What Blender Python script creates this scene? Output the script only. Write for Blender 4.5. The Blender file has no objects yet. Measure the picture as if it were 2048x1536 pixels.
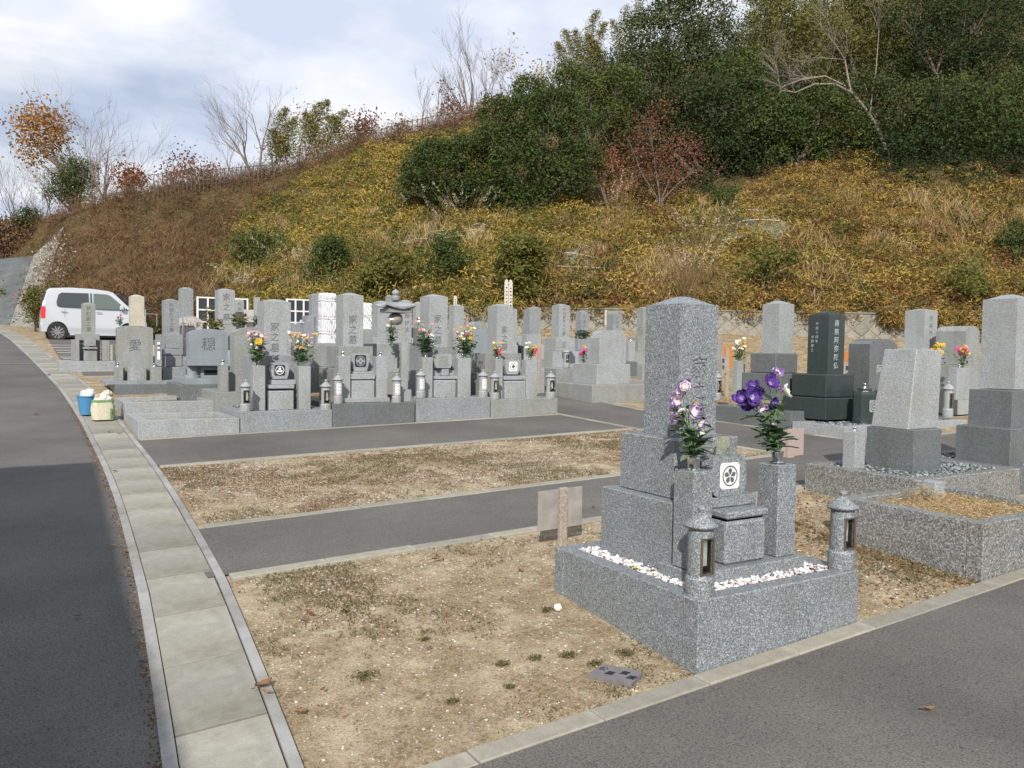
import bpy, bmesh, math, random
import numpy as np
from mathutils import Vector, Matrix

random.seed(7); rng = np.random.default_rng(7)
S = bpy.context.scene
COL = S.collection
R_ = math.radians

# ------------------------------------------------------------------ camera
YAW = R_(31.03); PITCH = R_(2.485); ROLL = 0.0135; FPX = 1669.0; EYE = 1.5
Fh = np.array([math.sin(YAW), math.cos(YAW), 0.0]); Rh = np.array([math.cos(YAW), -math.sin(YAW), 0.0])
Z3 = np.array([0, 0, 1.0])
fw = Fh * math.cos(PITCH) - Z3 * math.sin(PITCH); up0 = Fh * math.sin(PITCH) + Z3 * math.cos(PITCH)
rt = Rh * math.cos(ROLL) + up0 * math.sin(ROLL); up = up0 * math.cos(ROLL) - Rh * math.sin(ROLL)
CAM = np.array([0, 0, EYE])
cd = bpy.data.cameras.new('camera'); cam = bpy.data.objects.new('camera', cd); COL.objects.link(cam); S.camera = cam
cd.sensor_width = 36; cd.lens = 36 * FPX / 2048; cd.clip_start = .05; cd.clip_end = 2000
cam.matrix_world = Matrix(((rt[0], up[0], -fw[0], 0), (rt[1], up[1], -fw[1], 0), (rt[2], up[2], -fw[2], EYE), (0, 0, 0, 1)))

# ------------------------------------------------------------------ light
SUN_EL = R_(33); SUN_DIR = np.array([.588, .809, 0.0]); SUN_DIR /= np.linalg.norm(SUN_DIR)   # horizontal travel of the light
sl = bpy.data.lights.new('sun', 'SUN'); sl.energy = 5.0; sl.angle = R_(.6); sl.color = (1, .945, .86)
so = bpy.data.objects.new('sun', sl); COL.objects.link(so)
tv = Vector((SUN_DIR[0] * math.cos(SUN_EL), SUN_DIR[1] * math.cos(SUN_EL), -math.sin(SUN_EL)))
so.rotation_euler = tv.to_track_quat('-Z', 'Y').to_euler()
W = bpy.data.worlds.new("World"); S.world = W; W.use_nodes = True
nt = W.node_tree; N = nt.nodes; L = nt.links; N.clear()
out = N.new('ShaderNodeOutputWorld'); bg = N.new('ShaderNodeBackground'); sky = N.new('ShaderNodeTexSky')
sky.sky_type = 'NISHITA'; sky.sun_disc = False; sky.sun_elevation = SUN_EL
sky.sun_rotation = math.atan2(-SUN_DIR[0], -SUN_DIR[1]) % (2 * math.pi)
sky.air_density = 1.0; sky.dust_density = 1.2; sky.ozone_density = 1.5
tc = N.new('ShaderNodeTexCoord'); sep = N.new('ShaderNodeSeparateXYZ'); L.new(tc.outputs['Generated'], sep.inputs[0])
mz = N.new('ShaderNodeMath'); mz.operation = 'MAXIMUM'; L.new(sep.outputs[2], mz.inputs[0]); mz.inputs[1].default_value = 0.0
az = N.new('ShaderNodeMath'); az.operation = 'ADD'; L.new(mz.outputs[0], az.inputs[0]); az.inputs[1].default_value = .22
vd = N.new('ShaderNodeVectorMath'); vd.operation = 'DIVIDE'
cb = N.new('ShaderNodeCombineXYZ')
for i in range(3): L.new(az.outputs[0], cb.inputs[i])
L.new(tc.outputs['Generated'], vd.inputs[0]); L.new(cb.outputs[0], vd.inputs[1])
n1 = N.new('ShaderNodeTexNoise'); n1.inputs['Scale'].default_value = 1.15; n1.inputs['Detail'].default_value = 7; n1.inputs['Roughness'].default_value = .52; n1.inputs['Distortion'].default_value = .25
L.new(vd.outputs[0], n1.inputs['Vector'])
cr = N.new('ShaderNodeValToRGB'); cr.color_ramp.elements[0].position = .22; cr.color_ramp.elements[1].position = .50
L.new(n1.outputs['Fac'], cr.inputs[0])
n2 = N.new('ShaderNodeTexNoise'); n2.inputs['Scale'].default_value = 1.9; n2.inputs['Detail'].default_value = 6; n2.inputs['Roughness'].default_value = .5
L.new(vd.outputs[0], n2.inputs['Vector'])
cc = N.new('ShaderNodeValToRGB'); e = cc.color_ramp.elements; e[0].position = .42; e[0].color = (7.3, 8.1, 9.9, 1); e[1].position = .60; e[1].color = (11.0, 11.1, 11.5, 1)
L.new(n2.outputs['Fac'], cc.inputs[0])
mx = N.new('ShaderNodeMixRGB'); L.new(cr.outputs[0], mx.inputs[0]); L.new(sky.outputs[0], mx.inputs[1]); L.new(cc.outputs[0], mx.inputs[2])
L.new(mx.outputs[0], bg.inputs[0]); bg.inputs[1].default_value = .085; L.new(bg.outputs[0], out.inputs[0])
S.view_settings.view_transform = 'Standard'; S.view_settings.look = 'None'; S.view_settings.exposure = 0.16; S.view_settings.gamma = 1
S.view_settings.use_curve_mapping = False

# ------------------------------------------------------------------ picture geometry: a pixel of the 2048x1536 photograph as a ray
def ray(px, py):
    px = np.asarray(px, float); py = np.asarray(py, float)
    d = fw + np.multiply.outer((px - 1024) / FPX, rt) - np.multiply.outer((py - 768) / FPX, up)
    return d
def at(px, py, D):            # point at horizontal distance D ahead
    d = ray(px, py); k = np.asarray(D, float) / (d @ Fh)
    return CAM + d * np.expand_dims(k, -1) if np.ndim(k) else CAM + d * k
def onv(px, py, V): d = ray(px, py); return CAM + d * (V / d[1])     # on the upright plane y = V
def onu(px, py, U): d = ray(px, py); return CAM + d * (U / d[0])

KV = [-20, 2.86, 5.07, 6.42, 8.87, 10.8, 28, 120]
KA = [-.50, -.190, .048, .106, .2225, .314, 1.50, 6.6]
KB = [.054, .054, .034, .033, .025, .021, .004, 0]
def G(u, v):
    u = np.asarray(u, float); v = np.asarray(v, float)
    z = np.interp(v, KV, KA) + np.interp(v, KV, KB) * np.clip(u, -6, 16)
    D = u * Fh[0] + v * Fh[1]; r = u * Rh[0] + v * Rh[1]
    s = np.clip((r + 2.5) / 4, 0, 1); s = s * s * (3 - 2 * s)
    z = z + s * np.clip(D - 19, 0, 12) * .125
    return z
def g(u, v): return float(G(u, v))
def ground_at(px, py):
    d = ray(px, py); D = 5.0
    for _ in range(40):
        p = CAM + d * D; h = EYE - g(p[0], p[1]); D = .5 * D + .5 * (h / max(1e-4, -d[2]) if d[2] < -1e-4 else 60); D = min(D, 60)
    p = CAM + d * D; p[2] = g(p[0], p[1]); return p

# ------------------------------------------------------------------ materials
def newmat(name, rough=.8, spec=.3, metal=0.0):
    m = bpy.data.materials.new(name); m.use_nodes = True; t = m.node_tree; b = t.nodes['Principled BSDF']
    b.inputs['Roughness'].default_value = rough; b.inputs['Specular IOR Level'].default_value = spec; b.inputs['Metallic'].default_value = metal
    return m, t, b
def ramp(t, src, stops):
    r = t.nodes.new('ShaderNodeValToRGB'); els = r.color_ramp.elements
    while len(els) > 1: els.remove(els[-1])
    els[0].position = stops[0][0]; els[0].color = (*stops[0][1], 1)
    for p, c in stops[1:]:
        q = els.new(p); q.color = (*c, 1)
    t.links.new(src, r.inputs[0]); return r.outputs[0]
def noise(t, scale, detail=3, rough=.5, coord='Object', dist=0):
    c = t.nodes.new('ShaderNodeTexCoord'); n = t.nodes.new('ShaderNodeTexNoise')
    n.inputs['Scale'].default_value = scale; n.inputs['Detail'].default_value = detail; n.inputs['Roughness'].default_value = rough; n.inputs['Distortion'].default_value = dist
    t.links.new(c.outputs[coord], n.inputs['Vector']); return n.outputs['Fac']
def mixc(t, fac, a, b, mode='MIX'):
    m = t.nodes.new('ShaderNodeMixRGB'); m.blend_type = mode
    for i, x in enumerate((fac, a, b)):
        if isinstance(x, (int, float)): m.inputs[i].default_value = x
        elif isinstance(x, tuple): m.inputs[i].default_value = (*x, 1)
        else: t.links.new(x, m.inputs[i])
    return m.outputs[0]
def bump(t, b, h, strength=.3, dist=.01):
    n = t.nodes.new('ShaderNodeBump'); n.inputs['Strength'].default_value = strength; n.inputs['Distance'].default_value = dist
    t.links.new(h, n.inputs['Height']); t.links.new(n.outputs[0], b.inputs['Normal'])
def plain(name, col, rough=.7, spec=.3, metal=0.0, var=.12, scale=30):
    m, t, b = newmat(name, rough, spec, metal)
    n = noise(t, scale, 4); c = ramp(t, n, [(.3, tuple(x * (1 - var) for x in col)), (.7, tuple(min(1, x * (1 + var)) for x in col))])
    t.links.new(c, b.inputs['Base Color']); return m
def granite(name, dark, mid, light, scale=170, rough=.45, stain=.12, warm=(.9, .88, .8)):
    m, t, b = newmat(name, rough, .4)
    n = noise(t, scale, 2, .75); v = t.nodes.new('ShaderNodeTexVoronoi'); v.inputs['Scale'].default_value = scale * 1.1
    c = t.nodes.new('ShaderNodeTexCoord'); t.links.new(c.outputs['Object'], v.inputs['Vector'])
    s = t.nodes.new('ShaderNodeSeparateColor'); t.links.new(v.outputs['Color'], s.inputs[0])
    col = ramp(t, n, [(.34, dark), (.47, mid), (.56, mid), (.68, light)])
    col2 = ramp(t, s.outputs[0], [(.1, dark), (.35, mid), (.7, mid), (.95, light)])
    col = mixc(t, .62, col, col2)
    big = noise(t, 2.3, 5, .62); st = ramp(t, big, [(.42, (1, 1, 1)), (.72, warm)])
    col = mixc(t, 1.0, col, st, 'MULTIPLY')
    # weathering streaks running down the faces
    cc_ = t.nodes.new('ShaderNodeTexCoord'); mp = t.nodes.new('ShaderNodeMapping'); mp.inputs['Scale'].default_value = (3.5, 3.5, .9)
    nn = t.nodes.new('ShaderNodeTexNoise'); nn.inputs['Scale'].default_value = 2.2; nn.inputs['Detail'].default_value = 5
    t.links.new(cc_.outputs['Object'], mp.inputs[0]); t.links.new(mp.outputs[0], nn.inputs['Vector'])
    st2 = ramp(t, nn.outputs['Fac'], [(.4, (1, 1, 1)), (.75, (1 - stain, 1 - stain, 1 - stain * 1.1))])
    col = mixc(t, 1.0, col, st2, 'MULTIPLY')
    t.links.new(col, b.inputs['Base Color']); bump(t, b, n, .12, .002); return m
M = {}
M['blue'] = granite('blue_grey_granite', (.07, .08, .09), (.215, .235, .255), (.44, .46, .48))
M['main'] = granite('speckled_granite', (.045, .053, .062), (.175, .195, .215), (.47, .50, .525), scale=175, stain=.06)
M['light'] = granite('pale_granite', (.105, .115, .122), (.275, .292, .305), (.51, .53, .54), scale=190)
M['pink'] = granite('pinkish_granite', (.19, .175, .165), (.42, .395, .375), (.66, .63, .60), scale=190)
M['dark'] = granite('dark_granite', (.045, .05, .055), (.115, .13, .135), (.24, .26, .27), scale=190, rough=.35)
M['black'] = granite('black_green_granite', (.012, .018, .018), (.032, .045, .044), (.07, .085, .085), scale=220, rough=.22)
M['slate'] = granite('blue_slate', (.15, .175, .2), (.215, .245, .275), (.29, .32, .35), scale=260, rough=.4)
M['cream'] = granite('cream_sandstone', (.30, .28, .23), (.42, .395, .33), (.54, .51, .44), scale=90, rough=.8)
M['aged'] = granite('greenish_aged_granite', (.11, .118, .116), (.235, .248, .242), (.42, .435, .425), scale=190, stain=.2)
M['mossy'] = granite('weathered_plinth_granite', (.04, .042, .042), (.18, .185, .182), (.44, .45, .44), scale=105, stain=.12, warm=(.88, .86, .76))
M['engrave'] = plain('engraved_stroke', (.09, .10, .11), .8)  # dark tone stands for the shade in cut strokes; also crests and seam
M['engrave_black'] = plain('black_ink_stroke', (.02, .02, .022), .6)
M['engrave_pale'] = plain('pale_engraved_stroke', (.33, .38, .37), .7)
M['white'] = plain('white_paint', (.60, .60, .58), .6, var=.03)
M['white_emblem'] = plain('white_emblem', (.72, .72, .70), .6, var=.04)
M['navy'] = plain('dark_emblem_field', (.03, .035, .045), .5)
M['steel'] = plain('polished_steel', (.72, .73, .74), .16, .5, 1.0, var=.03)
M['bronze'] = plain('bronze_frame', (.20, .16, .11), .4, .5, .7)
M['dark_metal'] = plain('dark_railing_metal', (.11, .09, .08), .6, .3, .3)
M['dirt'] = plain('dark_dirt', (.07, .06, .045), .95, .1, var=.4)
M['hole'] = plain('black_void', (.012, .012, .012), .9)  # near-black paints in the shade of gaps and hollows
M['cloth'] = plain('white_cloth', (.56, .57, .60), .9, .1, var=.05, scale=9)
M['rope'] = plain('white_rope', (.62, .62, .6), .8)
M['wood'] = plain('grey_weathered_wood', (.30, .26, .22), .9, .1, var=.3, scale=60)
M['pinkwood'] = plain('pinkish_board', (.34, .275, .25), .9, .1, var=.12, scale=60)
M['redcard'] = plain('red_card', (.62, .02, .03), .5)
M['greyboard'] = plain('weathered_grey_board', (.27, .25, .235), .9, .1, var=.2, scale=9)
M['platemat'] = plain('grey_plate', (.15, .145, .15), .6)
M['bucketblue'] = plain('blue_plastic', (.06, .21, .38), .4, .4, var=.04)
M['bagcream'] = plain('cream_canvas', (.46, .43, .33), .9, .1)
M['baggreen'] = plain('green_print', (.12, .24, .09), .9, .1)
M['orange'] = plain('orange_board', (.42, .17, .05), .7, .2)
def glass(name, col, rough=.05, alpha=.45):
    m, t, b = newmat(name, rough, .5); b.inputs['Base Color'].default_value = (*col, 1)
    b.inputs['Transmission Weight'].default_value = alpha; b.inputs['IOR'].default_value = 1.2; return m
M['glass'] = glass('clear_glass', (.95, .97, .95), .0, 1.0)
M['cupglass'] = glass('yellowish_ribbed_glass', (.90, .91, .72), .06, .93)

# concrete, asphalt, soil
def concrete(name, a, b2, sc=3.0, vary=.0):
    m, t, b = newmat(name, .9, .2)
    c = ramp(t, noise(t, sc, 6, .62), [(.3, a), (.7, b2)]); f = ramp(t, noise(t, 260, 2, .7), [(.3, (.72, .72, .72)), (.6, (1, 1, 1))])
    c = mixc(t, 1., c, f, 'MULTIPLY')
    st = ramp(t, noise(t, 1.7, 8, .7), [(.40, (1, 1, 1)), (.56, (.80, .79, .75)), (.68, (.62, .61, .55))]); c = mixc(t, 1., c, st, 'MULTIPLY')
    if vary:
        oi = t.nodes.new('ShaderNodeObjectInfo'); c = mixc(t, 1., c, ramp(t, oi.outputs['Random'], [(0, (1 - vary, 1 - vary, 1 - vary)), (1, (1.06, 1.06, 1.04))]), 'MULTIPLY')
    t.links.new(c, b.inputs['Base Color']); bump(t, b, noise(t, 180, 3), .25, .003); return m
M['lid'] = concrete('drain_lid_concrete', (.27, .265, .23), (.40, .39, .35), 5, .22)
M['strip'] = concrete('edging_concrete', (.29, .29, .29), (.39, .39, .385))
M['kerb'] = concrete('kerb_concrete', (.26, .245, .20), (.42, .40, .35), 6, .2)
M['bank'] = concrete('pale_bank_concrete', (.20, .20, .18), (.30, .30, .27), 1.2)  # also the bank's sunlit face, its light put into the paler colour
M['bankdark'] = concrete('dark_bank_concrete', (.09, .1, .105), (.15, .165, .17), 1.2)  # darker copy for the bank's shaded face, shade put into the colour
def asphalt(name, a, b2):
    m, t, b = newmat(name, .85, .25)
    c = ramp(t, noise(t, .8, 6, .6), [(.3, a), (.7, b2)])
    sp = ramp(t, noise(t, 105, 3, .8), [(.34, (.35, .35, .35)), (.5, (1, 1, 1)), (.66, (1.15, 1.15, 1.1)), (.73, (2.6, 2.5, 2.3))])
    c = mixc(t, 1., c, sp, 'MULTIPLY'); t.links.new(c, b.inputs['Base Color']); bump(t, b, noise(t, 170, 2, .7), .5, .004); return m
M['road'] = asphalt('road_asphalt', (.078, .077, .072), (.135, .132, .121))
M['path'] = asphalt('path_asphalt', (.092, .088, .081), (.150, .142, .130))
def soilmat():
    m, t, b = newmat('sandy_soil', .95, .1)
    base = ramp(t, noise(t, 5.2, 7, .7), [(.3, (.25, .20, .13)), (.5, (.37, .305, .205)), (.7, (.47, .405, .29))])
    moss = ramp(t, noise(t, 3.1, 9, .78), [(.44, (0, 0, 0)), (.53, (.75, .75, .75)), (.66, (1, 1, 1))])
    mc = ramp(t, noise(t, 34, 6, .75), [(.36, (.11, .085, .05)), (.47, (.20, .16, .085)), (.54, (.33, .26, .17)), (.60, (.24, .115, .085)), (.72, (.38, .31, .2))])
    c = mixc(t, moss, base, mc)
    grit = ramp(t, noise(t, 95, 3, .8), [(.34, (.45, .42, .38)), (.5, (1, 1, 1)), (.66, (1, 1, 1)), (.74, (1.7, 1.7, 1.75))])
    c = mixc(t, 1., c, grit, 'MULTIPLY'); t.links.new(c, b.inputs['Base Color']); bump(t, b, noise(t, 60, 5, .7), .8, .012); return m
M['soil'] = soilmat()
def hillmat():
    m, t, b = newmat('hillside_undergrowth', .95, .05)
    c = ramp(t, noise(t, .6, 8, .7), [(.3, (.045, .04, .02)), (.5, (.10, .075, .035)), (.7, (.17, .125, .06))])
    t.links.new(c, b.inputs['Base Color']); bump(t, b, noise(t, 3, 8, .7), 1, .2); return m
M['hill'] = hillmat()
def leafmat(name, stops, rough=.6, trans=.25, spec=.25):
    m, t, b = newmat(name, rough, spec)
    a = t.nodes.new('ShaderNodeAttribute'); a.attribute_name = 'tint'
    c = ramp(t, a.outputs['Fac'], stops); t.links.new(c, b.inputs['Base Color'])
    tr = t.nodes.new('ShaderNodeBsdfTranslucent'); t.links.new(c, tr.inputs[0])
    ms = t.nodes.new('ShaderNodeMixShader'); ms.inputs[0].default_value = trans
    t.links.new(b.outputs[0], ms.inputs[1]); t.links.new(tr.outputs[0], ms.inputs[2])
    t.links.new(ms.outputs[0], t.nodes['Material Output'].inputs[0]); return m
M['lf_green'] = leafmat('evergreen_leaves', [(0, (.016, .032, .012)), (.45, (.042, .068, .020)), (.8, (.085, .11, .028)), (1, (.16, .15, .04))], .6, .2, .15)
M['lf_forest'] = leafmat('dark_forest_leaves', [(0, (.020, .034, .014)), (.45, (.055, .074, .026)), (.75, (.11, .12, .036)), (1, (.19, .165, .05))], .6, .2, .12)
M['lf_olive'] = leafmat('olive_bamboo_leaves', [(0, (.07, .085, .02)), (.5, (.16, .15, .035)), (1, (.30, .24, .06))])
M['lf_sasa'] = leafmat('yellow_bamboo_grass', [(0, (.035, .048, .014)), (.3, (.125, .12, .03)), (.6, (.30, .22, .048)), (.88, (.48, .34, .075)), (1, (.24, .14, .055))])
M['lf_ochre'] = leafmat('ochre_bamboo_grass', [(0, (.04, .046, .016)), (.3, (.13, .10, .032)), (.6, (.28, .19, .052)), (.88, (.45, .30, .085)), (1, (.22, .11, .05))])
M['lf_brown'] = leafmat('brown_dry_scrub', [(0, (.05, .032, .02)), (.4, (.125, .075, .04)), (.8, (.21, .135, .07)), (1, (.25, .18, .09))], .8, .15, .1)
M['lf_rust'] = leafmat('rusty_red_leaves', [(0, (.09, .035, .02)), (.5, (.24, .085, .04)), (1, (.36, .16, .07))])
M['lf_red'] = leafmat('red_maple_leaves', [(0, (.075, .035, .022)), (.5, (.19, .075, .045)), (1, (.30, .16, .09))])
M['lf_orange'] = leafmat('orange_leaves', [(0, (.16, .08, .025)), (.5, (.36, .18, .04)), (1, (.5, .29, .07))])
M['lf_straw'] = leafmat('straw_grass', [(0, (.22, .15, .07)), (.5, (.40, .29, .15)), (1, (.55, .44, .26))], .8, .2, .1)
M['lf_plume'] = leafmat('pale_grass_plumes', [(0, (.4, .34, .24)), (1, (.62, .56, .44))], .8, .3, .1)
M['lf_fresh'] = leafmat('fresh_cut_leaves', [(0, (.045, .085, .04)), (.6, (.105, .17, .085)), (1, (.19, .26, .15))], .5, .3)
M['lf_weed'] = leafmat('low_weed_leaves', [(0, (.06, .065, .025)), (.6, (.125, .12, .05)), (1, (.23, .175, .085))])
M['bark'] = plain('grey_brown_bark', (.15, .12, .10), .9, .1, var=.3, scale=12)
M['barkpale'] = plain('pale_bark', (.22, .19, .165), .9, .1, var=.25, scale=12)
M['twig'] = plain('thin_twigs', (.135, .11, .095), .9, .1, var=.2, scale=12)
M['stem'] = plain('green_stem', (.10, .19, .06), .6, .3)
M['litter'] = leafmat('fallen_leaf_litter', [(0, (.10, .05, .035)), (.5, (.19, .10, .055)), (1, (.34, .22, .11))], .8, .1, .1)
M['pebble'] = leafmat('pebble_mix', [(0, (.15, .145, .14)), (.4, (.33, .29, .24)), (.75, (.42, .38, .33)), (1, (.56, .53, .48))], .7, 0, .3)
M['gravelw'] = leafmat('white_pink_gravel', [(0, (.16, .17, .19)), (.16, (.34, .33, .35)), (.28, (.50, .34, .33)), (.42, (.62, .60, .60)), (.6, (.74, .73, .72)), (1, (.80, .80, .80))], .7, 0, .3)
M['gravelg'] = leafmat('blue_grey_gravel', [(0, (.04, .05, .055)), (.5, (.12, .15, .16)), (1, (.32, .36, .37))], .7, 0, .3)

# ------------------------------------------------------------------ objects
def prop(o, label=None, cat=None, group=None, kind=None):
    if label: o['label'] = label
    if cat: o['category'] = cat
    if group: o['group'] = group
    if kind: o['kind'] = kind
    return o
def thing(name, loc, label, cat, group=None):
    o = bpy.data.objects.new(name, None); COL.objects.link(o); o.location = [float(x) for x in loc]; o.empty_display_size = .1
    return prop(o, label, cat, group)
def org(parent):
    p = np.zeros(3)
    while parent is not None: p = p + np.array(parent.location); parent = parent.parent
    return p
def mk(name, verts, faces, mat, parent=None, smooth=False, tint=None, centre=False):
    verts = np.asarray(verts, float); o0 = org(parent)
    loc = np.zeros(3)
    if centre: loc = np.array([verts[:, 0].mean(), verts[:, 1].mean(), verts[:, 2].min()]) - o0
    verts = verts - o0 - loc
    me = bpy.data.meshes.new(name)
    if isinstance(faces, np.ndarray):
        nv, nf, k = len(verts), len(faces), faces.shape[1]
        me.vertices.add(nv); me.vertices.foreach_set('co', verts.astype(np.float32).ravel())
        me.loops.add(nf * k); me.loops.foreach_set('vertex_index', faces.astype(np.int32).ravel())
        me.polygons.add(nf); me.polygons.foreach_set('loop_start', np.arange(0, nf * k, k, dtype=np.int32))
        me.update(calc_edges=True)
    else:
        me.from_pydata(verts.tolist(), [], faces); me.update()
    me.polygons.foreach_set('use_smooth', [bool(smooth)] * len(me.polygons))
    if tint is not None:
        at_ = me.attributes.new('tint', 'FLOAT', 'FACE'); at_.data.foreach_set('value', np.asarray(tint, np.float32))
    me.materials.append(M[mat] if isinstance(mat, str) else mat)
    o = bpy.data.objects.new(name, me); COL.objects.link(o)
    if parent is not None: o.parent = parent
    o.location = loc.tolist(); return o
class MB:
    def __init__(s): s.v = []; s.f = []
    def add(s, vs, fs):
        k = len(s.v); s.v += [tuple(map(float, x)) for x in vs]; s.f += [tuple(i + k for i in f) for f in fs]; return s
    def box(s, x0, x1, y0, y1, z0, z1, c=.004, top=(1, 1), fn=None):
        cx, cy, cz = (x0 + x1) / 2, (y0 + y1) / 2, (z0 + z1) / 2; h = (abs(x1 - x0) / 2, abs(y1 - y0) / 2, abs(z1 - z0) / 2)
        c = min(c, min(h) * .45); vs = []; ix = {}
        for sx in (-1, 1):
            for sy in (-1, 1):
                for sz in (-1, 1):
                    for a in range(3):
                        sg = (sx, sy, sz); p = [sg[i] * (h[i] - (0 if i == a else c)) for i in range(3)]
                        ix[(sx, sy, sz, a)] = len(vs); vs.append(p)
        fs = []
        def sgn(a, sa, b, sb, cc_, sc): q = [0, 0, 0]; q[a] = sa; q[b] = sb; q[cc_] = sc; return tuple(q)
        for a in range(3):
            b, d = (a + 1) % 3, (a + 2) % 3
            for sa in (-1, 1):
                fs.append([ix[sgn(a, sa, b, p, d, q) + (a,)] for p, q in ((-1, -1), (1, -1), (1, 1), (-1, 1))])
        for a, b in ((0, 1), (1, 2), (0, 2)):
            d = 3 - a - b
            for sa in (-1, 1):
                for sb in (-1, 1):
                    fs.append([ix[sgn(a, sa, b, sb, d, -1) + (a,)], ix[sgn(a, sa, b, sb, d, 1) + (a,)], ix[sgn(a, sa, b, sb, d, 1) + (b,)], ix[sgn(a, sa, b, sb, d, -1) + (b,)]])
        for sx in (-1, 1):
            for sy in (-1, 1):
                for sz in (-1, 1): fs.append([ix[(sx, sy, sz, a)] for a in range(3)])
        A = np.array(vs)
        for f in fs:
            P = A[f]; n = np.cross(P[1] - P[0], P[2] - P[0])
            if n @ P.mean(0) < 0: f.reverse()
        if top != (1, 1):
            k = (A[:, 2] + h[2]) / (2 * h[2]); A[:, 0] *= 1 + (top[0] - 1) * k; A[:, 1] *= 1 + (top[1] - 1) * k
        A = A + [cx, cy, cz]
        if fn: A = np.array([fn(p) for p in A])
        return s.add(A, fs)
    def lathe(s, x, y, prof, n=20, a0=0, a1=2 * math.pi, cap=True):
        full = abs(a1 - a0 - 2 * math.pi) < 1e-6; m = n if full else n + 1; vs = []
        for r, z in prof:
            for i in range(m):
                a = a0 + (a1 - a0) * i / n; vs.append((x + r * math.cos(a), y + r * math.sin(a), z))
        fs = []
        for j in range(len(prof) - 1):
            for i in range(n):
                k = (i + 1) % m; fs.append((j * m + i, j * m + k, (j + 1) * m + k, (j + 1) * m + i))
        if full and cap: fs.append(tuple(range(m))[::-1]); fs.append(tuple((len(prof) - 1) * m + i for i in range(m)))
        return s.add(vs, fs)
    def tube(s, pts, rad, n=5):
        pts = [np.array(p, float) for p in pts]; vs = []; m = len(pts)
        rad = rad if hasattr(rad, '__len__') else [rad] * m
        for i, p in enumerate(pts):
            d = pts[min(i + 1, m - 1)] - pts[max(i - 1, 0)]; d = d / (np.linalg.norm(d) + 1e-9)
            a = np.cross(d, [0, 0, 1.0] if abs(d[2]) < .9 else [1.0, 0, 0]); a /= np.linalg.norm(a); b = np.cross(d, a)
            for k in range(n): t = 2 * math.pi * k / n; vs.append(p + rad[i] * (a * math.cos(t) + b * math.sin(t)))
        fs = []
        for i in range(m - 1):
            for k in range(n): q = (k + 1) % n; fs.append((i * n + k, i * n + q, (i + 1) * n + q, (i + 1) * n + k))
        fs.append(tuple(range(n))[::-1]); fs.append(tuple((m - 1) * n + k for k in range(n)))
        return s.add(vs, fs)
    def prism(s, prof, y0, y1):       # profile in x,z pushed through y
        n = len(prof); vs = [(x, y0, z) for x, z in prof] + [(x, y1, z) for x, z in prof]
        fs = [tuple(range(n)), tuple(range(2 * n - 1, n - 1, -1))] + [(i, i + n, (i + 1) % n + n, (i + 1) % n) for i in range(n)]
        return s.add(vs, fs)
    def build(s, name, mat, parent=None, smooth=False, centre=False): return mk(name, s.v, s.f, mat, parent, smooth, centre=centre)
def autosmooth(o, ang=35):
    me = o.data
    me.polygons.foreach_set('use_smooth', [True] * len(me.polygons))
    bm = bmesh.new(); bm.from_mesh(me)
    for ed in bm.edges:
        if len(ed.link_faces) == 2 and ed.calc_face_angle(0) > R_(ang): ed.smooth = False
    bm.to_mesh(me); bm.free(); return o

_tc = {}
def glyph(ch, bold=.012):
    if (ch, bold) in _tc: return _tc[(ch, bold)]
    c = bpy.data.curves.new('t', 'FONT'); c.body = ch; c.resolution_u = 1; c.offset = bold; c.extrude = .5
    o = bpy.data.objects.new('t', c); COL.objects.link(o)
    me = bpy.data.meshes.new_from_object(o.evaluated_get(bpy.context.evaluated_depsgraph_get()))
    v = np.array([x.co[:] for x in me.vertices]); f = [tuple(p.vertices) for p in me.polygons]
    bpy.data.objects.remove(o); bpy.data.curves.remove(c); bpy.data.meshes.remove(me)
    if len(v): v[:, 0] -= (v[:, 0].min() + v[:, 0].max()) / 2; v[:, 1] -= .36
    _tc[(ch, bold)] = (v, f); return v, f
def inscription(text, p, ex, ez, size, pitch, mat, parent, depth=.0015, vertical=True, bold=.012, name='inscription', sx=1.0):
    """text starts with its first character centred on p; ex = reading x axis, ez = up, raised or sunk by depth along the outward normal"""
    p = np.array(p, float); ex = np.array(ex, float); ez = np.array(ez, float); nrm = np.cross(ex, ez); o = None
    for i, ch in enumerate(text):
        if ch == ' ': continue
        v, f = glyph(ch, bold); c = p - ez * pitch * i if vertical else p + ex * pitch * i
        o = mk(name, [c + ex * (q[0] * size * sx + q[1] * size * .03) + ez * (q[1] + q[0] * .05) * size + nrm * (q[2] * 2 * depth) for q in v], f, mat, parent)
    return o
# ------------------------------------------------------------------ ground
def sheet(name, us, vs_, dz, mat, kind='structure', parent=None):
    us = np.array(us); vs_ = np.array(vs_); U, V = np.meshgrid(us, vs_); P = np.stack([U, V, G(U, V) + dz], -1).reshape(-1, 3)
    n = len(us); i = np.arange(n - 1); j = np.arange(len(vs_) - 1); I, J = np.meshgrid(i, j); a = (J * n + I).ravel()
    o = mk(name, P, np.stack([a, a + 1, a + n + 1, a + n], 1), mat, parent)
    if kind and parent is None: o['kind'] = kind
    return o
def seg(a, b, st): n = max(2, int(round((b - a) / st)) + 1); return list(np.linspace(a, b, n))
def vcuts(a, b, st=.6):
    k = sorted([a, b] + [x for x in KV if a < x < b]); r = []
    for p, q in zip(k[:-1], k[1:]): r += seg(p, q, st)[:-1]
    return r + [b]
gu = [-400, -200, -100, -60, -40, -30, -20, -14, -10] + seg(-6, 16, .5) + seg(17, 60, 1.5) + [70, 90, 130, 200, 400]
gv = [-60, -40, -20] + vcuts(-12, 12, .6)[1:] + vcuts(12, 60, 1.0)[1:] + [70, 90, 119, 250, 400]
def G2(u, v): return G(u, v)
sheet('ground', gu, gv, 0, 'soil')
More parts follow.
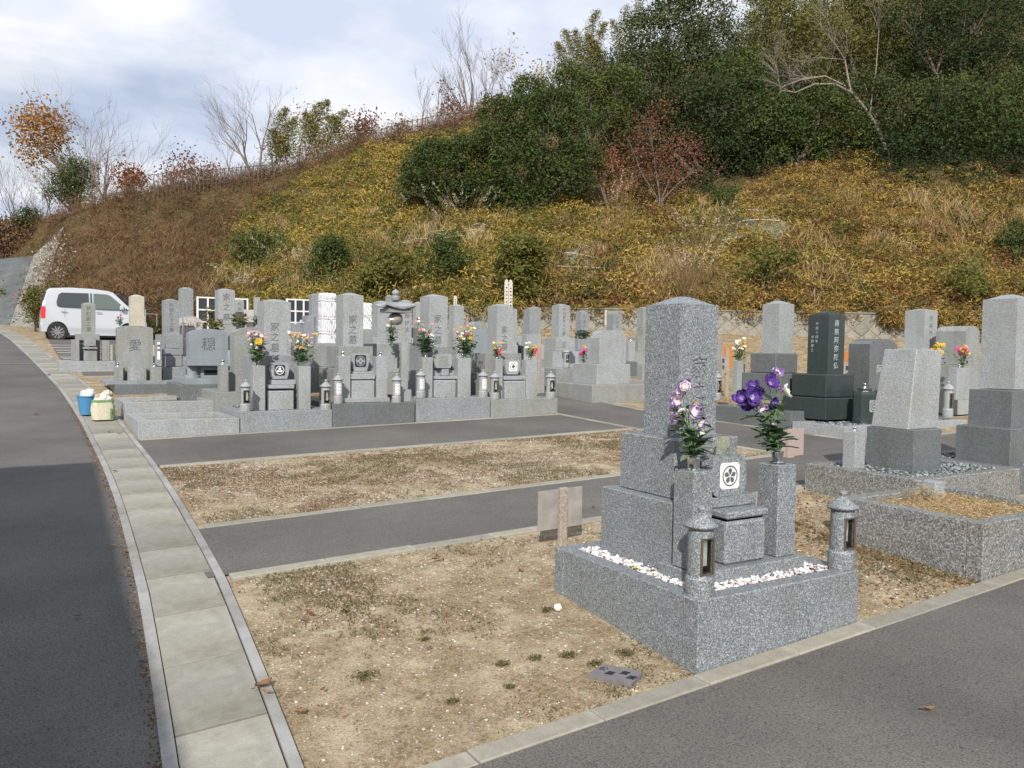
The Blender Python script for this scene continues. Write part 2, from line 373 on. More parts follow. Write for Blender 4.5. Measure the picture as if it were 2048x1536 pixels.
# channel edges as functions of v (outer edges)
CV = [-12, 1.5, 3, 5, 7, 9, 12, 16, 22, 29, 36, 45]
CR = [-.62, .80, .945, 1.09, 1.2, 1.26, 1.28, 1.2, .88, .45, -.1, -.9]
CVs = np.array([v for v in vcuts(-10, 44, .25)])
def chr_(v): return np.interp(v, CVs, _sm)
_raw = np.interp(CVs, CV, CR); _sm = _raw.copy()
for _ in range(30): _sm[1:-1] = (_sm[:-2] + 2 * _sm[1:-1] + _sm[2:]) / 4
def strip_sheet(name, f0, f1, vs_, dz, mat, cols=2, kind='structure', parent=None, bottom=None):
    vs_ = np.array(vs_); n = cols; P = []
    for v in vs_:
        for k in range(n): u = f0(v) + (f1(v) - f0(v)) * k / (n - 1); P.append((u, v, g(u, v) + dz))
    a = np.array([j * n + i for j in range(len(vs_) - 1) for i in range(n - 1)])
    F = np.stack([a, a + 1, a + n + 1, a + n], 1); P = np.array(P)
    if bottom:   # closed sides
        m = len(P); Q = P.copy(); Q[:, 2] -= bottom; P = np.concatenate([P, Q]); ed = []
        for j in range(len(vs_) - 1):
            l = j * n; r = j * n + n - 1; ed += [(l, l + n, l + n + m, l + m), (r + n, r, r + m, r + n + m)]
        F = np.concatenate([F, np.array(ed)])
    o = mk(name, P, F, mat, parent)
    if kind and parent is None: o['kind'] = kind
    return o
strip_sheet('road', lambda v: -26 + 0 * v, lambda v: chr_(v) - .485, list(CVs), .012, 'road', 30)
# painted line across the road, road joint
dc = thing('drain_channel', (1, 0, g(1, 0)), None, None); dc['kind'] = 'structure'
strip_sheet('edging_strip', lambda v: chr_(v) - .485, lambda v: chr_(v) - .43, list(CVs), .017, 'strip', parent=dc, bottom=.1)
strip_sheet('edging_strip', lambda v: chr_(v) - .05, lambda v: chr_(v), list(CVs), .017, 'strip', parent=dc, bottom=.1)
strip_sheet('channel_bed', lambda v: chr_(v) - .44, lambda v: chr_(v) - .04, list(CVs), .004, 'dirt', parent=dc)
v = -1.9; k = 0
while v < 40:
    v2 = v + .588; hL0, hL1 = chr_(v) - .424, chr_(v2) - .424; w = .367; j = random.uniform(-.003, .003)
    mb = MB(); q = [(hL0, v), (hL0 + w, v), (hL1 + w, v2), (hL1, v2)]; cx = sum(a for a, _ in q) / 4; cy = (v + v2) / 2
    zt = .015 + j
    top = [((a - cx) * .992 + cx, (b - cy) * .992 + cy) for a, b in q]
    vs = [(a, b, g(a, b) - .03) for a, b in q] + [(a, b, g(a, b) + zt - .002) for a, b in q] + [(a, b, g(a, b) + zt) for a, b in top]
    fs = [(i, (i + 1) % 4, 4 + (i + 1) % 4, 4 + i) for i in range(4)] + [(4 + i, 4 + (i + 1) % 4, 8 + (i + 1) % 4, 8 + i) for i in range(4)] + [(8, 9, 10, 11)]
    mk('drain_cover', vs, fs, 'lid', dc, centre=True); v += .602; k += 1
# asphalt paths
sheet('near_path', [1.0] + seg(1.5, 16, .5) + seg(17, 45, 2), vcuts(-11, 2.74, .5), .012, 'path')
sheet('middle_path', seg(1.0, 16, .5) + seg(17, 45, 2), vcuts(5.17, 6.32, .4), .012, 'path')
sheet('upper_path', seg(1.25, 7.36, .5), vcuts(8.97, 10.75, .4), .012, 'path')
sheet('cross_path', seg(7.36, 8.85, .3), vcuts(6.32, 22, .5), .013, 'path')
sheet('rear_path', seg(1.22, 7.36, .5), vcuts(18.0, 18.9, .4), .012, 'path')
sheet('car_park', seg(.98, 13, .5), vcuts(21.3, 31, .5), .012, 'path')
# a path surface that runs under the channel edge on the left: cut by the channel, which stands proud
def kerb_u(name, u0, u1, v0, v1, st=.6, dz=.03):
    t = thing(name, (u0, v0, g(u0, v0)), None, None); t['kind'] = 'structure'
    u = u0
    while u < u1 - .05:
        ue = min(u + st, u1); a = u + .003; b = ue - .003; j = random.uniform(-.004, .004)
        vs = [(x, y, g(x, y) + z) for z in (-.08, dz + j - .006) for x, y in ((a, v0), (b, v0), (b, v1), (a, v1))]
        vs += [(x, y, g(x, y) + dz + j) for x, y in ((a + .005, v0 + .006), (b - .005, v0 + .006), (b - .005, v1 - .006), (a + .005, v1 - .006))]
        fs = [(i, (i + 1) % 4, 4 + (i + 1) % 4, 4 + i) for i in range(4)] + [(4 + i, 4 + (i + 1) % 4, 8 + (i + 1) % 4, 8 + i) for i in range(4)] + [(8, 9, 10, 11)]
        mk('kerb_stone', vs, fs, 'kerb', t, centre=True); u = ue
    return t
def kerb_v(name, v0, v1, u0, u1, st=.6, dz=.03):
    t = thing(name, (u0, v0, g(u0, v0)), None, None); t['kind'] = 'structure'; v = v0
    while v < v1 - .05:
        ve = min(v + st, v1); a = v + .003; b = ve - .003
        vs = [(x, y, g(x, y) + z) for z in (-.08, dz) for x, y in ((u0, a), (u1, a), (u1, b), (u0, b))]
        fs = [(i, (i + 1) % 4, 4 + (i + 1) % 4, 4 + i) for i in range(4)] + [(4, 5, 6, 7)]
        mk('kerb_stone', vs, fs, 'kerb', t, centre=True); v = ve
    return t
kerb_u('kerb', .93, 14, 2.742, 2.855, dz=.018)
kerb_u('kerb', 1.12, 14, 5.07, 5.17, dz=.018); kerb_u('kerb', 1.21, 7.36, 6.32, 6.42, dz=.018)
kerb_u('kerb', 1.27, 7.36, 8.87, 8.97, dz=.018); kerb_u('kerb', 1.3, 7.36, 10.67, 10.77, dz=.018)
kerb_v('kerb', 6.42, 22, 7.27, 7.36, dz=.018); kerb_v('kerb', 6.6, 22, 8.85, 8.94, dz=.018)
kerb_u('kerb', 8.94, 14, 6.32, 6.42, dz=.018)
kerb_u('kerb', 1.22, 7.3, 17.92, 18.0, dz=.018); kerb_u('kerb', 1.15, 7.3, 18.9, 18.98, dz=.018); kerb_u('kerb', 1.0, 12, 21.2, 21.3, dz=.018)
# painted lines in the car park and across the road
pm = thing('parking_lines', (1.5, 24, g(1.5, 24)), None, None); pm['kind'] = 'structure'
for vv, ua, ub in ((21.9, 1.05, 5.5), (22.25, 1.0, 5.5), (23.6, 1.0, 4), (24.3, 1.0, 3), (25.2, .95, 3), (26.2, .9, 3)):
    sheet('painted_line', seg(ua, ub, .5), [vv, vv + .1], .02, 'white', None, pm)
sheet('painted_line', seg(2.3, 2.9, .3), [21.55, 21.72], .02, 'white', None, pm)
rl = strip_sheet('painted_road_line', lambda v: -14 + 0 * v, lambda v: chr_(v) - .49, [20.6, 20.68], .02, 'kerb', 20)

# ------------------------------------------------------------------ unseen building behind the camera on the left, shaped to shade the road
bh = thing('cemetery_office', (-3.2, 4.6, g(-3.2, 4.6)), 'low plain-walled building beside the road whose roof shades the asphalt', 'building')
def rotp(p, a=R_(-4.5), c=(-3.0, 4.8)):
    p = np.array(p) + [.42, 0, 0]
    x, y = p[0] - c[0], p[1] - c[1]; return np.array([c[0] + x * math.cos(a) - y * math.sin(a), c[1] + x * math.sin(a) + y * math.cos(a), p[2]])
MB().box(-10.5, -3.35, -9, 4.5, -1.5, 3.55, .01, fn=rotp).build('wall', 'bank', bh)
MB().box(-10.9, -3.0, -9.4, 4.9, 3.55, 3.95, .02, fn=rotp).build('roof', 'bankdark', bh)

# ------------------------------------------------------------------ leaf geometry
def unit(n):
    a = rng.normal(size=(n, 3)); return a / np.linalg.norm(a, axis=1, keepdims=True)
def leaves(name, P, Lh, Wd, mat, parent=None, flat=1.0, tint=None, upd=None):
    n = len(P); a = unit(n); a[:, 2] *= flat
    if upd is not None: a[:, 2] += upd
    a /= np.linalg.norm(a, axis=1, keepdims=True); b = np.cross(a, unit(n)); b /= np.linalg.norm(b, axis=1, keepdims=True) + 1e-9
    Lh = np.broadcast_to(Lh, n)[:, None] / 2; Wd = np.broadcast_to(Wd, n)[:, None] / 2
    V = np.stack([P - a * Lh, P + b * Wd, P + a * Lh, P - b * Wd], 1).reshape(-1, 3)
    F = np.arange(4 * n).reshape(n, 4)
    if tint is None: tint = rng.random(n)
    return mk(name, V, F, mat, parent, tint=np.clip(tint, 0, 1))
ICO = None
def pebbles(name, P, r, mat, parent=None, squash=.7, tint=None):
    global ICO
    if ICO is None:
        t = (1 + 5 ** .5) / 2; v = np.array([(0, 1, t), (0, -1, t), (0, 1, -t), (0, -1, -t), (1, t, 0), (-1, t, 0), (1, -t, 0), (-1, -t, 0), (t, 0, 1), (-t, 0, 1), (t, 0, -1), (-t, 0, -1)], float)
        v /= np.linalg.norm(v[0]); f = []
        for i in range(12):
            for j in range(i + 1, 12):
                for k in range(j + 1, 12):
                    if all(np.linalg.norm(v[p] - v[q]) < 1.1 for p, q in ((i, j), (j, k), (i, k))):
                        nn = np.cross(v[j] - v[i], v[k] - v[i]); f.append((i, j, k) if nn @ v[i] > 0 else (i, k, j))
        ICO = (v, np.array(f))
    v, f = ICO; n = len(P); r = np.broadcast_to(r, n)
    jit = 1 + rng.uniform(-.3, .3, (n, 12, 1)); sc = np.stack([rng.uniform(.7, 1.3, n), rng.uniform(.7, 1.3, n), np.full(n, squash)], 1)[:, None]
    V = P[:, None] + v[None] * jit * sc * r[:, None, None]; F = (np.arange(n)[:, None, None] * 12 + f[None]).reshape(-1, 3)
    if tint is None: tint = rng.random(n)
    return mk(name, V.reshape(-1, 3), F, mat, parent, tint=np.repeat(tint, 20))
def snoise(x, y, s=1.0, seed=0):
    r = np.random.default_rng(seed); z = 0
    for k in range(7):
        a = r.uniform(0, 6.28); f = s * r.uniform(.5, 2.2); z = z + np.sin((x * math.cos(a) + y * math.sin(a)) * f + r.uniform(0, 6.28) + 1.3 * np.sin((x * math.sin(a) - y * math.cos(a)) * f * .6 + k))
    return z / 7

# ------------------------------------------------------------------ hillside
TX = [-900, -300, 0, 66, 84, 104, 150, 200, 300, 400, 500, 600, 700, 800, 900, 1000, 1100, 1200, 1300, 1450, 1700, 2048, 2600, 3400]
TD0 = [54, 50, 46, 42.5, 35, 31, 29.5, 29, 28.5, 28.5, 28.2, 27.6, 27.2, 27, 26.9, 26.8, 26.7, 26.7, 26.7, 26.9, 27.2, 27.6, 27, 24]
TY0 = [590, 560, 530, 512, 590, 630, 634, 634, 634, 634, 630, 618, 612, 611, 611, 611, 612, 612, 613, 616, 624, 640, 660, 700]
TD1 = [64, 58, 54, 50, 46, 44, 43, 42, 42, 42, 42, 43, 44, 45, 46, 47, 48, 50, 52, 54, 56, 57, 57, 55]
TY1 = [560, 520, 500, 462, 450, 438, 424, 408, 384, 372, 358, 335, 292, 268, 246, 205, 178, 150, 130, 110, 20, -60, -150, -300]
def hill(px, s):
    px = np.asarray(px, float); s = np.asarray(s, float)
    D0, D1, y0, y1 = [np.interp(px, TX, q) for q in (TD0, TD1, TY0, TY1)]
    D = D0 + (D1 - D0) * s; y = y0 + (y1 - y0) * np.power(s, .88)
    P = at(px, y, D); b = np.clip(s * 6, 0, 1) * np.clip((1 - s) * 8, 0, 1)
    P[..., 2] += b * (.40 * snoise(P[..., 0], P[..., 1], .7, 3) + .22 * snoise(P[..., 0], P[..., 1] + P[..., 2], 1.9, 4))
    return P
def hs(px, py):     # slope parameter of a pixel on the hill
    y0, y1 = np.interp(px, TX, TY0), np.interp(px, TX, TY1); return np.power(np.clip((np.asarray(py, float) - y0) / (y1 - y0), 0, 1), 1 / .88)
def hp(px, py): return hill(px, hs(px, py))
def hD(px, py): s = hs(px, py); return float(np.interp(px, TX, TD0) + (np.interp(px, TX, TD1) - np.interp(px, TX, TD0)) * s)
cx_ = np.concatenate([np.arange(-900, -100, 80), np.arange(-100, 2200, 20), np.arange(2240, 3401, 80)]); ss = np.linspace(0, 1, 46)
X_, S_ = np.meshgrid(cx_, ss); HP = hill(X_, S_)
foot = HP[0].copy(); foot[:, 2] -= np.where(cx_ < 75, .3, 2.5)
back = []
for dd, dz in ((3, .2), (8, -.6), (16, -3), (60, -25)):
    b_ = HP[-1].copy(); b_ = b_ + Fh * dd; b_[:, 2] += dz; back.append(b_)
HP = np.concatenate([foot[None], HP, np.array(back)]); nr, nc = HP.shape[:2]
a_ = np.array([r * nc + c for r in range(nr - 1) for c in range(nc - 1)])
ho = mk('hillside', HP.reshape(-1, 3), np.stack([a_, a_ + 1, a_ + nc + 1, a_ + nc], 1), 'hill', smooth=True); ho['kind'] = 'structure'

# ------------------------------------------------------------------ stone retaining wall along the foot of the hill
def wallpt(px): return at(px, 640, np.interp(px, TX, TD0) - .5)
WX = np.linspace(545, 2230, 200); WP = np.array([wallpt(x) for x in WX])[:, :2]; WL = np.concatenate([[0], np.cumsum(np.linalg.norm(np.diff(WP, axis=0), axis=1))])
def wpos(s): return np.array([np.interp(s, WL, WP[:, 0]), np.interp(s, WL, WP[:, 1])])
WT = 2.74
wl = thing('retaining_wall', (*WP[0], 1.5), 'weathered pale stone retaining wall of diamond-set blocks along the foot of the hill', 'wall')
vs = []; fs = []; n = 120
for i in range(n + 1):
    s = WL[-1] * i / n; p = wpos(s)
    q = wpos(min(s + .1, WL[-1])) - wpos(max(s - .1, 0)); q /= np.linalg.norm(q); nn = np.array([-q[1], q[0]]);
    top = WT - .004 * max(0, s - 16)
    for off, z in ((-.025, 1.2), (.075, top), (.55, top), (.55, 1.2)):
        pp = p + nn * off; vs.append((pp[0], pp[1], z))
for i in range(n):
    for k in range(3): fs.append((i * 4 + k, (i + 1) * 4 + k, (i + 1) * 4 + k + 1, i * 4 + k + 1))
mk('mortar_core', vs, fs, 'bank', wl)
vs = []; fs = []
for i in range(n + 1):
    s = WL[-1] * i / n; p = wpos(s); q = wpos(min(s + .1, WL[-1])) - wpos(max(s - .1, 0)); q /= np.linalg.norm(q); nn = np.array([-q[1], q[0]])
    for off, z in ((.03, WT + .002), (.03, WT + .04), (.6, WT + .04), (.6, WT + .002)):
        pp = p + nn * off; vs.append((pp[0], pp[1], z))
for i in range(n):
    for k in range(4): fs.append((i * 4 + k, (i + 1) * 4 + k, (i + 1) * 4 + (k + 1) % 4, i * 4 + (k + 1) % 4))
mk('coping', vs, fs, 'bank', wl)
M['wstone'] = [granite('wall_stone_%s' % nm, tuple(x * .5 for x in c), c, tuple(min(1, x * 1.35) for x in c), 40, .85, .25, warm=(.75, .72, .6)) for nm, c in (('grey', (.25, .24, .205)), ('warm', (.27, .25, .205)), ('dark', (.21, .20, .17)))]
hw = .27; hh = .205; cnt = 0
def corner(i, j):
    r = random.Random(i * 7919 + j * 104729); return (i * hw + r.uniform(-.05, .05), 1.62 + j * hh + r.uniform(-.035, .035))
i = 0
while i * hw < WL[-1] - .3 and cnt < 298:
    for j in range(0, 7):
        if (i + j) % 2: continue
        out = [corner(i + 1, j), corner(i, j + 1), corner(i - 1, j), corner(i, j - 1)]
        p4 = []
        for k in range(4):      # blunt the corners a little
            a, b_ = out[k], out[(k + 1) % 4]; p4 += [(a[0] * .95 + b_[0] * .05, a[1] * .95 + b_[1] * .05), (a[0] * .05 + b_[0] * .95, a[1] * .05 + b_[1] * .95)]
        out = [(a, min(b_, WT - .002)) for a, b_ in p4]
        if max(b_ for _, b_ in out) - min(b_ for _, b_ in out) < .09 or max(b_ for _, b_ in out) < 1.9: continue
        ms = sum(a for a, _ in out) / 8; mz_ = sum(b_ for _, b_ in out) / 8; vs = []; fo_ = random.uniform(-.012, .012)
        for sc_, of in ((1.01, .10), (.985, .012 + fo_), (.82, -.012 + fo_)):
            for a, b_ in out:
                aa = ms + (a - ms) * sc_; bb = mz_ + (b_ - mz_) * sc_; p = wpos(max(0, min(aa, WL[-1])))
                q = wpos(min(aa + .1, WL[-1])) - wpos(max(aa - .1, 0)); q /= np.linalg.norm(q); nn = np.array([-q[1], q[0]])
                pp = p + nn * (of + .10 * (bb - 1.2) / 1.5 - .03); vs.append((pp[0], pp[1], bb))
        fs = [tuple(16 + k for k in range(8))[::-1]] + [((k + 1) % 8 + 8 * r, k + 8 * r, k + 8 * r + 8, (k + 1) % 8 + 8 * r + 8) for r in range(2) for k in range(8)]
        mk('wall_stone', vs, fs, random.choices(M['wstone'], (5, 3, 2))[0], wl, centre=True); cnt += 1
    i += 1
# ------------------------------------------------------------------ grave building blocks, all sized from where their edges stand
class Box:
    """front-left arris at pixel column xm on the upright plane y=V; right edge xr; left face back to column xl (or depth)"""
    def __init__(s, xl, xm, xr, yt, yb, V, depth=None):
        a = onv(xm, yt, V); s.u0 = a[0]; s.zt = a[2]; s.zb = onv(xm, yb, V)[2]; s.u1 = onv(xr, yt, V)[0]; s.v0 = V
        if depth is None:
            d = onu(xl, yt, s.u0); depth = d[1] - V if d[1] > V else .3
            if depth > 1.6 * (s.u1 - s.u0) and xl is not None: depth = s.u1 - s.u0
        s.v1 = V + depth; s.D = a @ Fh - 0; s.w = s.u1 - s.u0; s.cu = (s.u0 + s.u1) / 2; s.cv = (s.v0 + s.v1) / 2
    def dims(s): return (s.u0, s.u1, s.v0, s.v1, s.zb, s.zt)
def sq(b, d=None):   # make the plan square
    b.v1 = b.v0 + (d or b.w); b.cv = (b.v0 + b.v1) / 2; return b
def tombmesh(b, dome=.03, ch=.006, taper=0.0, n=14):
    """upright shaft with a cushioned top, one closed skin"""
    mb = MB(); hx, hy = (b.u1 - b.u0) / 2, (b.v1 - b.v0) / 2; t = 1 - taper; z1 = b.zt - .002
    X = np.sin(np.linspace(-1, 1, n + 1) * math.pi / 2) * .96 + np.linspace(-1, 1, n + 1) * .04; vs = []; fs = []
    for y in X:
        for x in X: vs.append((b.cu + x * hx * t, b.cv + y * hy * t, z1 + dome * (1 - abs(x) ** 2.0) * (1 - abs(y) ** 2.0) + .0 ))
    m = n + 1
    for j in range(n):
        for i in range(n): a = j * m + i; fs.append((a, a + 1, a + m + 1, a + m))
    loop = [i for i in range(n)] + [i * m + n for i in range(n)] + [n * m + n - i for i in range(n)] + [(n - i) * m for i in range(n)]
    k = len(vs); vs += [(b.cu + (vs[i][0] - b.cu) / t, b.cv + (vs[i][1] - b.cv) / t, b.zb) for i in loop]; q = len(loop)
    for i in range(q): fs.append((loop[i], k + i, k + (i + 1) % q, loop[(i + 1) % q])[::1][::-1] if False else (k + i, k + (i + 1) % q, loop[(i + 1) % q], loop[i]))
    fs.append(tuple(k + i for i in range(q))[::-1])
    return mb.add(vs, fs)
def archprof(u0, u1, zb, zs, zt, n=14, kind='arc', r=.0):
    p = [(u0, zb), (u1, zb)]
    for i in range(n + 1):
        x = 1 - 2 * i / n; h = (1 - abs(x) ** 2.4) if kind == 'arc' else (1 - abs(x) ** 4) ** .5
        p.append((u0 + (u1 - u0) * (x + 1) / 2, zs + (zt - zs) * h))
    return p
def block(b, mat, name, parent, c=.005): return MB().box(*b.dims(), c).build(name, mat, parent)
def rel(parent_thing, u, v, z): return (u, v, z)
def vase(u, v, z, r, h, parent, name='vase'):
    mb = MB(); mb.lathe(u, v, [(r * 1.6, z), (r * 1.6, z + h * .06), (r * .75, z + h * .12), (r * .62, z + h * .5), (r * .85, z + h * .85), (r * 1.05, z + h), (r * .95, z + h * .99), (r * .7, z + h * .6)], 20)
    o = mb.build(name, 'steel', parent, True); return o
def ring_emblem(c, r, mat, parent, kind, field, y_off=.001, w=1.0, name='crest'):
    """family crest set on the front face: field plate with raised ring and figure; c = centre on the face"""
    u, v, z = c
    f = MB(); R = r * 1.25
    pts = [(u + R * w * a, z + R * b) for a, b in ((-.8, -1), (.8, -1), (1, -.8), (1, .8), (.8, 1), (-.8, 1), (-1, .8), (-1, -.8))]
    f.prism(pts, v - .002, v + .004); fo = f.build(name, field, parent)
    m = MB(); n = 28
    def annulus(r0, r1):
        vs = []; fs = []
        for i in range(n):
            a = 2 * math.pi * i / n
            for rr in (r0, r1): vs.append((u + rr * w * math.cos(a), v - .0035, z + rr * math.sin(a)))
        for i in range(n): j = (i + 1) % n; fs.append((2 * i, 2 * i + 1, 2 * j + 1, 2 * j))
        m.add(vs, fs)
    def blob(pts_): m.add([(u + a * w * r, v - .0035, z + b * r) for a, b in pts_], [tuple(range(len(pts_)))])
    annulus(r * .86, r * 1.0)
    if kind == 'bellflower':
        for k in range(5):
            a = math.pi / 2 + 2 * math.pi * k / 5; c_, s_ = math.cos(a), math.sin(a)
            P = [(.10, -.03), (.42, -.24), (.62, -.22), (.78, 0), (.62, .22), (.42, .24), (.10, .03)]
            blob([(x * c_ - y * s_, x * s_ + y * c_) for x, y in P])
    elif kind == 'trefoil':
        for k in range(4 if False else 3):
            a = math.pi / 2 + 2 * math.pi * k / 3; cx, cz = .38 * math.cos(a), .38 * math.sin(a)
            blob([(cx + .30 * math.cos(t), cz + .30 * math.sin(t)) for t in np.linspace(0, 2 * math.pi, 12, endpoint=False)])
    elif kind == 'diamonds':
        for cx, cz in ((0, .42), (.5, 0), (0, -.42), (-.5, 0)):
            blob([(cx + .42 * a, cz + .32 * b) for a, b in ((1, 0), (.5, .7), (0, 1), (-.5, .7), (-1, 0), (-.5, -.7), (0, -1), (.5, -.7))])
    elif kind == 'diamond':
        blob([(-.6, 0), (0, -.62), (.6, 0), (0, .62)][::1])
    elif kind == 'ring': annulus(r * .35, r * .5)
    elif kind == 'well': blob([(-.45, -.12), (.45, -.12), (.45, .12), (-.45, .12)])
    m.build('crest_figure', mat, fo); return fo
def lantern(cx_px, V, yb, yt, rpx, kind, label, group='small round stone lanterns on plot corners', u=None, flip=False, mat='light'):
    p = onv(cx_px, yb, V); q = onv(cx_px, yt, V); u = p[0]; z0, z1 = p[2], q[2]; Dp = p @ Fh; r = rpx * Dp / FPX; H = z1 - z0
    v = V; t = thing('stone_lantern', (u, v, z0), label, 'lantern', group)
    MB().lathe(u, v, [(r * 1.08, z0), (r * 1.14, z0 + .01), (r * 1.14, z0 + H * .215), (r * 1.02, z0 + H * .245)], 28).build('base', mat, t)
    zs0, zs1 = z0 + H * .245, z0 + H * .755
    if kind == 'open':
        wz0, wz1 = zs0 + H * .012, zs1 - H * .085
        mb = MB(); mb.lathe(u, v, [(r, zs0), (r, wz0)], 28); mb.lathe(u, v, [(r, wz1), (r * .98, zs1)], 28)
        a0 = -math.pi / 2 + R_(44); mb.lathe(u, v, [(r, wz0), (r, wz1)], 24, a0, a0 + 2 * math.pi - R_(88))
        ln_ = MB(); ln_.lathe(u, v, [(r * .8, wz1), (r * .8, wz0)], 24, a0, a0 + 2 * math.pi - R_(88)); ln_.build('inner_lining', 'dark_metal', t)
        for sgn_ in (-1, 1):
            a = -math.pi / 2 + sgn_ * R_(44); mb.add([(u + r * k * math.cos(a), v + r * k * math.sin(a), z) for k, z in ((.8, wz0), (1, wz0), (1, wz1), (.8, wz1))], [(0, 1, 2, 3)])
        autosmooth(mb.build('shaft', mat, t))
        fr = MB(); w = r * .69; fb = r * .74
        for x0, x1 in ((-w - .002, -w + r * .16), (w - r * .16, w + .002)): fr.box(u + x0, u + x1, v - fb - r * .12, v - fb, wz0, wz1, .001)
        for a, b in ((wz0, wz0 + r * .16), (wz1 - r * .16, wz1)): fr.box(u - w + r * .16, u + w - r * .16, v - fb - r * .12, v - fb, a, b, .001)
        fo = fr.build('window_frame', 'bronze', t)
        MB().box(u - w + r * .16, u + w - r * .16, v - fb - r * .05, v - fb - r * .03, wz0 + r * .16, wz1 - r * .16, .0005).build('pane', 'glass', fo)
        MB().box(u - w - .006, u - w - .0025, v - fb - r * .22, v - fb - r * .10, (wz0 + wz1) / 2 - .006, (wz0 + wz1) / 2 + .006, .001).build('knob', 'steel', fo)
        MB().box(u - r * .05, u + r * .52, v - r * .2, v - r * .15, wz0 + r * .6, wz1 - r * .3, .001).build('candle_screen', 'white_emblem', t)
        MB().lathe(u, v - r * .15, [(r * .35, wz0 + .001), (r * .45, wz0 + r * .25), (r * .38, wz0 + r * .26), (r * .05, wz0 + r * .1)], 12).build('candle_dish', 'steel', t)
    else:
        autosmooth(MB().lathe(u, v, [(r, zs0), (r, zs1)], 28).build('shaft', mat, t))
        pn = MB(); a0 = -math.pi / 2 + (R_(-4) if not flip else R_(0)); hw_ = R_(33); wz0, wz1 = zs0 + H * .06, zs1 - H * .10
        pn.lathe(u, v, [(r, wz0), (r * 1.05, wz0 + .002), (r * 1.05, wz1 - .002), (r, wz1)], 10, a0 - hw_, a0 + hw_); po = pn.build('lattice_panel', 'white_emblem', t)
        hl = MB(); rows = 7
        for j in range(rows):
            for i in range(3 if j % 2 == 0 else 2):
                aa = a0 + (i - (1 if j % 2 == 0 else .5)) * hw_ * .62; zz = wz0 + (wz1 - wz0) * (j + .8) / (rows + .6); dz = (wz1 - wz0) / rows * .42; da = hw_ * .2
                hl.add([(u + r * 1.06 * math.cos(aa + p_), v + r * 1.06 * math.sin(aa + p_), zz + q_) for p_, q_ in ((-da, 0), (0, -dz), (da, 0), (0, dz))], [(0, 1, 2, 3)])
        hl.build('lattice_opening', 'navy', po)  # dark diamonds on the panel paint the shade in its holes
    zc = zs1
    prof = [(r * .95, zc), (r * 1.25, zc + H * .012), (r * 1.33, zc + H * .035), (r * 1.28, zc + H * .05), (r * .95, zc + H * .085), (r * .6, zc + H * .135), (r * .36, zc + H * .165), (r * .2, zc + H * .175)]
    autosmooth(MB().lathe(u, v, prof, 28).build('cap', mat, t), 50)
    zf = zc + H * .17
    MB().lathe(u, v, [(r * .2, zf), (r * .19, zf + H * .015), (r * .34, zf + H * .035), (r * .33, zf + H * .055), (r * .16, zf + H * .072), (r * .03, zf + H * .078)], 16).build('finial', mat, t, True)
    return t

# ------------------------------------------------------------------ flowers
def petalflower(mb_lists, c, d, r, n, cup, ruffle, ptint):
    """petals around axis d at centre c; appended to [verts, faces, tints]"""
    V, F, T = mb_lists; d = d / np.linalg.norm(d); a = np.cross(d, [0, 0, 1.0]); a = a / (np.linalg.norm(a) + 1e-9) if np.linalg.norm(a) > .1 else np.array([1.0, 0, 0]); b = np.cross(d, a)
    for layer, (sc_, cu) in enumerate(((1, cup), (.68, cup + .35))):
        for k in range(n):
            th = 2 * math.pi * (k + .5 * layer) / n + random.uniform(-.15, .15); e1 = a * math.cos(th) + b * math.sin(th); e2 = np.cross(d, e1); k0 = len(V); r_ = r * sc_ * random.uniform(.85, 1.1)
            for i, (t_, wd) in enumerate(((0.05, .08), (.4, .42), (.8, .5), (1.0, .24))):
                ht = cu * r_ * (t_ ** 1.5) + random.uniform(-1, 1) * ruffle * r_ * t_
                for s_ in (-1, 0, 1): V.append(c + e1 * r_ * t_ + e2 * wd * s_ * r_ * .9 + d * (ht + abs(s_) * .10 * r_ * t_ + random.uniform(-1, 1) * ruffle * .7 * r_ * t_))
            for i in range(3):
                for s_ in range(2): q = k0 + i * 3 + s_; F.append((q, q + 1, q + 4, q + 3)); T.append(np.clip(ptint(i / 2) + random.uniform(-.12, .12), 0, 1))
M['pt_purple'] = leafmat('purple_petals', [(0, (.5, .45, .6)), (.3, (.17, .09, .36)), (1, (.055, .02, .19))], .6, .3, .2)
M['pt_whitepurple'] = leafmat('white_petals_purple_edge', [(0, (.62, .60, .40)), (.3, (.80, .76, .74)), (.66, (.70, .60, .66)), (.86, (.32, .18, .42)), (1, (.14, .07, .28))], .6, .3, .2)
M['pt_yellow'] = leafmat('yellow_petals', [(0, (.42, .18, .02)), (.3, (.62, .39, .03)), (1, (.70, .53, .06))], .6, .3, .2)
M['pt_white'] = leafmat('white_petals', [(0, (.70, .66, .30)), (.3, (.82, .80, .70)), (1, (.85, .84, .80))], .6, .3, .2)
M['pt_pink'] = leafmat('pink_petals', [(0, (.6, .45, .2)), (.3, (.50, .30, .33)), (1, (.62, .46, .49))], .6, .3, .2)
M['pt_coral'] = leafmat('coral_pink_petals', [(0, (.62, .2, .19)), (1, (.72, .36, .34))], .6, .3, .2)
M['pt_magenta'] = leafmat('magenta_petals', [(0, (.5, .06, .2)), (1, (.72, .16, .38))], .6, .3, .2)
M['pt_red'] = leafmat('red_petals', [(0, (.5, .02, .02)), (1, (.75, .03, .03))], .6, .2, .2)
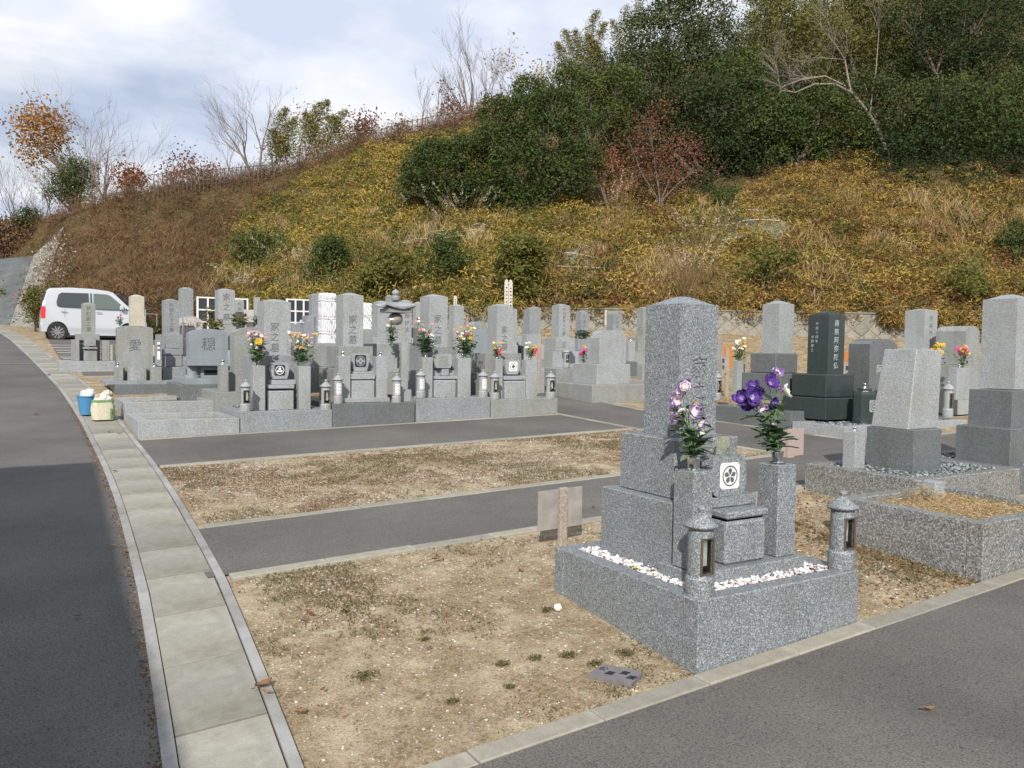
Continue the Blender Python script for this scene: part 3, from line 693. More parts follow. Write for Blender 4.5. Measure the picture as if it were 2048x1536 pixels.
def cutleaf(V, F, T, p, d, Ln, Wd):
    d = np.array(d) / np.linalg.norm(d); s_ = np.cross(d, [0, 0, 1.0]); s_ = s_ / (np.linalg.norm(s_) + 1e-9); n_ = np.cross(s_, d); k0 = len(V); tt = random.random()
    for t_, w in ((0, .05), (.3, .45), (.6, .42), (1, .02)):
        for q in (-1, 0, 1): V.append(p + d * Ln * t_ + s_ * q * w * Wd + n_ * (abs(q) * .12 * Wd - .25 * Ln * t_ * t_))
    for i in range(3):
        for q in range(2): a = k0 + i * 3 + q; F.append((a, a + 1, a + 4, a + 3)); T.append(tt)
def bouquet(label, base, heads, group=None, nleaf=14, leafsize=.05, stems=True, spiky=0, cat='flowers', leafmat_='lf_fresh', foliage_r=.06, name='flower_bouquet', hleaf=None):
    """base = point in the vase mouth, heads = list of (point, petal material, radius, kind, axis or None)"""
    base = np.array(base, float); t = thing(name, base, label, cat, group); H = max(h[0][2] for h in heads) - base[2] if heads else (hleaf or .3)
    if hleaf: H = hleaf
    if stems:
        mb = MB()
        for h in heads:
            p = h[0]; b0 = base + np.array([random.uniform(-.014, .014), random.uniform(-.014, .014), -.02]); m = b0 * .45 + p * .55 + np.array([0, 0, .12 * H * (1 if h[4] is None else 1.6)])
            mb.tube([b0, b0 * .6 + m * .4, m, p - (np.array([0, 0, .2 * h[2]]))], [.0034, .0032, .0028, .0024], 4)
        mb.build('stems', 'stem', t)
    V = []; F = []; T = []
    for i in range(nleaf):
        hh_ = random.uniform(.05, .75) * H
        if heads: h = random.choice(heads)[0]; c = base + (h - base) * (hh_ / max(H, .01)) + np.array([random.uniform(-1, 1), random.uniform(-1, 1), 0]) * foliage_r * .35
        else: c = base + np.array([random.uniform(-1, 1) * foliage_r, random.uniform(-1, 1) * foliage_r, hh_])
        a = random.uniform(0, 6.28); cutleaf(V, F, T, c, (math.cos(a), math.sin(a), random.uniform(-.2, 1.1)), leafsize * random.uniform(.7, 1.3), leafsize * random.uniform(.45, .7))
    for i in range(spiky):
        a = random.uniform(0, 6.28); e = random.uniform(.15, .7); d = np.array([math.cos(a) * e, math.sin(a) * e, 1.0]); cutleaf(V, F, T, base + np.array([0, 0, random.uniform(0, .5) * H]), d, H * random.uniform(.3, .6), .012)
    if V: mk('leaves', V, F, leafmat_, t, tint=T)
    bym = {}
    for p, mat, r, kind, axis in heads:
        L3 = ([], [], []); d = np.array(axis if axis is not None else (random.uniform(-.3, .3) - .25, -.55, random.uniform(.3, .9)))
        if kind == 'lis': petalflower(L3, np.array(p), d, r, 6, .7, .16, lambda q: .15 + .75 * q)
        elif kind == 'daisy': petalflower(L3, np.array(p), d, r, 11, .12, .04, lambda q: .3 + .5 * q)
        else: petalflower(L3, np.array(p), d, r, 5, .5, .12, lambda q: .3 + .5 * q)
        if r > .018 and len(heads) < 22: mk('blossom', L3[0], L3[1], mat, t, tint=L3[2])
        else:
            b_ = bym.setdefault(mat, ([], [], [])); k = len(b_[0]); b_[0].extend(L3[0]); b_[1].extend([tuple(i + k for i in f) for f in L3[1]]); b_[2].extend(L3[2])
    for mat, b_ in bym.items(): mk('blossoms', b_[0], b_[1], mat, t, tint=b_[2])
    return t
def small_bouquet(label, cx, V, y0, y1, cols, wpx, n=14, spiky=0, group='bouquets in grave vases', nleaf=40, rpx=5, leafmat_='lf_fresh', cat='flowers'):
    b = onv(cx, y1, V); tp = onv(cx, y0, V); Dp = b @ Fh; H = tp[2] - b[2]; w = wpx * Dp / FPX / 2; hs_ = []
    for i in range(n):
        f = random.uniform(.45, 1.0); a = random.uniform(0, 6.28); rr = w * math.sqrt(random.random()) * (.35 + .65 * f)
        hs_.append((b + np.array([rr * math.cos(a), rr * math.sin(a) * .7, H * f]), random.choice(cols), rpx * Dp / FPX * random.uniform(.6, 1.05), 'x', None))
    return bouquet(label, b, hs_, group, nleaf, H * .16, True, spiky, cat, leafmat_, w * 1.4)

# ------------------------------------------------------------------ the large grave in front
t = thing('grave', (3.286, 3.45, g(3.286, 3.45)), 'large speckled grey family grave in the foreground, between two open-windowed lanterns', 'grave')
E_ = .321
def frame_plinth(name, u0, u1, v0, v1, zt, mat, parent, rim=.13, fill='gravelg', rec=.02, n=1200, zb=None, r=.008):
    zb = min(g(u0, v0), g(u1, v0), g(u0, v1)) - .1 if zb is None else zb
    o = thing_or = None
    mb = MB()
    mb.box(u0, u1, v0, v0 + rim, zb, zt, .006); mb.box(u0, u1, v1 - rim, v1, zb, zt, .006)
    mb.box(u0, u0 + rim, v0 + rim, v1 - rim, zb, zt - .001, .003); mb.box(u1 - rim, u1, v0 + rim, v1 - rim, zb, zt - .001, .003)
    pl = mb.build(name, mat, parent)
    MB().box(u0 + rim, u1 - rim, v0 + rim, v1 - rim, zb, zt - rec - .012, .001).build('infill', 'soil', pl)
    if n:
        P = np.stack([rng.uniform(u0 + rim + .005, u1 - rim - .005, n), rng.uniform(v0 + rim + .005, v1 - rim - .005, n), np.full(n, zt - rec) + rng.uniform(-.006, .006, n)], 1)
        gr = pebbles('gravel', P, r * rng.uniform(.7, 1.3, n), fill, pl); gr['kind'] = 'stuff'
    return pl
U0, U1, V0, V1 = 2.7625, 3.937, 2.862, 4.075
pl = frame_plinth('plinth', U0, U1, V0, V1, E_, 'main', t, .095, 'gravelw', .006, 4600, r=.0085)
# plinth joint line near the front left corner is a mitre: thin recessed seam
MB().box(U0 - .0008, U0 + .001, V0 + .098, V0 + .1005, .02, E_ - .004, .0001).build('joint', 'engrave', pl)
MB().box(2.93, 3.73, 3.055, 3.35, .29, .379, .005).build('step_slab', 'main', t)
MB().box(2.976, 3.596, 3.29, 3.91, .30, .694, .006).build('lower_base', 'main', t)
MB().box(3.051, 3.521, 3.365, 3.835, .6955, 1.018, .006).build('upper_base', 'main', t)
class _B: pass
sb = _B(); sb.u0, sb.u1, sb.v0, sb.v1 = 3.146, 3.428, 3.45, 3.742; sb.zb, sb.zt = 1.0195, 1.757; sb.cu, sb.cv = 3.287, 3.596
tomb = tombmesh(sb, .05).build('tombstone', 'main', t)
# carved family-grave characters, cut into the front of the shaft
def brush(v3, seed=0): return v3
chars = [('家', 1.400, .125), ('之', 1.268, .105), ('墓', 1.140, .12)]
vs = []; fs = []
for ch, zc, sz in chars:
    v3, f3 = glyph(ch, .022); k = len(vs)
    for q in v3: vs.append((3.296 + q[0] * sz * .98 + q[1] * sz * .04, 3.45 - .010 + (q[2] + .5) * .018, zc + q[1] * sz * 1.0 + q[0] * sz * .07))
    fs += [tuple(a + k for a in f) for f in f3]
cut = mk('carving', vs, fs, 'main')
ok = False
try:
    bmx = bmesh.new(); bmx.from_mesh(cut.data); bmesh.ops.recalc_face_normals(bmx, faces=bmx.faces); bmx.to_mesh(cut.data); bmx.free()
    # close the shaft so that the cut has a solid to work on
    bmx = bmesh.new(); bmx.from_mesh(tomb.data); bmesh.ops.recalc_face_normals(bmx, faces=bmx.faces)
    bmx.to_mesh(tomb.data); bmx.free(); pass
    tomb_loc = np.array(tomb.location) + org(t)
    for v_ in cut.data.vertices: v_.co = Vector(np.array(v_.co) )
    nb = len(tomb.data.polygons)
    md = tomb.modifiers.new('cut', 'BOOLEAN'); md.operation = 'DIFFERENCE'; md.solver = 'EXACT'; md.object = cut; md.use_self = True
    bpy.context.view_layer.update()
    me = bpy.data.meshes.new_from_object(tomb.evaluated_get(bpy.context.evaluated_depsgraph_get()))
    zs_ = [v_.co.z for v_ in me.vertices]
    if len(me.polygons) > nb + 100 and max(zs_) - min(zs_) > .7: tomb.modifiers.clear(); tomb.data = me; ok = True
    else: tomb.modifiers.clear()
except Exception as ex:
    print('boolean failed', ex); tomb.modifiers.clear()
if ok: bpy.data.objects.remove(cut)
else:
    cut.name = 'inscription'; cut.parent = t; cut.location = -np.array(t.location)
print('CARVED', ok)
# flower pillars with steel vases
for nm, a, b_, z1 in (('flower_pillar', 2.941, 3.072, .886), ('flower_pillar', 3.557, 3.700, .882)):
    fp = MB().box(a, b_, 3.10, 3.25, .3800, z1, .005).build(nm, 'main', t)
for cu_ in (3.006, 3.628):
    mb = MB(); mb.lathe(cu_, 3.175, [(.044, .8865), (.046, .8895), (.036, .893), (.030, .897), (.030, .915), (.034, .945), (.036, .948), (.033, .947), (.028, .915)], 28); autosmooth(mb.build('vase', 'steel', t), 40)
# incense house, cap, shelf
MB().box(3.176, 3.472, 3.10, 3.28, .380, .609, .014).build('incense_block', 'main', t)
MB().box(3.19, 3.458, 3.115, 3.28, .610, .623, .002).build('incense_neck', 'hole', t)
MB().box(3.168, 3.476, 3.088, 3.28, .624, .662, .010).build('incense_cap', 'main', t)
MB().box(3.14, 3.50, 3.20, 3.2885, .664, .722, .005).build('shelf', 'main', t)
# water bowl with rounded right side and crest
def bowlprof(u0, u1, z0, z1, n=6):
    p = [(u0 + .02, z0), (u1 - .045, z0)]
    for i in range(n + 1): a = -math.pi / 2 + math.pi * .5 * i / n; p.append((u1 - .045 + .05 * math.cos(a), z0 + .07 + .07 * math.sin(a)))
    p += [(u1 + .002, z1 - .06), (u1 - .012, z1 - .002), (u1 - .02, z1), (u0 + .02, z1), (u0 + .012, z1 - .002), (u0 - .002, z1 - .06)]
    for i in range(n + 1): a = math.pi + math.pi * .5 * i / n; p.append((u0 + .045 + .05 * math.cos(a), z0 + .07 + .07 * math.sin(a)))
    return p
wb = MB().prism(bowlprof(3.166, 3.412, .7235, .94), 3.20, 3.285).build('water_bowl', 'main', t)
ring_emblem((3.290, 3.1985, .832), .056, 'engrave', wb, 'bellflower', 'white_emblem')
# ribbed glass tumbler upside down on the bowl
tg = thing('drinking_glass', (3.284, 3.245, .9405), 'upturned ribbed yellowish glass tumbler on the water bowl of the front grave', 'glass')
vs = []; prof = [(.036, 0), (.0365, .004), (.034, .07), (.031, .098), (.028, .102)]
mb = MB(); n = 48; vv_ = []
for r, z in prof:
    for i in range(n): a = 2 * math.pi * i / n; rr = r * (1 + (.035 * (1 if i % 2 else -1) if .01 < z < .08 else 0)); vv_.append((3.284 + rr * math.cos(a), 3.245 + rr * math.sin(a), .9415 + z))
ff = [(j * n + i, j * n + (i + 1) % n, (j + 1) * n + (i + 1) % n, (j + 1) * n + i) for j in range(len(prof) - 1) for i in range(n)] + [tuple((len(prof) - 1) * n + i for i in range(n))]
mk('tumbler', vv_, ff, 'cupglass', tg)
lantern(1399, 2.945, 1193, 1012, 25.6, 'open', 'open-windowed stone lantern on the near corner of the foreground plot', None, mat='main')
lantern(1682, 2.945, 1136, 981, 23.2, 'open', 'open-windowed stone lantern on the right front corner of the foreground plot', None, mat='main')
# bouquets (blossom columns and rows taken from the photograph, set around the two vases)
def fl(px, py, D, mat, rpx, kind='lis', axis=None): return (at(px, py, D), mat, 1.0 * rpx * D / FPX, kind, axis)
DL = float(np.array([3.006, 3.175, 0]) @ Fh); DR = float(np.array([3.628, 3.175, 0]) @ Fh)
wp = 'pt_whitepurple'; pu = 'pt_purple'
hl_ = [fl(1370, 774, DL, wp, 13, 'lis', (-.4, -.5, .3)), fl(1362, 785, DL + .03, wp, 12, 'lis', (-.7, -.4, .1)), fl(1358, 799, DL - .02, wp, 15, 'lis', (-.8, -.4, -.2)), fl(1351, 816, DL, wp, 12, 'lis', (-.8, -.4, -.5)), fl(1362, 817, DL - .04, 'pt_white', 12, 'lis', (0, -.5, -.8)),
       fl(1354, 831, DL - .03, wp, 14, 'lis', (-.5, -.5, -.8)), fl(1381, 823, DL - .05, wp, 17, 'lis', (.1, -.6, .1)), fl(1397, 846, DL - .02, wp, 14, 'lis', (.6, -.6, -.5)), fl(1400, 864, DL - .02, 'pt_white', 8, 'lis', (.3, -.3, -1)), fl(1387, 810, DL - .02, 'lf_orange', 8, 'lis', (.2, -.6, .4))]
bouquet('wilted drooping white and purple flowers in the left vase of the foreground grave', (3.006, 3.175, .945), hl_, None, 58, .085, foliage_r=.06)
hr_ = [fl(1484, 796, DR - .02, pu, 17, 'lis', (-.7, -.5, .2)), fl(1502, 795, DR - .06, pu, 20, 'lis', (-.2, -.8, .2)), fl(1492, 808, DR - .02, pu, 14, 'lis', (-.4, -.6, -.3)), fl(1506, 775, DR, pu, 13, 'lis', (-.4, -.3, .7)), fl(1519, 783, DR + .02, pu, 11, 'lis', (.3, -.4, .5)), fl(1538, 768, DR - .03, pu, 17, 'lis', (-.1, -.7, .4)),
       fl(1551, 750, DR, wp, 15, 'lis', (.1, -.5, .6)), fl(1542, 803, DR - .05, pu, 13, 'lis', (.1, -.7, -.1)), fl(1519, 814, DR - .04, wp, 14, 'lis', (0, -.6, -.2)), fl(1556, 781, DR, wp, 12, 'lis', (.3, -.5, .4)), fl(1567, 785, DR - .03, 'pt_white', 15, 'lis', (.5, -.5, .3)), fl(1516, 792, DR + .03, wp, 9, 'lis', (.2, -.4, .5)), fl(1545, 842, DR - .03, wp, 8, 'lis', (0, -.6, -.4)), fl(1469, 770, DR - .1, 'pt_yellow', 5, 'lis', (-.9, 0, .1))]
bouquet('fresh deep purple and white flowers in the right vase of the foreground grave', (3.628, 3.175, .945), hr_[:-1], None, 70, .095, foliage_r=.09)

# ------------------------------------------------------------------ empty plot frame on the right and the pair of graves behind it
t = thing('grave_plot_frame', (5.6, 3.4, g(5.6, 3.4)), 'empty granite plot frame full of dry grass on the right beside the foreground grave', 'plot frame')
zt = onv(1968, 1048, 2.865)[2]
pl = frame_plinth('plinth', 5.132, 6.36, 2.865, 3.93, zt, 'mossy', t, .11, 'gravelg', .05, 0)
MB().box(5.95, 6.08, 3.70, 3.80, zt - .05, zt + .075, .004).build('marker_block', 'light', t)
n = 5000; P = np.stack([rng.uniform(5.26, 6.24, n), rng.uniform(2.99, 3.81, n), np.zeros(n)], 1); P[:, 2] = zt - .055 + rng.random(n) * .03 + .11 * np.exp(-((P[:, 0] - 5.80) ** 2 + (P[:, 1] - 3.72) ** 2) / .03) * rng.random(n)
leaves('dry_grass', P, .045, .004, 'lf_straw', t, .5)['kind'] = 'stuff'

t = thing('grave', (6.9, 4.55, g(6.9, 4.55)), 'grave with a blank pale trapezoid stone on a dark block, right of the purple flowers', 'grave')
zt = onv(1843, 960, 3.95)[2]; zp = zt
frame_plinth('plinth', 6.13, 7.62, 3.95, 5.05, zt, 'mossy', t, .11, 'gravelg', .008, 1400, r=.012)
b = Box(None, 1829, 1884, 861, 943, 4.27, .46); b.zb = zt - .04
block(b, 'dark', 'base_stone', t)
b2 = Box(None, 1829, 1879, 699, 860, 4.33, .36); b2.v1 = 4.33 + .34; zc = onv(1829, 860, 4.33)[2]
MB().box(b.u0 - .0, b2.u1 + .02, 4.33, 4.69, zc + .004, b2.zt + .0, .006, fn=lambda p: np.array([p[0] + (.085 * (p[2] - zc) / (b2.zt - zc) if p[0] < b2.cu else .02 * (p[2] - zc) / (b2.zt - zc)), p[1] - .05 * (p[2] - zc) / (b2.zt - zc) * (1 if p[1] > 4.5 else 0), p[2]])).build('tombstone', 'light', t)
b = Box(1695, 1712, 1732, 864, 931, 4.62, .13); b.zb = zt - .03; block(b, 'light', 'flower_pillar', t)
vase(b.cu, b.cv, b.zt + .001, .022, .03, t)

t = thing('grave', (8.1, 4.5, g(8.1, 4.5)), 'tall pale tombstone on two dark base blocks at the right edge of the view', 'grave')
frame_plinth('plinth', 7.63, 9.3, 3.95, 5.05, zp, 'dark', t, .11, 'gravelg', .008, 900, r=.012)
b = Box(1966, 2036, 2100, 596, 779, 4.30); b.v1 = onu(1966, 596, b.u0)[1]; b.u1 = b.u0 + (b.v1 - b.v0); b.cu = (b.u0 + b.u1) / 2; b.cv = (b.v0 + b.v1) / 2; b.w = b.u1 - b.u0; tombmesh(b, .05).build('tombstone', 'light', t)
b = Box(1938, 2026, 2130, 782, 858, 4.22); b.v1 = onu(1938, 782, b.u0)[1]; b.u1 = b.u0 + b.v1 - b.v0; block(b, 'dark', 'upper_base', t)
b = Box(1912, 2022, 2170, 859, 950, 4.12); b.v1 = onu(1912, 859, b.u0)[1]; b.u1 = b.u0 + b.v1 - b.v0; b.zb = zp - .03; block(b, 'dark', 'lower_base', t)

# ------------------------------------------------------------------ left block, front row: four family graves
def crestbowl(t, x0, x1, yt, yb, V, mat, crest, figmat, field, ccx, ccy, rpx, depth=.09):
    a = onv(x0, yt, V); c = onv(x1, yb, V); H = a[2] - c[2]; w = c[0] - a[0]; u0, u1 = a[0], c[0]; z0, z1 = c[2], a[2]
    prof = [(u0 + w * .12, z0), (u1 - w * .12, z0), (u1 - w * .04, z0 + H * .3), (u1, z0 + H * .62), (u1 - w * .03, z0 + H * .92), (u1 - w * .1, z1), (u0 + w * .1, z1), (u0 + w * .03, z0 + H * .92), (u0, z0 + H * .62), (u0 + w * .04, z0 + H * .3)]
    o = MB().prism(prof, V, V + depth).build('water_bowl', mat, t)
    p = onv(ccx, ccy, V - .001); ring_emblem((p[0], V - .0015, p[2]), rpx * (p @ Fh) / FPX, figmat, o, crest, field); return o
def grave_front(label, V, st, dai, stands, bowl, slabs, blockr, plinth, mat, dmat, pmat, crestargs, vases=True, text='家之墓', tz=(650, 672, 694), tsz=20, tx=None, cupy=None, infill='gravelg'):
    pb = Box(None, plinth[0], plinth[1], plinth[2], plinth[3], 10.79, 1.32)
    t = thing('grave', (pb.cu, pb.cv, g(pb.cu, pb.v0)), label, 'grave')
    frame_plinth('plinth', pb.u0 + .004, pb.u1 - .004, 10.79, 12.1, pb.zt, pmat, t, .12, infill, .01, 700, r=.013)
    base = pb.zt - .03
    b = Box(*st, V); sq(b); s0 = b
    tombmesh(b, .04).build('tombstone', mat, t)
    if text:
        for ch, yy in zip(text, tz):
            p = onv(tx, yy, V); inscription(ch, (p[0], V - .0008, p[2]), (1, 0, 0), (0, 0, 1), tsz * (p @ Fh) / FPX * 1.15, 0, 'engrave', t, .001, bold=.0, name='inscription')
    zb = b.zb
    for k, d in enumerate(dai):
        c = Box(None, d[0], d[1], d[2], d[3], d[4], d[5]); c.zt = zb - .0015; 
        if k == len(dai) - 1: c.zb = base
        c.v1 = max(c.v1, s0.v1 + .05); block(c, dmat, 'upper_base' if k == 0 else 'lower_base', t); zb = c.zb
    for sx in stands:
        c = Box(None, sx[0], sx[1], sx[2], 800, 11.05, None if False else .15); c.zb = base; block(c, mat, 'flower_pillar', t)
        if vases: vase(c.cu, c.cv, c.zt + .001, .027, .055, t)
    for s_ in slabs:
        c = Box(None, *s_[:4], s_[4], s_[5]); block(c, mat, s_[6] if len(s_) > 6 else 'incense_slab', t)
    c = Box(None, *blockr, 11.05, .22); c.zb = base; MB().box(*c.dims(), .012).build('incense_block', mat, t)
    if bowl: crestbowl(t, *bowl, *crestargs)
    return t, pb
A1, p1 = grave_front('grave with a white cloverleaf crest, leftmost tall grave of the front row', 11.55, (516.5, 528.2, 581.7, 601.7, 711), [(507, 597, 713, 770, 11.35, .5), (503, 607, 768, 800, 11.25, .6)],
    [(507, 530.7, 731.4), (598.5, 621.8, 732.5)], (542, 578.5, 725.5, 757.7, 11.18, 'light'), [(543.6, 592, 760, 769.4, 11.16, .3), (538, 589, 770, 777.6, 11.08, .2, 'incense_cap')], (538.5, 588, 782, 816), (480.6, 665, 824, 869.6), 'light', 'blue', 'blue',
    ('trefoil', 'white_emblem', 'navy', 559.5, 740.5, 8.6), tz=(654, 674, 695.5), tsz=16.5, tx=550)
A2, p2 = grave_front('front-row grave with a white four-diamond crest, empty steel vases and a dark plinth', 11.6, (672.5, 686.6, 727, 589, 692), [(678, 746, 693, 736, 11.4, .5), (668, 768, 736, 800, 11.3, .6)],
    [(677.8, 701.5, 712), (753.4, 776, 713)], (704, 738, 706.8, 742, 11.18, 'light'), [(703, 750, 743, 747.5, 11.16, .3), (703, 750.4, 748, 759, 11.05, .22, 'incense_cap'), (684, 780, 797, 806, 10.93, .4, 'step_slab')], (704, 750, 761, 796), (664.6, 830.3, 808, 857), 'light', 'aged', 'dark',
    ('diamonds', 'light', 'navy', 721, 722, 9.6), tz=(639, 659.5, 680), tsz=16.5, tx=706)
A3, p3 = grave_front('front-row grave with a raised circle crest and tall mixed flowers with coral carnations', 11.6, (840.4, 858, 895.8, 591.6, 692.5), [(850, 913, 693, 742, 11.4, .45), (846, 924, 742, 790, 11.3, .55)],
    [(845.7, 866, 714.7), (917, 942.3, 716)], (868, 905.4, 707.7, 735.8, 11.1, 'light'), [(884, 898, 736, 751.6, 11.12, .08, 'pedestal'), (866, 914, 741, 752, 11.2, .2), (868.5, 916, 752.5, 758.6, 11.08, .25, 'incense_cap')], (869.4, 912.5, 760.4, 789.4), (832.5, 981.3, 797.3, 849), 'light', 'blue', 'blue',
    ('ring', 'aged', 'aged', 887.5, 722, 8.4), tz=(638, 660, 680.5), tsz=15.5, tx=876)
A4, p4 = grave_front('front-row grave with a black and white ringed-diamond crest and red-tagged flowers', 11.6, (974.6, 994, 1026, 611, 706), [(971, 1043, 708, 746, 11.4, .5), (966, 1050, 746, 790, 11.3, .6)],
    [(991.7, 1006.3, 718), (1053, 1075.4, 720)], (1011, 1039.3, 719.4, 748.7, 11.15, 'light'), [(1008, 1052.7, 752, 760, 11.08, .25, 'incense_cap')], (1010, 1051.5, 762, 790), (982.3, 1116, 799, 837), 'light', 'aged', 'aged',
    ('diamond', 'engrave', 'white_emblem', 1026.5, 733, 7.6), tz=(660, 677, 694), tsz=13.5, tx=1009)
for c, kd, w_ in ((491.5, 'open', 'left'), (651.5, 'open', 'right')): lantern(c, 10.86, 823, 759, 9.2, kd, 'open-windowed lantern on the %s front corner of the plot with the cloverleaf crest' % w_)
for c, w_, yb_, yt_ in ((676, 'left', 807, 746), (793, 'right', 807, 747)): lantern(c, 10.86, yb_, yt_, 8.4, 'lattice', 'lattice-panelled lantern on the %s front corner of the four-diamond crest plot' % w_)
for c, w_, yb_, yt_ in ((841.5, 'left', 796, 738), (966, 'right', 795.5, 739)): lantern(c, 10.86, yb_, yt_, 8.4, 'lattice', 'lattice-panelled lantern on the %s front corner of the raised-circle crest plot' % w_)
for c, w_, yb_, yt_ in ((989, 'left', 799, 742), (1101, 'right', 797.5, 742)): lantern(c, 10.86, yb_, yt_, 8.8, 'open', 'open-windowed lantern on the %s front corner of the ringed-diamond crest plot' % w_)
# stele standing in the second plot, its broad face turned to the left
t = thing('name_stele', (6.0, 11.2, 1), 'tall pale stone slab with small writing, right of the four-diamond crest grave', 'stele')
b = Box(777, 803.5, 816.7, 684, 779, 11.1); block(b, 'light', 'slab', t, .004)
inscription('先祖代々', (b.u0 - .001, b.cv + .02, b.zt - .15), (0, -1, 0), (0, 0, 1), .05, .09, 'engrave', t)
MB().box(b.u0 - .002, b.u0 + .004, b.v0 + .09, b.v0 + .15, b.zt - .38, b.zt - .12, .001).build('dark_cartouche', 'navy', t)
c = Box(None, 802.6, 823.7, 779.7, 806, 11.0, .25); MB().box(*c.dims(), .01).build('foot', 'light', t)

# flowers of the front row
small_bouquet('pink and white bouquet around a large yellow gerbera, left vase of the cloverleaf grave', 515, 11.12, 664, 726, ['pt_pink', 'pt_pink', 'pt_pink', 'pt_white'], 46, 60, rpx=3.8, nleaf=130)
P_ = thing('gerbera', onv(517.5, 683, 11.0), 'single large yellow gerbera head in the left bouquet of the cloverleaf grave', 'flower'); q_ = onv(517.5, 683, 11.0); L3 = ([], [], []); petalflower(L3, q_, np.array([-.2, -1, .3]), .045, 14, .1, .03, lambda q: .2 + .6 * q); mk('petals', L3[0], L3[1], 'pt_yellow', P_, tint=L3[2])
small_bouquet('pink and white bouquet with yellow blooms, right vase of the cloverleaf grave', 604, 11.12, 666, 727, ['pt_pink', 'pt_pink', 'pt_pink', 'pt_white', 'pt_yellow'], 60, 52, rpx=3.9, nleaf=130)
small_bouquet('tall bouquet of coral carnations and green sprays, left vase of the raised-circle crest grave', 852, 11.12, 642, 709, ['pt_coral', 'pt_coral', 'pt_coral', 'pt_white'], 40, 14, 26, rpx=4.3, nleaf=190, leafmat_='lf_fresh')
small_bouquet('wide bouquet of yellow chrysanthemums with sprays, right vase of the raised-circle crest grave', 930, 11.12, 650, 711, ['pt_yellow', 'pt_yellow', 'pt_yellow', 'pt_magenta', 'pt_white'], 54, 26, 26, rpx=4.2, nleaf=190)
small_bouquet('short yellow and green bouquet with a red tag, left vase of the ringed-diamond grave', 994, 11.12, 684, 714, ['pt_yellow', 'pt_white'], 28, 10, 26, rpx=3.5, nleaf=120)
small_bouquet('short yellow and green bouquet with a red tag, right vase of the ringed-diamond grave', 1062, 11.12, 684, 714, ['pt_yellow', 'pt_white'], 30, 9, 28, rpx=3.5, nleaf=130)
for px_, w_ in ((1000, 'left'), (1071, 'right')):
    p = onv(px_, 703, 11.02); tt = thing('red_tag', p, 'bright red tag tucked into the %s bouquet of the ringed-diamond grave' % w_, 'tag'); MB().box(p[0] - .018, p[0] + .018, p[1] - .004, p[1] + .004, p[2] - .045, p[2] + .055, .004, fn=lambda q: np.array([q[0] + .35 * (q[2] - p[2]), q[1], q[2]])).build('card', 'redcard', tt) if 'redcard' in M else None
# ------------------------------------------------------------------ further graves
def rearbase(b, t, mats, steps, zg):
    """stack of plain blocks beneath a shaft: steps = [(extra half-width, bottom z)...]"""
    zt = b.zb - .0015
    for k, (ex, zb) in enumerate(steps):
        MB().box(b.u0 - ex, b.u1 + ex, b.v0 - ex, b.v1 + ex, zb, zt, .006).build('upper_base' if k == 0 else 'lower_base', mats, t); zt = zb - .0015
    if zt > zg: MB().box(b.u0 - steps[-1][0] - .18, b.u1 + steps[-1][0] + .18, b.v0 - steps[-1][0] - .3, b.v1 + steps[-1][0] + .12, zg - .08, zt, .008).build('plinth', mats, t)
def shaft(label, st, V, mat, bmat=None, tiers=None, dome=.035, text=None, tcol='engrave', cat='grave', front=None, group=None, side=None, tsz=None, cap=None, zplinth=True):
    b = sq(Box(*st, V)); zg = g(b.cu, b.cv); t = thing('grave', (b.cu, b.cv, zg), label, cat, group); bmat = bmat or mat
    if cap:
        b2 = _B(); b2.__dict__.update(b.__dict__); tombmesh(b, .004).build('tombstone', mat, t); w = b.w
        b2.u0 += w * .14; b2.u1 -= w * .14; b2.v0 += w * .14; b2.v1 -= w * .14; b2.zb = b.zt - .001; b2.zt = b.zt + cap; tombmesh(b2, cap * .8, taper=.12).build('cap', mat, t)
    else: tombmesh(b, dome).build('tombstone', mat, t)
    if text:
        n_ = len(text); H = b.zt - b.zb; sz = tsz or min(b.w * .5, H / n_ * .8); pt = min(H * .86 / n_, sz * 1.35)
        inscription(text, (b.cu, b.v0 - .001, b.zt - (H - pt * (n_ - 1)) / 2), (1, 0, 0), (0, 0, 1), sz, pt, tcol, t, .001, bold=.0)
    if side:
        for k, s_ in enumerate(side):
            inscription(s_, (b.u0 - .001, b.cv + .02 - (k * .07 if len(side) > 1 else 0) * -1, b.zt - .12 - .18 * k), (0, -1, 0), (0, 0, 1), .045, .06, tcol, t, .001, bold=0)
    zt = b.zb - .0015
    for k, (x0, xm, x1, yb) in enumerate(tiers or []):
        c = Box(x0, xm, x1, 700, yb, V - .03 - .09 * (k + 1), None); w = c.u1 - c.u0; MB().box(c.u0, c.u1, b.cv - w / 2, b.cv + w / 2, c.zb, zt, .006).build('upper_base' if k == 0 else 'lower_base', bmat, t); zt = c.zb - .0015
    if zplinth and zt > zg + .02:
        w = b.w / 2 + .25 + .1 * len(tiers or []); MB().box(b.cu - w, b.cu + w, b.cv - w - .12, b.cv + w, zg - .15, zt, .008).build('plinth', bmat, t)
    return t, b
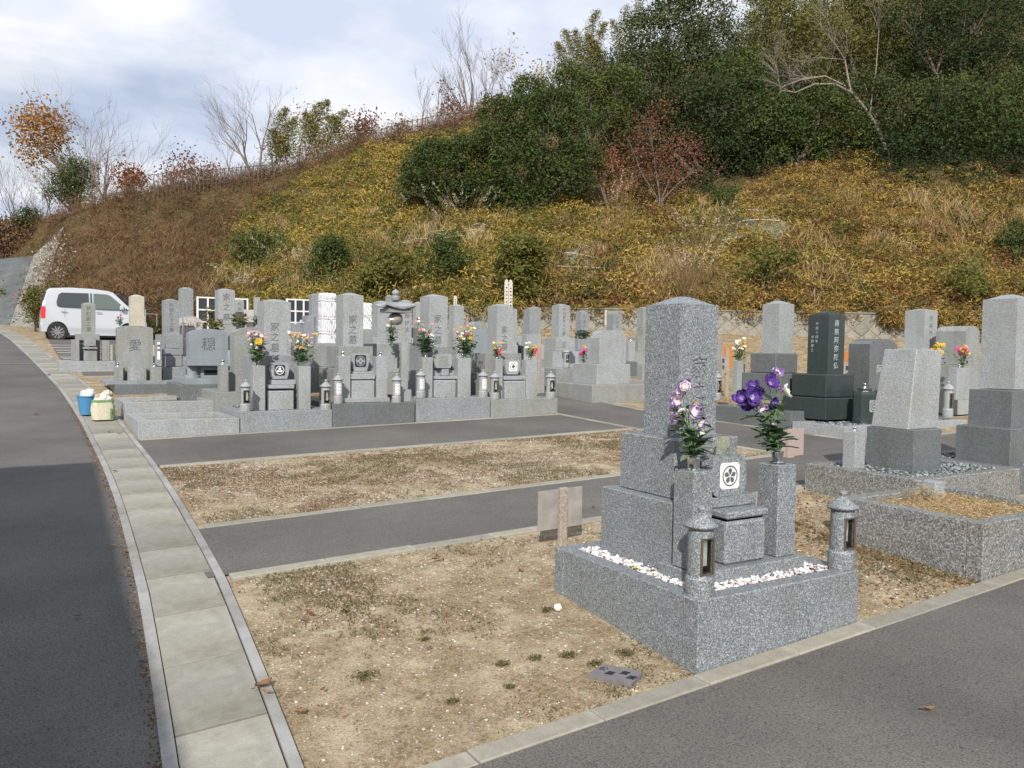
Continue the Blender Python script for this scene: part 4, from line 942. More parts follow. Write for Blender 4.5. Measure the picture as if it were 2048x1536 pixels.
def arch(label, st, V, mat, depth, text=None, peak=None, kind='arc', cat='grave', tsz=.2, horiz=False, tcol='engrave', name='grave', lean=0.0):
    xl, xm, xr, ys, yb = st; b = Box(xl, xm, xr, ys, yb, V, depth); zg = g(b.cu, b.cv); t = thing(name, (b.cu, b.cv, zg), label, cat)
    zp = onv((xm + xr) / 2, peak, V)[2]; mb = MB(); mb.prism(archprof(b.u0, b.u1, b.zb, b.zt, zp, 18, kind), b.v0, b.v1); o = mb.build('headstone', mat, t)
    if lean:
        for v_ in o.data.vertices: v_.co.y += lean * (v_.co.z + zg - b.zb)
    if text: inscription(text, ((b.cu if not horiz else b.cu - tsz * .55 * (len(text) - 1)), b.v0 - .001, (b.zt + b.zb) / 2 + (.03 if not horiz else .09)), (1, 0, 0), (0, 0, 1), tsz, tsz * 1.1, tcol, t, .001, vertical=not horiz, bold=0)
    return t, b
def under(t, x0, x1, yt, yb, V, depth, mat, name='base_block', c=.005):
    b = Box(None, x0, x1, yt, yb, V, depth)
    if name == 'plinth': b.zb = min(b.zb, g(b.u0, b.v0) - .05, g(b.u1, b.v0) - .05)
    MB().box(*b.dims(), c).build(name, mat, t); return b

# --- empty plot frames on the left
t = thing('grave_plot_frame', (2, 11.2, g(2, 11.2)), 'empty grey granite plot frame beside the drain, left of the cloverleaf grave', 'plot frame')
a = Box(None, 276, 480, 842, 889, 10.79, 1.1)
frame_plinth('plinth', a.u0, a.u1 - .004, 10.79, 11.95, a.zt, 'light', t, .12, 'gravelg', .10, 0)
MB().box(a.u0 + .12, a.u1 - .124, 10.91, 11.83, a.zt - .12, a.zt - .06, .001).build('screed', 'lid', t)
t = thing('grave_plot_frame', (1.9, 12.9, g(1.9, 12.9)), 'empty plot frame filled with bare soil, behind the frame beside the drain', 'plot frame')
b_ = Box(None, 249, 436, 805, 830, 12.35, 1.2)
frame_plinth('plinth', b_.u0, b_.u1, 12.35, 13.55, b_.zt, 'light', t, .12, 'gravelg', .04, 0)
MB().box(b_.cu - .12, b_.cu + .22, 13.35, 13.5, b_.zt - .05, b_.zt + .02, .003).build('marker_block', 'light', t)
for (px, py, Vv, c_) in ((297, 836, 11.1, 'red'),):
    p = onv(px, py, Vv); tt = thing('paper_packet', (p[0], p[1], a.zt - .058), 'small bright red packet lying in the empty frame beside the drain', 'packet'); MB().box(p[0] - .04, p[0] + .04, p[1] - .02, p[1] + .02, a.zt - .058, a.zt - .03, .004).build('packet', 'redcard', tt)
# --- grave carved with the character for love
t, b = arch('broad grey slab carved with a single character, above three low blocks near the drain', (228, 234, 306, 655, 733), 15.6, 'aged', .22, '愛', 651, tsz=.21)
under(t, 230, 246.5, 734, 762, 15.35, .2, 'aged', 'flower_pillar'); under(t, 301.5, 323.5, 734, 762, 15.35, .2, 'aged', 'flower_pillar')
c = under(t, 255, 293, 734, 762, 15.4, .2, 'aged', 'incense_block'); ring_emblem((c.cu, c.v0 - .001, (c.zt + c.zb) / 2), .085, 'aged', t, 'well', 'light')
under(t, 233, 324, 733.2, 762, 15.56, .4, 'aged'); vase((onv(236, 734, 15.45))[0], 15.45, c.zt + .001, .03, .06, t); vase((onv(308, 734, 15.45))[0], 15.45, c.zt + .001, .03, .06, t)
b2 = under(t, 231, 361, 770, 792, 15.1, 1.3, 'dark', 'plinth'); under(t, 212, 361, 762.5, 769.8, 15.2, 1.2, 'blue', 'step')
t = thing('name_stele', onv(316, 733, 15.5), 'narrow grey name slab standing between the love slab and the grave behind it', 'stele'); bb = under(t, 311, 323.5, 680, 733, 15.5, .12, 'blue', 'slab'); MB().box(bb.u0 + .03, bb.u1 - .03, bb.v0 - .003, bb.v0 + .002, bb.zb + .12, bb.zt - .04, .001).build('white_plate', 'white_emblem', t)
inscription('霊標', (bb.cu, bb.v0 - .004, bb.zt - .1), (1, 0, 0), (0, 0, 1), .05, .07, 'engrave', t)
# --- far left pillar grave before the car
t, b = shaft('weathered pillar grave standing alone in front of the silver car', (162.7, 164, 190.8, 607, 667.6), 19.5, 'aged', tiers=[(152, 153, 200, 680)], text='野村家之墓', dome=.03, zplinth=False)
under(t, 152, 200, 681, 721, 19.5, .4, 'aged', 'lower_base')
under(t, 143, 158.7, 679, 721.6, 19.2, .2, 'aged', 'flower_pillar'); under(t, 204.3, 219, 681, 721.6, 19.2, .2, 'aged', 'flower_pillar'); under(t, 168, 192, 674, 692, 19.2, .15, 'aged', 'water_bowl'); under(t, 166, 195, 694, 698, 19.15, .25, 'aged', 'incense_cap'); under(t, 167.6, 194, 700, 721.6, 19.2, .2, 'aged', 'incense_block')
under(t, 119, 231, 722, 738, 18.95, 1.2, 'light', 'plinth')
# --- others of the left block
t, b = shaft('blue-grey ancestral pillar grave with a crest bowl, behind the love slab', (323.5, 328, 358, 600, 669), 16.4, 'blue', tiers=[(313, 318, 367, 712)], text='先祖代々之墓', dome=.03)
under(t, 332, 361, 677, 696, 15.95, .15, 'blue', 'water_bowl'); under(t, 330, 366, 698, 710, 15.9, .3, 'blue', 'incense_cap'); under(t, 332, 364, 711, 733, 15.9, .3, 'blue', 'incense_block'); under(t, 325, 372, 734, 762, 15.8, .6, 'blue', 'step')
shaft('tall cream sandstone pillar just right of the silver car', (259.7, 260.5, 288.5, 592, 652), 20.5, 'cream', tiers=[(254, 255, 294, 690)], dome=.045)
shaft('plain tall blue-grey pillar behind the pale pink family slab', (355, 361, 386.6, 576.5, 632), 18.2, 'blue', tiers=[(350, 356, 392, 680)])
t, b = arch('pale pink rounded slab carved with three dark characters', (356, 358, 405, 641, 676), 17.2, 'pink', .25, '大山家', 632.5, tsz=.125, horiz=True, tcol='engrave_black')
under(t, 352, 410, 677, 730, 17.0, .5, 'pink')
t, b = arch('wide slate-blue curved slab carved with one character, raised over a dark opening', (374.4, 378.4, 455.7, 666, 718), 13.6, 'slate', .26, '穏', 657.5, tsz=.22)
under(t, 376, 456.5, 718.5, 731.5, 13.55, .5, 'slate', 'shelf'); p = onv(385, 757, 13.75); q = onv(385, 732, 13.75)
MB().lathe(p[0], p[1], [(.12, p[2]), (.12, p[2] + .05), (.085, p[2] + .06), (.085, q[2])], 24).build('round_leg', 'slate', t); p2 = onv(452, 757, 13.75); MB().lathe(p2[0], p2[1], [(.085, p2[2]), (.085, q[2])], 24).build('round_leg', 'slate', t)
under(t, 379, 455, 732, 757, 14.05, .25, 'dark', 'back_block'); c = under(t, 401.5, 440, 734, 758, 13.7, .3, 'slate', 'incense_block'); MB().box(c.u0 + .05, c.u1 - .03, c.v0 - .003, c.v0 + .05, c.zb + .06, c.zt - .05, .001).build('incense_opening', 'hole', t)  # black plate paints the shade inside the opening onto the block
under(t, 371, 470, 757.5, 770, 13.3, 1.1, 'slate', 'gravel_bed'); under(t, 361.5, 470, 770.5, 795, 13.25, 1.3, 'dark', 'plinth')
t, b = shaft('tall pillar grave with three dark characters and leafy sprigs, before the white-framed name boards', (429.4, 436.4, 469.6, 579, 648.6), 17.0, 'light', tiers=[(443, 443, 475.5, 664), (438, 440, 482, 700)], text='家之墓', tsz=.15, dome=.035)
shaft('short lettered pillar tucked against the right side of the pillar with sprigs', (466, 471, 487.6, 600, 645), 17.8, 'light', tiers=[(464, 468, 492, 690)], text='先祖代々', dome=.03)
t, b = arch('large greenish-grey slab with a curved top, partly behind the cloverleaf grave', (459.4, 469, 560, 664, 743), 12.6, 'aged', .30, None, 654)
under(t, 458.6, 545, 744, 784, 12.45, .7, 'aged'); c = under(t, 441, 457, 729, 784, 12.25, .2, 'aged', 'flower_pillar'); vase(c.cu, c.cv, c.zt + .001, .03, .06, t); under(t, 432, 545, 784.5, 823, 12.15, 1.15, 'aged', 'plinth')
t = thing('grave', onv(500, 690, 18.5), 'low plain pinkish block between the short lettered pillar and the cloverleaf grave', 'grave'); under(t, 487, 508.4, 619, 700, 18.5, .4, 'pink', 'headstone')
t = thing('grave', onv(515, 690, 19.5), 'narrow pale square post just left of the cloverleaf grave', 'grave'); under(t, 509.5, 520.4, 594.4, 700, 19.5, .13, 'light', 'headstone')
shaft('dark blue-grey pillar right of the second white-framed name board', (618.6, 623, 640, 589, 631.5), 18.5, 'blue', tiers=[(610, 614, 645, 646), (604, 609, 652, 690)])
t = thing('grave', onv(597, 690, 14.4), 'low dark grey slab with a slanted side, between the first two front-row graves', 'grave')
c = Box(None, 586, 617, 648, 735, 14.4, .3); MB().box(*c.dims(), .006, fn=lambda p: np.array([p[0] + .12 * (1 if p[0] > c.cu else 0) * (p[2] - c.zb) / (c.zt - c.zb) * -1, p[1], p[2]])).build('headstone', 'blue', t); under(t, 580, 626, 690, 760, 14.2, .6, 'dark')
p = onv(604, 646, 14.5); MB().lathe(p[0], 14.55, [(.07, c.zt), (.09, c.zt + .02), (.03, c.zt + .05), (.02, c.zt + .08)], 16).build('bowl', 'steel', t)
# white-wrapped stones
def wrapped(label, x0, x1, yt, yb, V, ropes, base):
    b = Box(None, x0, x1, yt, yb, V, None if False else .32); b.v1 = b.v0 + min(.34, b.w); t = thing('wrapped_gravestone', (b.cu, b.cv, g(b.cu, b.cv)), label, 'wrapped gravestone')
    n = 22; m = 34; vs = []; fs = []; per = []
    for k in range(n): per.append((b.u0 + b.w * k / n, b.v0))
    for k in range(6): per.append((b.u1, b.v0 + (b.v1 - b.v0) * k / 6))
    for k in range(n): per.append((b.u1 - b.w * k / n, b.v1))
    for k in range(6): per.append((b.u0, b.v1 - (b.v1 - b.v0) * k / 6))
    q = len(per); H = b.zt - b.zb
    for j in range(m + 1):
        z = b.zb + H * j / m; pinch = 0
        for r_ in ropes: pinch += math.exp(-((j / m - r_) / .02) ** 2)
        for i, (x, y) in enumerate(per):
            dx, dy = x - b.cu, y - b.cv; w = .012 * math.sin(i * 1.7 + 5 * math.sin(j * .23) + j * .11) * math.sin(j * .35 + i * .2) + .006 * math.sin(j * .9 + i * .5) - .02 * pinch; f = 1 + w / .17
            if j == m: f *= .93
            vs.append((b.cu + dx * f, b.cv + dy * f, z + (.01 * math.sin(i * .9) if j == m else 0)))
    for j in range(m):
        for i in range(q): k = (i + 1) % q; fs.append((j * q + i, j * q + k, (j + 1) * q + k, (j + 1) * q + i))
    fs.append(tuple(m * q + i for i in range(q)))
    mk('cloth_wrap', vs, fs, 'cloth', t, smooth=True)
    for r_ in ropes:
        z = b.zb + H * r_; mb = MB(); mb.tube([(b.u0 - .01, b.v0 - .008, z), (b.cu, b.v0 - .012, z - .008), (b.u1 + .01, b.v0 - .008, z), (b.u1 + .008, b.v1, z), (b.u0 - .008, b.v1, z), (b.u0 - .01, b.v0 - .008, z)], .006, 5)
        mb.tube([(b.cu, b.v0 - .015, z), (b.cu + .03, b.v0 - .03, z - .03), (b.cu + .02, b.v0 - .02, z - .07)], .006, 5); mb.build('rope', 'rope', t)
    for nm, (x0_, x1_, y0_, y1_, v_, d_) in base: under(t, x0_, x1_, y0_, y1_, v_, d_, 'aged', nm)
    return t
wrapped('gravestone wrapped in white cloth and tied with three ropes, beside the four-diamond crest grave', 644.5, 672.5, 586, 686, 13.0, (.2, .5, .86), [('upper_base', (629, 680, 687, 733, 12.85, .6)), ('lower_base', (621, 690, 734, 785, 12.6, .9))])
wrapped('white-sheeted stone peeping out between the four-diamond crest grave and the pagoda', 725, 744, 606, 658, 15.2, (.5,), [('upper_base', (718, 752, 659, 700, 15.0, .6))])
# five-ring pagoda and its neighbours
t = thing('pagoda_grave', onv(791, 690, 12.6), 'five-ringed stone pagoda with a swept roof and round ball', 'pagoda'); V = 12.75; mpp = float(onv(791, 650, V) @ Fh) / FPX; u = onv(791, 640, V)[0]; zz = lambda y: onv(791, y, V)[2]
autosmooth(MB().lathe(u, V, [(4 * mpp, zz(603.5)), (8.0 * mpp, zz(600)), (9 * mpp, zz(594)), (8.6 * mpp, zz(591.5)), (4.5 * mpp, zz(590.8)), (7 * mpp, zz(589)), (8 * mpp, zz(585.5)), (6 * mpp, zz(581.5)), (2 * mpp, zz(579.5)), (.5 * mpp, zz(577.5))], 24).build('jewel_finial', 'aged', t), 60)
rf = MB(); n = 12; vs = []; fs = []
for j, (hw2, z_, sw) in enumerate(((13, 613, 0), (31, 617, 5.5), (31.5, 613.5, 5.5), (22, 609, 2.2), (9, 604.5, 0))):
    for sx, sy, dx, dy in ((-1, -1, 1, 0), (1, -1, 0, 1), (1, 1, -1, 0), (-1, 1, 0, -1)):
        for i in range(n):
            s_ = i / n * 2; e_ = abs(1 - s_) ** 2.2; vs.append((u + (sx + dx * s_) * hw2 * mpp, V + (sy + dy * s_) * hw2 * mpp, zz(z_) + sw * mpp * e_))
for j in range(4):
    for i in range(4 * n): k = (i + 1) % (4 * n); fs.append((j * 4 * n + i, j * 4 * n + k, (j + 1) * 4 * n + k, (j + 1) * 4 * n + i))
rf.add(vs, fs).build('swept_roof', 'light', t)
MB().box(u - 24 * mpp, u + 24 * mpp, V - 24 * mpp, V + 24 * mpp, zz(626), zz(618), .004).build('eaves_block', 'aged', t)
MB().lathe(u, V, [(14.5 * mpp * math.cos(a), zz(638) + 13 * mpp * math.sin(a)) for a in np.linspace(-1.25, 1.25, 15)], 28).build('ball', 'aged', t, True)
MB().box(u - 15 * mpp, u + 15 * mpp, V - 15 * mpp, V + 15 * mpp, zz(686), zz(650.5), .005).build('cube', 'light', t)
under(t, 747, 823, 687, 745, 12.25, .8, 'light', 'upper_base'); under(t, 742, 828, 746, 790, 12.05, 1.0, 'aged', 'lower_base')
shaft('broad plain pillar directly behind the left side of the pagoda', (743.7, 755, 780, 604, 675), 13.9, 'light', tiers=[(738, 748, 790, 700)])
shaft('lettered pillar directly behind the right side of the pagoda', (800, 805, 823.7, 602, 675), 13.9, 'light', tiers=[(796, 801, 830, 700)], text='南無妙法', dome=.03)
shaft('pillar whose top alone shows behind the pagoda finial', (771, 775, 785.5, 592, 640), 17.0, 'aged', tiers=[(765, 770, 790, 690)])
small_bouquet('tall withering chrysanthemum bouquet in front of the pagoda ball', 783, 12.0, 636, 688, ['pt_pink', 'pt_white', 'pt_yellow'], 24, 9, 6, rpx=3.5, nleaf=90)
t = thing('grave', onv(824, 700, 14), 'low nearly black slab between the pagoda and the carnation plot', 'grave'); under(t, 811, 840, 655, 690, 14.0, .4, 'dark', 'headstone'); under(t, 818, 846, 690.5, 770, 13.9, .5, 'black', 'base_block')
shaft('pillar peeping out from behind the left edge of the carnation plot gravestone', (828, 832, 845, 606, 660), 16.5, 'light', tiers=[(825, 829, 848, 690)])
shaft('pale pillar close behind the right side of the carnation plot gravestone', (896, 908, 928, 611, 700), 13.6, 'light', tiers=[(893, 903, 936, 730)])
small_bouquet('small white and brown bouquet on the wall side, behind the carnation plot', 836, 15.8, 637, 662, ['pt_white', 'lf_rust', 'pt_coral'], 12, 6, 0, rpx=4, nleaf=22)
t, b = arch('dark grey wide block directly left of the ringed-diamond crest gravestone', (941, 943, 974.6, 660, 733), 13.4, 'slate', .4, None, 659.4); under(t, 938, 978, 733.5, 775, 13.2, .7, 'dark')
t, b = arch('small pale curved slab just above the dark grey wide block', (945, 946, 973, 650, 672), 15.2, 'aged', .25, None, 643); under(t, 942, 978, 672.5, 700, 15.0, .5, 'aged')
shaft('lettered pillar close behind the right side of the ringed-diamond crest grave', (1000, 1008, 1034.5, 617, 690), 13.7, 'light', tiers=[(998, 1005, 1040, 735)], text='先祖代々', tsz=.1)
t = thing('grave', onv(1032, 690, 14.6), 'pale crest bowl on a black stand just right of the ringed-diamond crest gravestone', 'grave'); c = under(t, 1025, 1043.5, 672, 691, 14.6, .2, 'light', 'water_bowl'); under(t, 1025, 1048, 691.5, 735, 14.6, .4, 'black', 'base_block'); ring_emblem((c.cu, c.v0 - .001, (c.zt + c.zb) / 2), .055, 'aged', t, 'ring', 'light')
# right of the cross path, far part
shaft('plain bluish pillar on a square block, left of the long-lettered pillar', (1048.4, 1059, 1078, 618, 669), 16.0, 'blue', 'light', tiers=[(1044.5, 1056, 1084.4, 691.7), (1040, 1052, 1090, 725)])
shaft('grey pillar almost hidden behind the plain bluish pillar', (1060, 1066, 1082, 615, 668), 17.5, 'aged', tiers=[(1058, 1064, 1086, 690)])
t, b = shaft('tall pillar with a long column of dark lettering, right of the cross path', (1103, 1118.3, 1139.5, 610, 675.6), 14.3, 'light', tiers=[(1092, 1112, 1150.8, 702), (1081, 1107, 1160, 736)], text='中村家代々之墓', tsz=.075, zplinth=False)
c = under(t, 1132, 1150.8, 681.6, 696, 13.7, .15, 'light', 'water_bowl'); MB().box(9.0, 10.6, 13.3, 15.4, g(9.7, 14) - .15, onv(1116, 737, 13.3)[2], .008).build('plinth', 'aged', t)
lantern(1132.5, 13.42, 735.5, 696, 5.9, 'open', 'small open-windowed lantern before the long-lettered pillar')
shaft('blue-grey lettered pillar behind the rounded bush-like greenery', (1147.7, 1162, 1176.6, 623, 674), 16.6, 'blue', tiers=[(1143, 1158, 1184, 700)], text='先祖代々', tsz=.09)
shaft('small square-topped lettered pillar near the retaining wall', (1214, 1226.6, 1243.4, 627, 662), 17.2, 'blue', tiers=[(1208, 1222, 1250, 690)], text='大西家', tsz=.08)
shaft('pale pillar half hidden behind the left edge of the large foreground gravestone', (1276.6, 1286, 1300, 616, 674.5), 15.2, 'aged', tiers=[(1266, 1278, 1306, 702), (1262, 1275, 1310, 730)])
t = thing('grave_flower_pillar', onv(1264, 720, 13.4), 'slim square flower post with an empty steel cup left of the foreground gravestone', 'flower post'); c = under(t, 1258, 1271, 681.6, 723, 13.6, .1, 'light', 'post'); vase(c.cu, c.cv, c.zt + .001, .03, .06, t); under(t, 1235, 1275, 723.5, 752, 13.3, .8, 'dark', 'base_block')
small_bouquet('dense dark green leafy sprig bunch in front of the blue-grey lettered pillar', 1166, 14.6, 650, 678, [], 24, 0, 0, rpx=4, nleaf=0) if False else bouquet('dense round bunch of dark green leaves beside the long-lettered pillar', onv(1166, 679, 14.9), [], 'bouquets in grave vases', 170, .085, False, 0, 'greenery', 'lf_fresh', .13, 'leafy_sprig', .24)
small_bouquet('loose magenta and yellow bouquet left of the rounded speckled slab', 1166, 12.6, 690, 727, ['pt_magenta', 'pt_magenta', 'pt_yellow'], 26, 9, 4, rpx=4.5, nleaf=50)
# rounded speckled slab, front left corner of the right block
t, b = arch('rounded pale speckled slab on a broad block, at the corner of the cross path', (1175, 1199, 1252.3, 676, 727.7), 12.05, 'light', .26, None, 660.5, kind='round', lean=.0); 
c = Box(1150.8, 1194.5, 1261, 728.4, 769, 11.9); MB().box(c.u0, c.u1, c.v0, c.v0 + .75, c.zb, c.zt, .008).build('base_block', 'light', t)
c = Box(None, 1185, 1310, 770, 803.5, 11.66, .9); MB().box(c.u0, c.u1 + .5, c.v0, c.v0 + 1.25, g(c.u0, 11.66) - .15, c.zt, .01).build('plinth', 'aged', t)
# --- right block: pale pillar, black pillar, dark slab and others
def lowplinth(t, u0, u1, v0, v1, zt, mat, fill='gravelg', rec=.01, n=500, r=.014): return frame_plinth('plinth', u0, u1, v0, v1, zt, mat, t, .12, fill, rec, n, r=r)
t, b = shaft('tall pale pillar on two dark grey blocks beyond the purple flowers', (1529.8, 1559, 1588.6, 606.5, 706), 8.2, 'light', 'dark', zplinth=False, dome=.05)
c = Box(1504, 1556, 1600, 707.3, 747, 8.08); w = c.w * .98; MB().box(c.u0, c.u1, b.cv - .24, b.cv + .24, c.zb, b.zb - .0015, .012).build('upper_base', 'dark', t)
zz_ = c.zb; c = Box(1479.6, 1556, 1606, 748, 800, 7.95); MB().box(b.cu - .33, b.cu + .31, b.cv - .36, b.cv + .36, c.zb - .02, zz_ - .0015, .008).build('lower_base', 'dark', t)
zp = onv(1521, 812, 8.6)[2]; lowplinth(t, 8.95, 10.3, 7.62, 9.05, zp, 'dark')
t, b = shaft('black-green pillar with pale carved lettering on two faces and a cushioned cap', (1618.8, 1658, 1690.5, 629, 748), 7.45, 'black', zplinth=False, text='南無阿弥陀仏', tcol='engrave_pale', cap=.035, tsz=.095, side=['平成十四年', '水野建之'])
c = Box(None, 1655, 1708, 750, 796, 7.33, .5); MB().box(c.u0 - .02, c.u1 + .02, c.v0, c.v0 + .58, c.zb, b.zb - .0015, .014).build('upper_base', 'black', t); zt = c.zb - .0015
MB().box(b.cu - .40, b.cu + .40, b.cv - .34, b.cv + .4, onv(1652, 841, 7.1)[2] - .02, zt, .008).build('lower_base', 'black', t)
zp = onv(1680, 853, 6.82)[2]
for (uu, vv, nm) in ((9.62, 7.0, 'with a pale crest'), (10.1, 7.03, '')):
    q0 = Box(None, 1652.4 if nm else 1721, 1718.8 if nm else 1768, 783, 841, 6.95); hw2 = .145; z1 = onv(1676, 783, 6.95)[2]
    t2 = thing('incense_urn', (uu, vv, zp), 'black octagonal stone flower urn %s before the black-green pillar' % (nm or 'nearer the dark lettered slab,'), 'stone urn', 'black stone urns')
    mb = MB(); mb.lathe(uu, vv, [(hw2 * 1.05, zp - .01), (hw2 * 1.08, zp + .06), (hw2 * 1.02, zp + .07), (hw2 * 1.02, z1 - .05), (hw2 * .98, z1 - .01), (hw2 * .7, z1), (hw2 * .62, z1 + .005), (hw2 * .62, z1 + .03)], 8, math.pi / 8, math.pi / 8 + 2 * math.pi); mb.build('body', 'black', t2)
    vase(uu, vv, z1 + .03, .03, .06, t2)
    if nm: ring_emblem((uu + .0, vv - hw2 * .955, (zp + z1) / 2 + .02), .062, 'black', t2, 'ring', 'light')
lowplinth(t, 8.95, 11.6, 6.78, 7.60, zp, 'light', 'gravelg', .006, 1100)
t, b = arch('dark grey slab with a sloping top and brushed lettering, right of the black-green pillar', (1709.6, 1740, 1794.8, 688, 815), 7.35, 'dark', .34, '阿弥', 678, tsz=.14, horiz=True, tcol='engrave_pale'); b_ = Box(None, 1738, 1800, 816, 842, 7.2, .5)
MB().box(b.u0 - .1, b.u1 + .1, b.v0 - .05, b.v1 + .1, zp - .02, b.zb - .001, .006).build('base_block', 'dark', t)
shaft('pale lettered pillar with a small red seal, behind the trapezoid stone', (1815.8, 1850, 1875.6, 620, 697), 8.4, 'light', tiers=[(1805, 1843, 1888, 730), (1790, 1838, 1900, 770)], text='先祖代々', tsz=.09)
t, b = arch('grey slab with cut-off shoulders, left of the stone at the right edge', (1895.5, 1932, 1959.7, 662, 730), 7.7, 'aged', .5, None, 651.5); under(t, 1925, 1968, 731, 775, 7.6, .6, 'aged'); under(t, 1918, 1975, 776, 830, 7.5, .8, 'light', 'lower_base')
t = thing('grave_flower_pillar', onv(1915, 779, 7.3), 'pale square flower post holding yellow and pink flowers near the right edge', 'flower post'); c = under(t, 1915, 1941, 736, 800, 7.2, .14, 'light', 'post'); vase(c.cu, c.cv, c.zt + .001, .024, .04, t)
small_bouquet('bunch of yellow and pink chrysanthemums in the pale flower post near the right edge', 1926, 7.27, 690, 733, ['pt_yellow', 'pt_yellow', 'pt_yellow', 'pt_magenta'], 36, 12, 0, rpx=6, nleaf=60)
small_bouquet('yellow chrysanthemums showing just above the trapezoid stone', 1877, 7.5, 688, 730, ['pt_yellow'], 40, 10, 0, rpx=6, nleaf=40)
lantern(1895, 7.0, 835, 762, 9, 'open', 'open-windowed lantern between the trapezoid stone and the right-edge grave')
# left: post with mixed bouquet right of foreground shaft
t = thing('grave_flower_pillar', onv(1475, 720, 9.7), 'pale flower post with yellow, white and pink flowers right of the foreground gravestone', 'flower post'); c = under(t, 1476, 1491, 721, 800, 9.6, .12, 'light', 'post')
small_bouquet('yellow, white and pink bouquet just right of the foreground gravestone', 1478, 9.66, 678, 722, ['pt_yellow', 'pt_white', 'pt_white', 'pt_pink'], 40, 26, 0, rpx=4.4, nleaf=110)
lantern(1434, 9.35, 800, 742, 7.5, 'open', 'lantern half hidden behind the right edge of the foreground gravestone')
t = thing('grave', onv(1440, 720, 11), 'greenish grey pillar mostly hidden right behind the foreground gravestone', 'grave'); under(t, 1420, 1446, 682, 770, 11.0, .3, 'aged', 'headstone')
# ------------------------------------------------------------------ undergrowth on the hillside
def inpoly(px, py, poly):
    x = np.asarray(px); y = np.asarray(py); c = np.zeros(x.shape, bool); n = len(poly)
    for i in range(n):
        (x0, y0), (x1, y1) = poly[i], poly[i - 1]
        c ^= ((y0 > y) != (y1 > y)) & (x < (x1 - x0) * (y - y0) / (y1 - y0 + 1e-9) + x0)
    return c
def scatter(n, x0, x1, y0, y1):
    px = rng.uniform(x0, x1, n); py = rng.uniform(y0, y1, n); tx0, tx1 = np.interp(px, TX, TY0), np.interp(px, TX, TY1); k = (py < tx0) & (py > tx1 - 2); return px[k], py[k]
brown_poly = [(-400, 700), (-400, 380), (100, 400), (300, 350), (600, 290), (760, 240), (1000, 170), (990, 240), (860, 275), (760, 300), (690, 335), (600, 365), (520, 410), (470, 460), (455, 520), (480, 600), (480, 700)]
def cover(name, n, box, poly, mat, Ln, Wd, hgt, lump, flat=.8, updir=.25, tintf=None, neg=None, seed=0, lab=None):
    px, py = scatter(n, *box); ed = snoise(px / 60, py / 60, 1.5, seed + 5) * 18
    k = inpoly(px + ed, py + ed, poly) if poly else np.ones(len(px), bool)
    if neg is not None:
        for q in neg: k &= ~inpoly(px, py, q)
    px, py = px[k], py[k]; P = hill(px, hs(px, py)); m = len(P)
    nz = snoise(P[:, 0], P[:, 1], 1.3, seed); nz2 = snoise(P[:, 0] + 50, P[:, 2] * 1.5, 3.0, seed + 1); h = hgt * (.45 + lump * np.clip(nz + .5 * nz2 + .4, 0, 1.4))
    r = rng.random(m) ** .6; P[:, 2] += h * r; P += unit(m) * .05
    ti = .25 + .45 * r * rng.random(m) + .22 * snoise(P[:, 0], P[:, 1] + P[:, 2], .9, seed + 2) + .25 * rng.random(m)  # low leaves tinted darker: shade between the clumps put into the colour
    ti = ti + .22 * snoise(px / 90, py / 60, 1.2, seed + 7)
    if tintf is not None: ti = tintf(px, py, ti)
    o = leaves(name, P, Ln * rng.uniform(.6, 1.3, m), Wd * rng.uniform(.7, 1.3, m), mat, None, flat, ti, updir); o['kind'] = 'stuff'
    return o
right_poly = [(1060, 640), (1060, 450), (1180, 430), (1300, 400), (1420, 400), (1500, 370), (1570, 335), (1660, 310), (1760, 330), (1800, 370), (1950, 380), (2400, 360), (2400, 760), (1060, 760)]
left_yellow = [(455, 640), (440, 520), (455, 460), (510, 410), (590, 370), (680, 330), (760, 295), (840, 270), (960, 260), (1100, 330), (1200, 430), (1120, 450), (1080, 470), (1080, 640)]
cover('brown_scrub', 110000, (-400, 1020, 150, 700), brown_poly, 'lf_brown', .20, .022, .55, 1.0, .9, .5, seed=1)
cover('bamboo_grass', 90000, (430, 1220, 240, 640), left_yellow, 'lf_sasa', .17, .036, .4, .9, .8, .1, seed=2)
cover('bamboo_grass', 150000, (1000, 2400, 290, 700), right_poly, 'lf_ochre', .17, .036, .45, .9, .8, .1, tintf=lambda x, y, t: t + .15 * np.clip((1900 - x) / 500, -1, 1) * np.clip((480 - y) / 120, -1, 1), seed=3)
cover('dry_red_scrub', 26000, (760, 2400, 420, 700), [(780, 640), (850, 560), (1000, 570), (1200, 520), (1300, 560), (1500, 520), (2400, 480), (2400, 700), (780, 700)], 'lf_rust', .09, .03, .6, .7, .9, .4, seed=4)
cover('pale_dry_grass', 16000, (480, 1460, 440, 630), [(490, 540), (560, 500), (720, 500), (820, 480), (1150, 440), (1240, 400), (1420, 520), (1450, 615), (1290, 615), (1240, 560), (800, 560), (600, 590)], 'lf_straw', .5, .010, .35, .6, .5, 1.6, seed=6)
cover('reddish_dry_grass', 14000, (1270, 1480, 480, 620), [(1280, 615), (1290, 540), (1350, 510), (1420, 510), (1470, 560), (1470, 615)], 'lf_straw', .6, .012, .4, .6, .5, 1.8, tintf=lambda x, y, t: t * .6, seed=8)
cover('low_green_plants', 22000, (460, 1700, 400, 620), [(460, 600), (700, 480), (1000, 470), (1500, 430), (1700, 470), (1600, 620), (1000, 620), (470, 615)], 'lf_olive', .16, .045, .5, .8, .9, .3, tintf=lambda x, y, t: t * .6, seed=9)
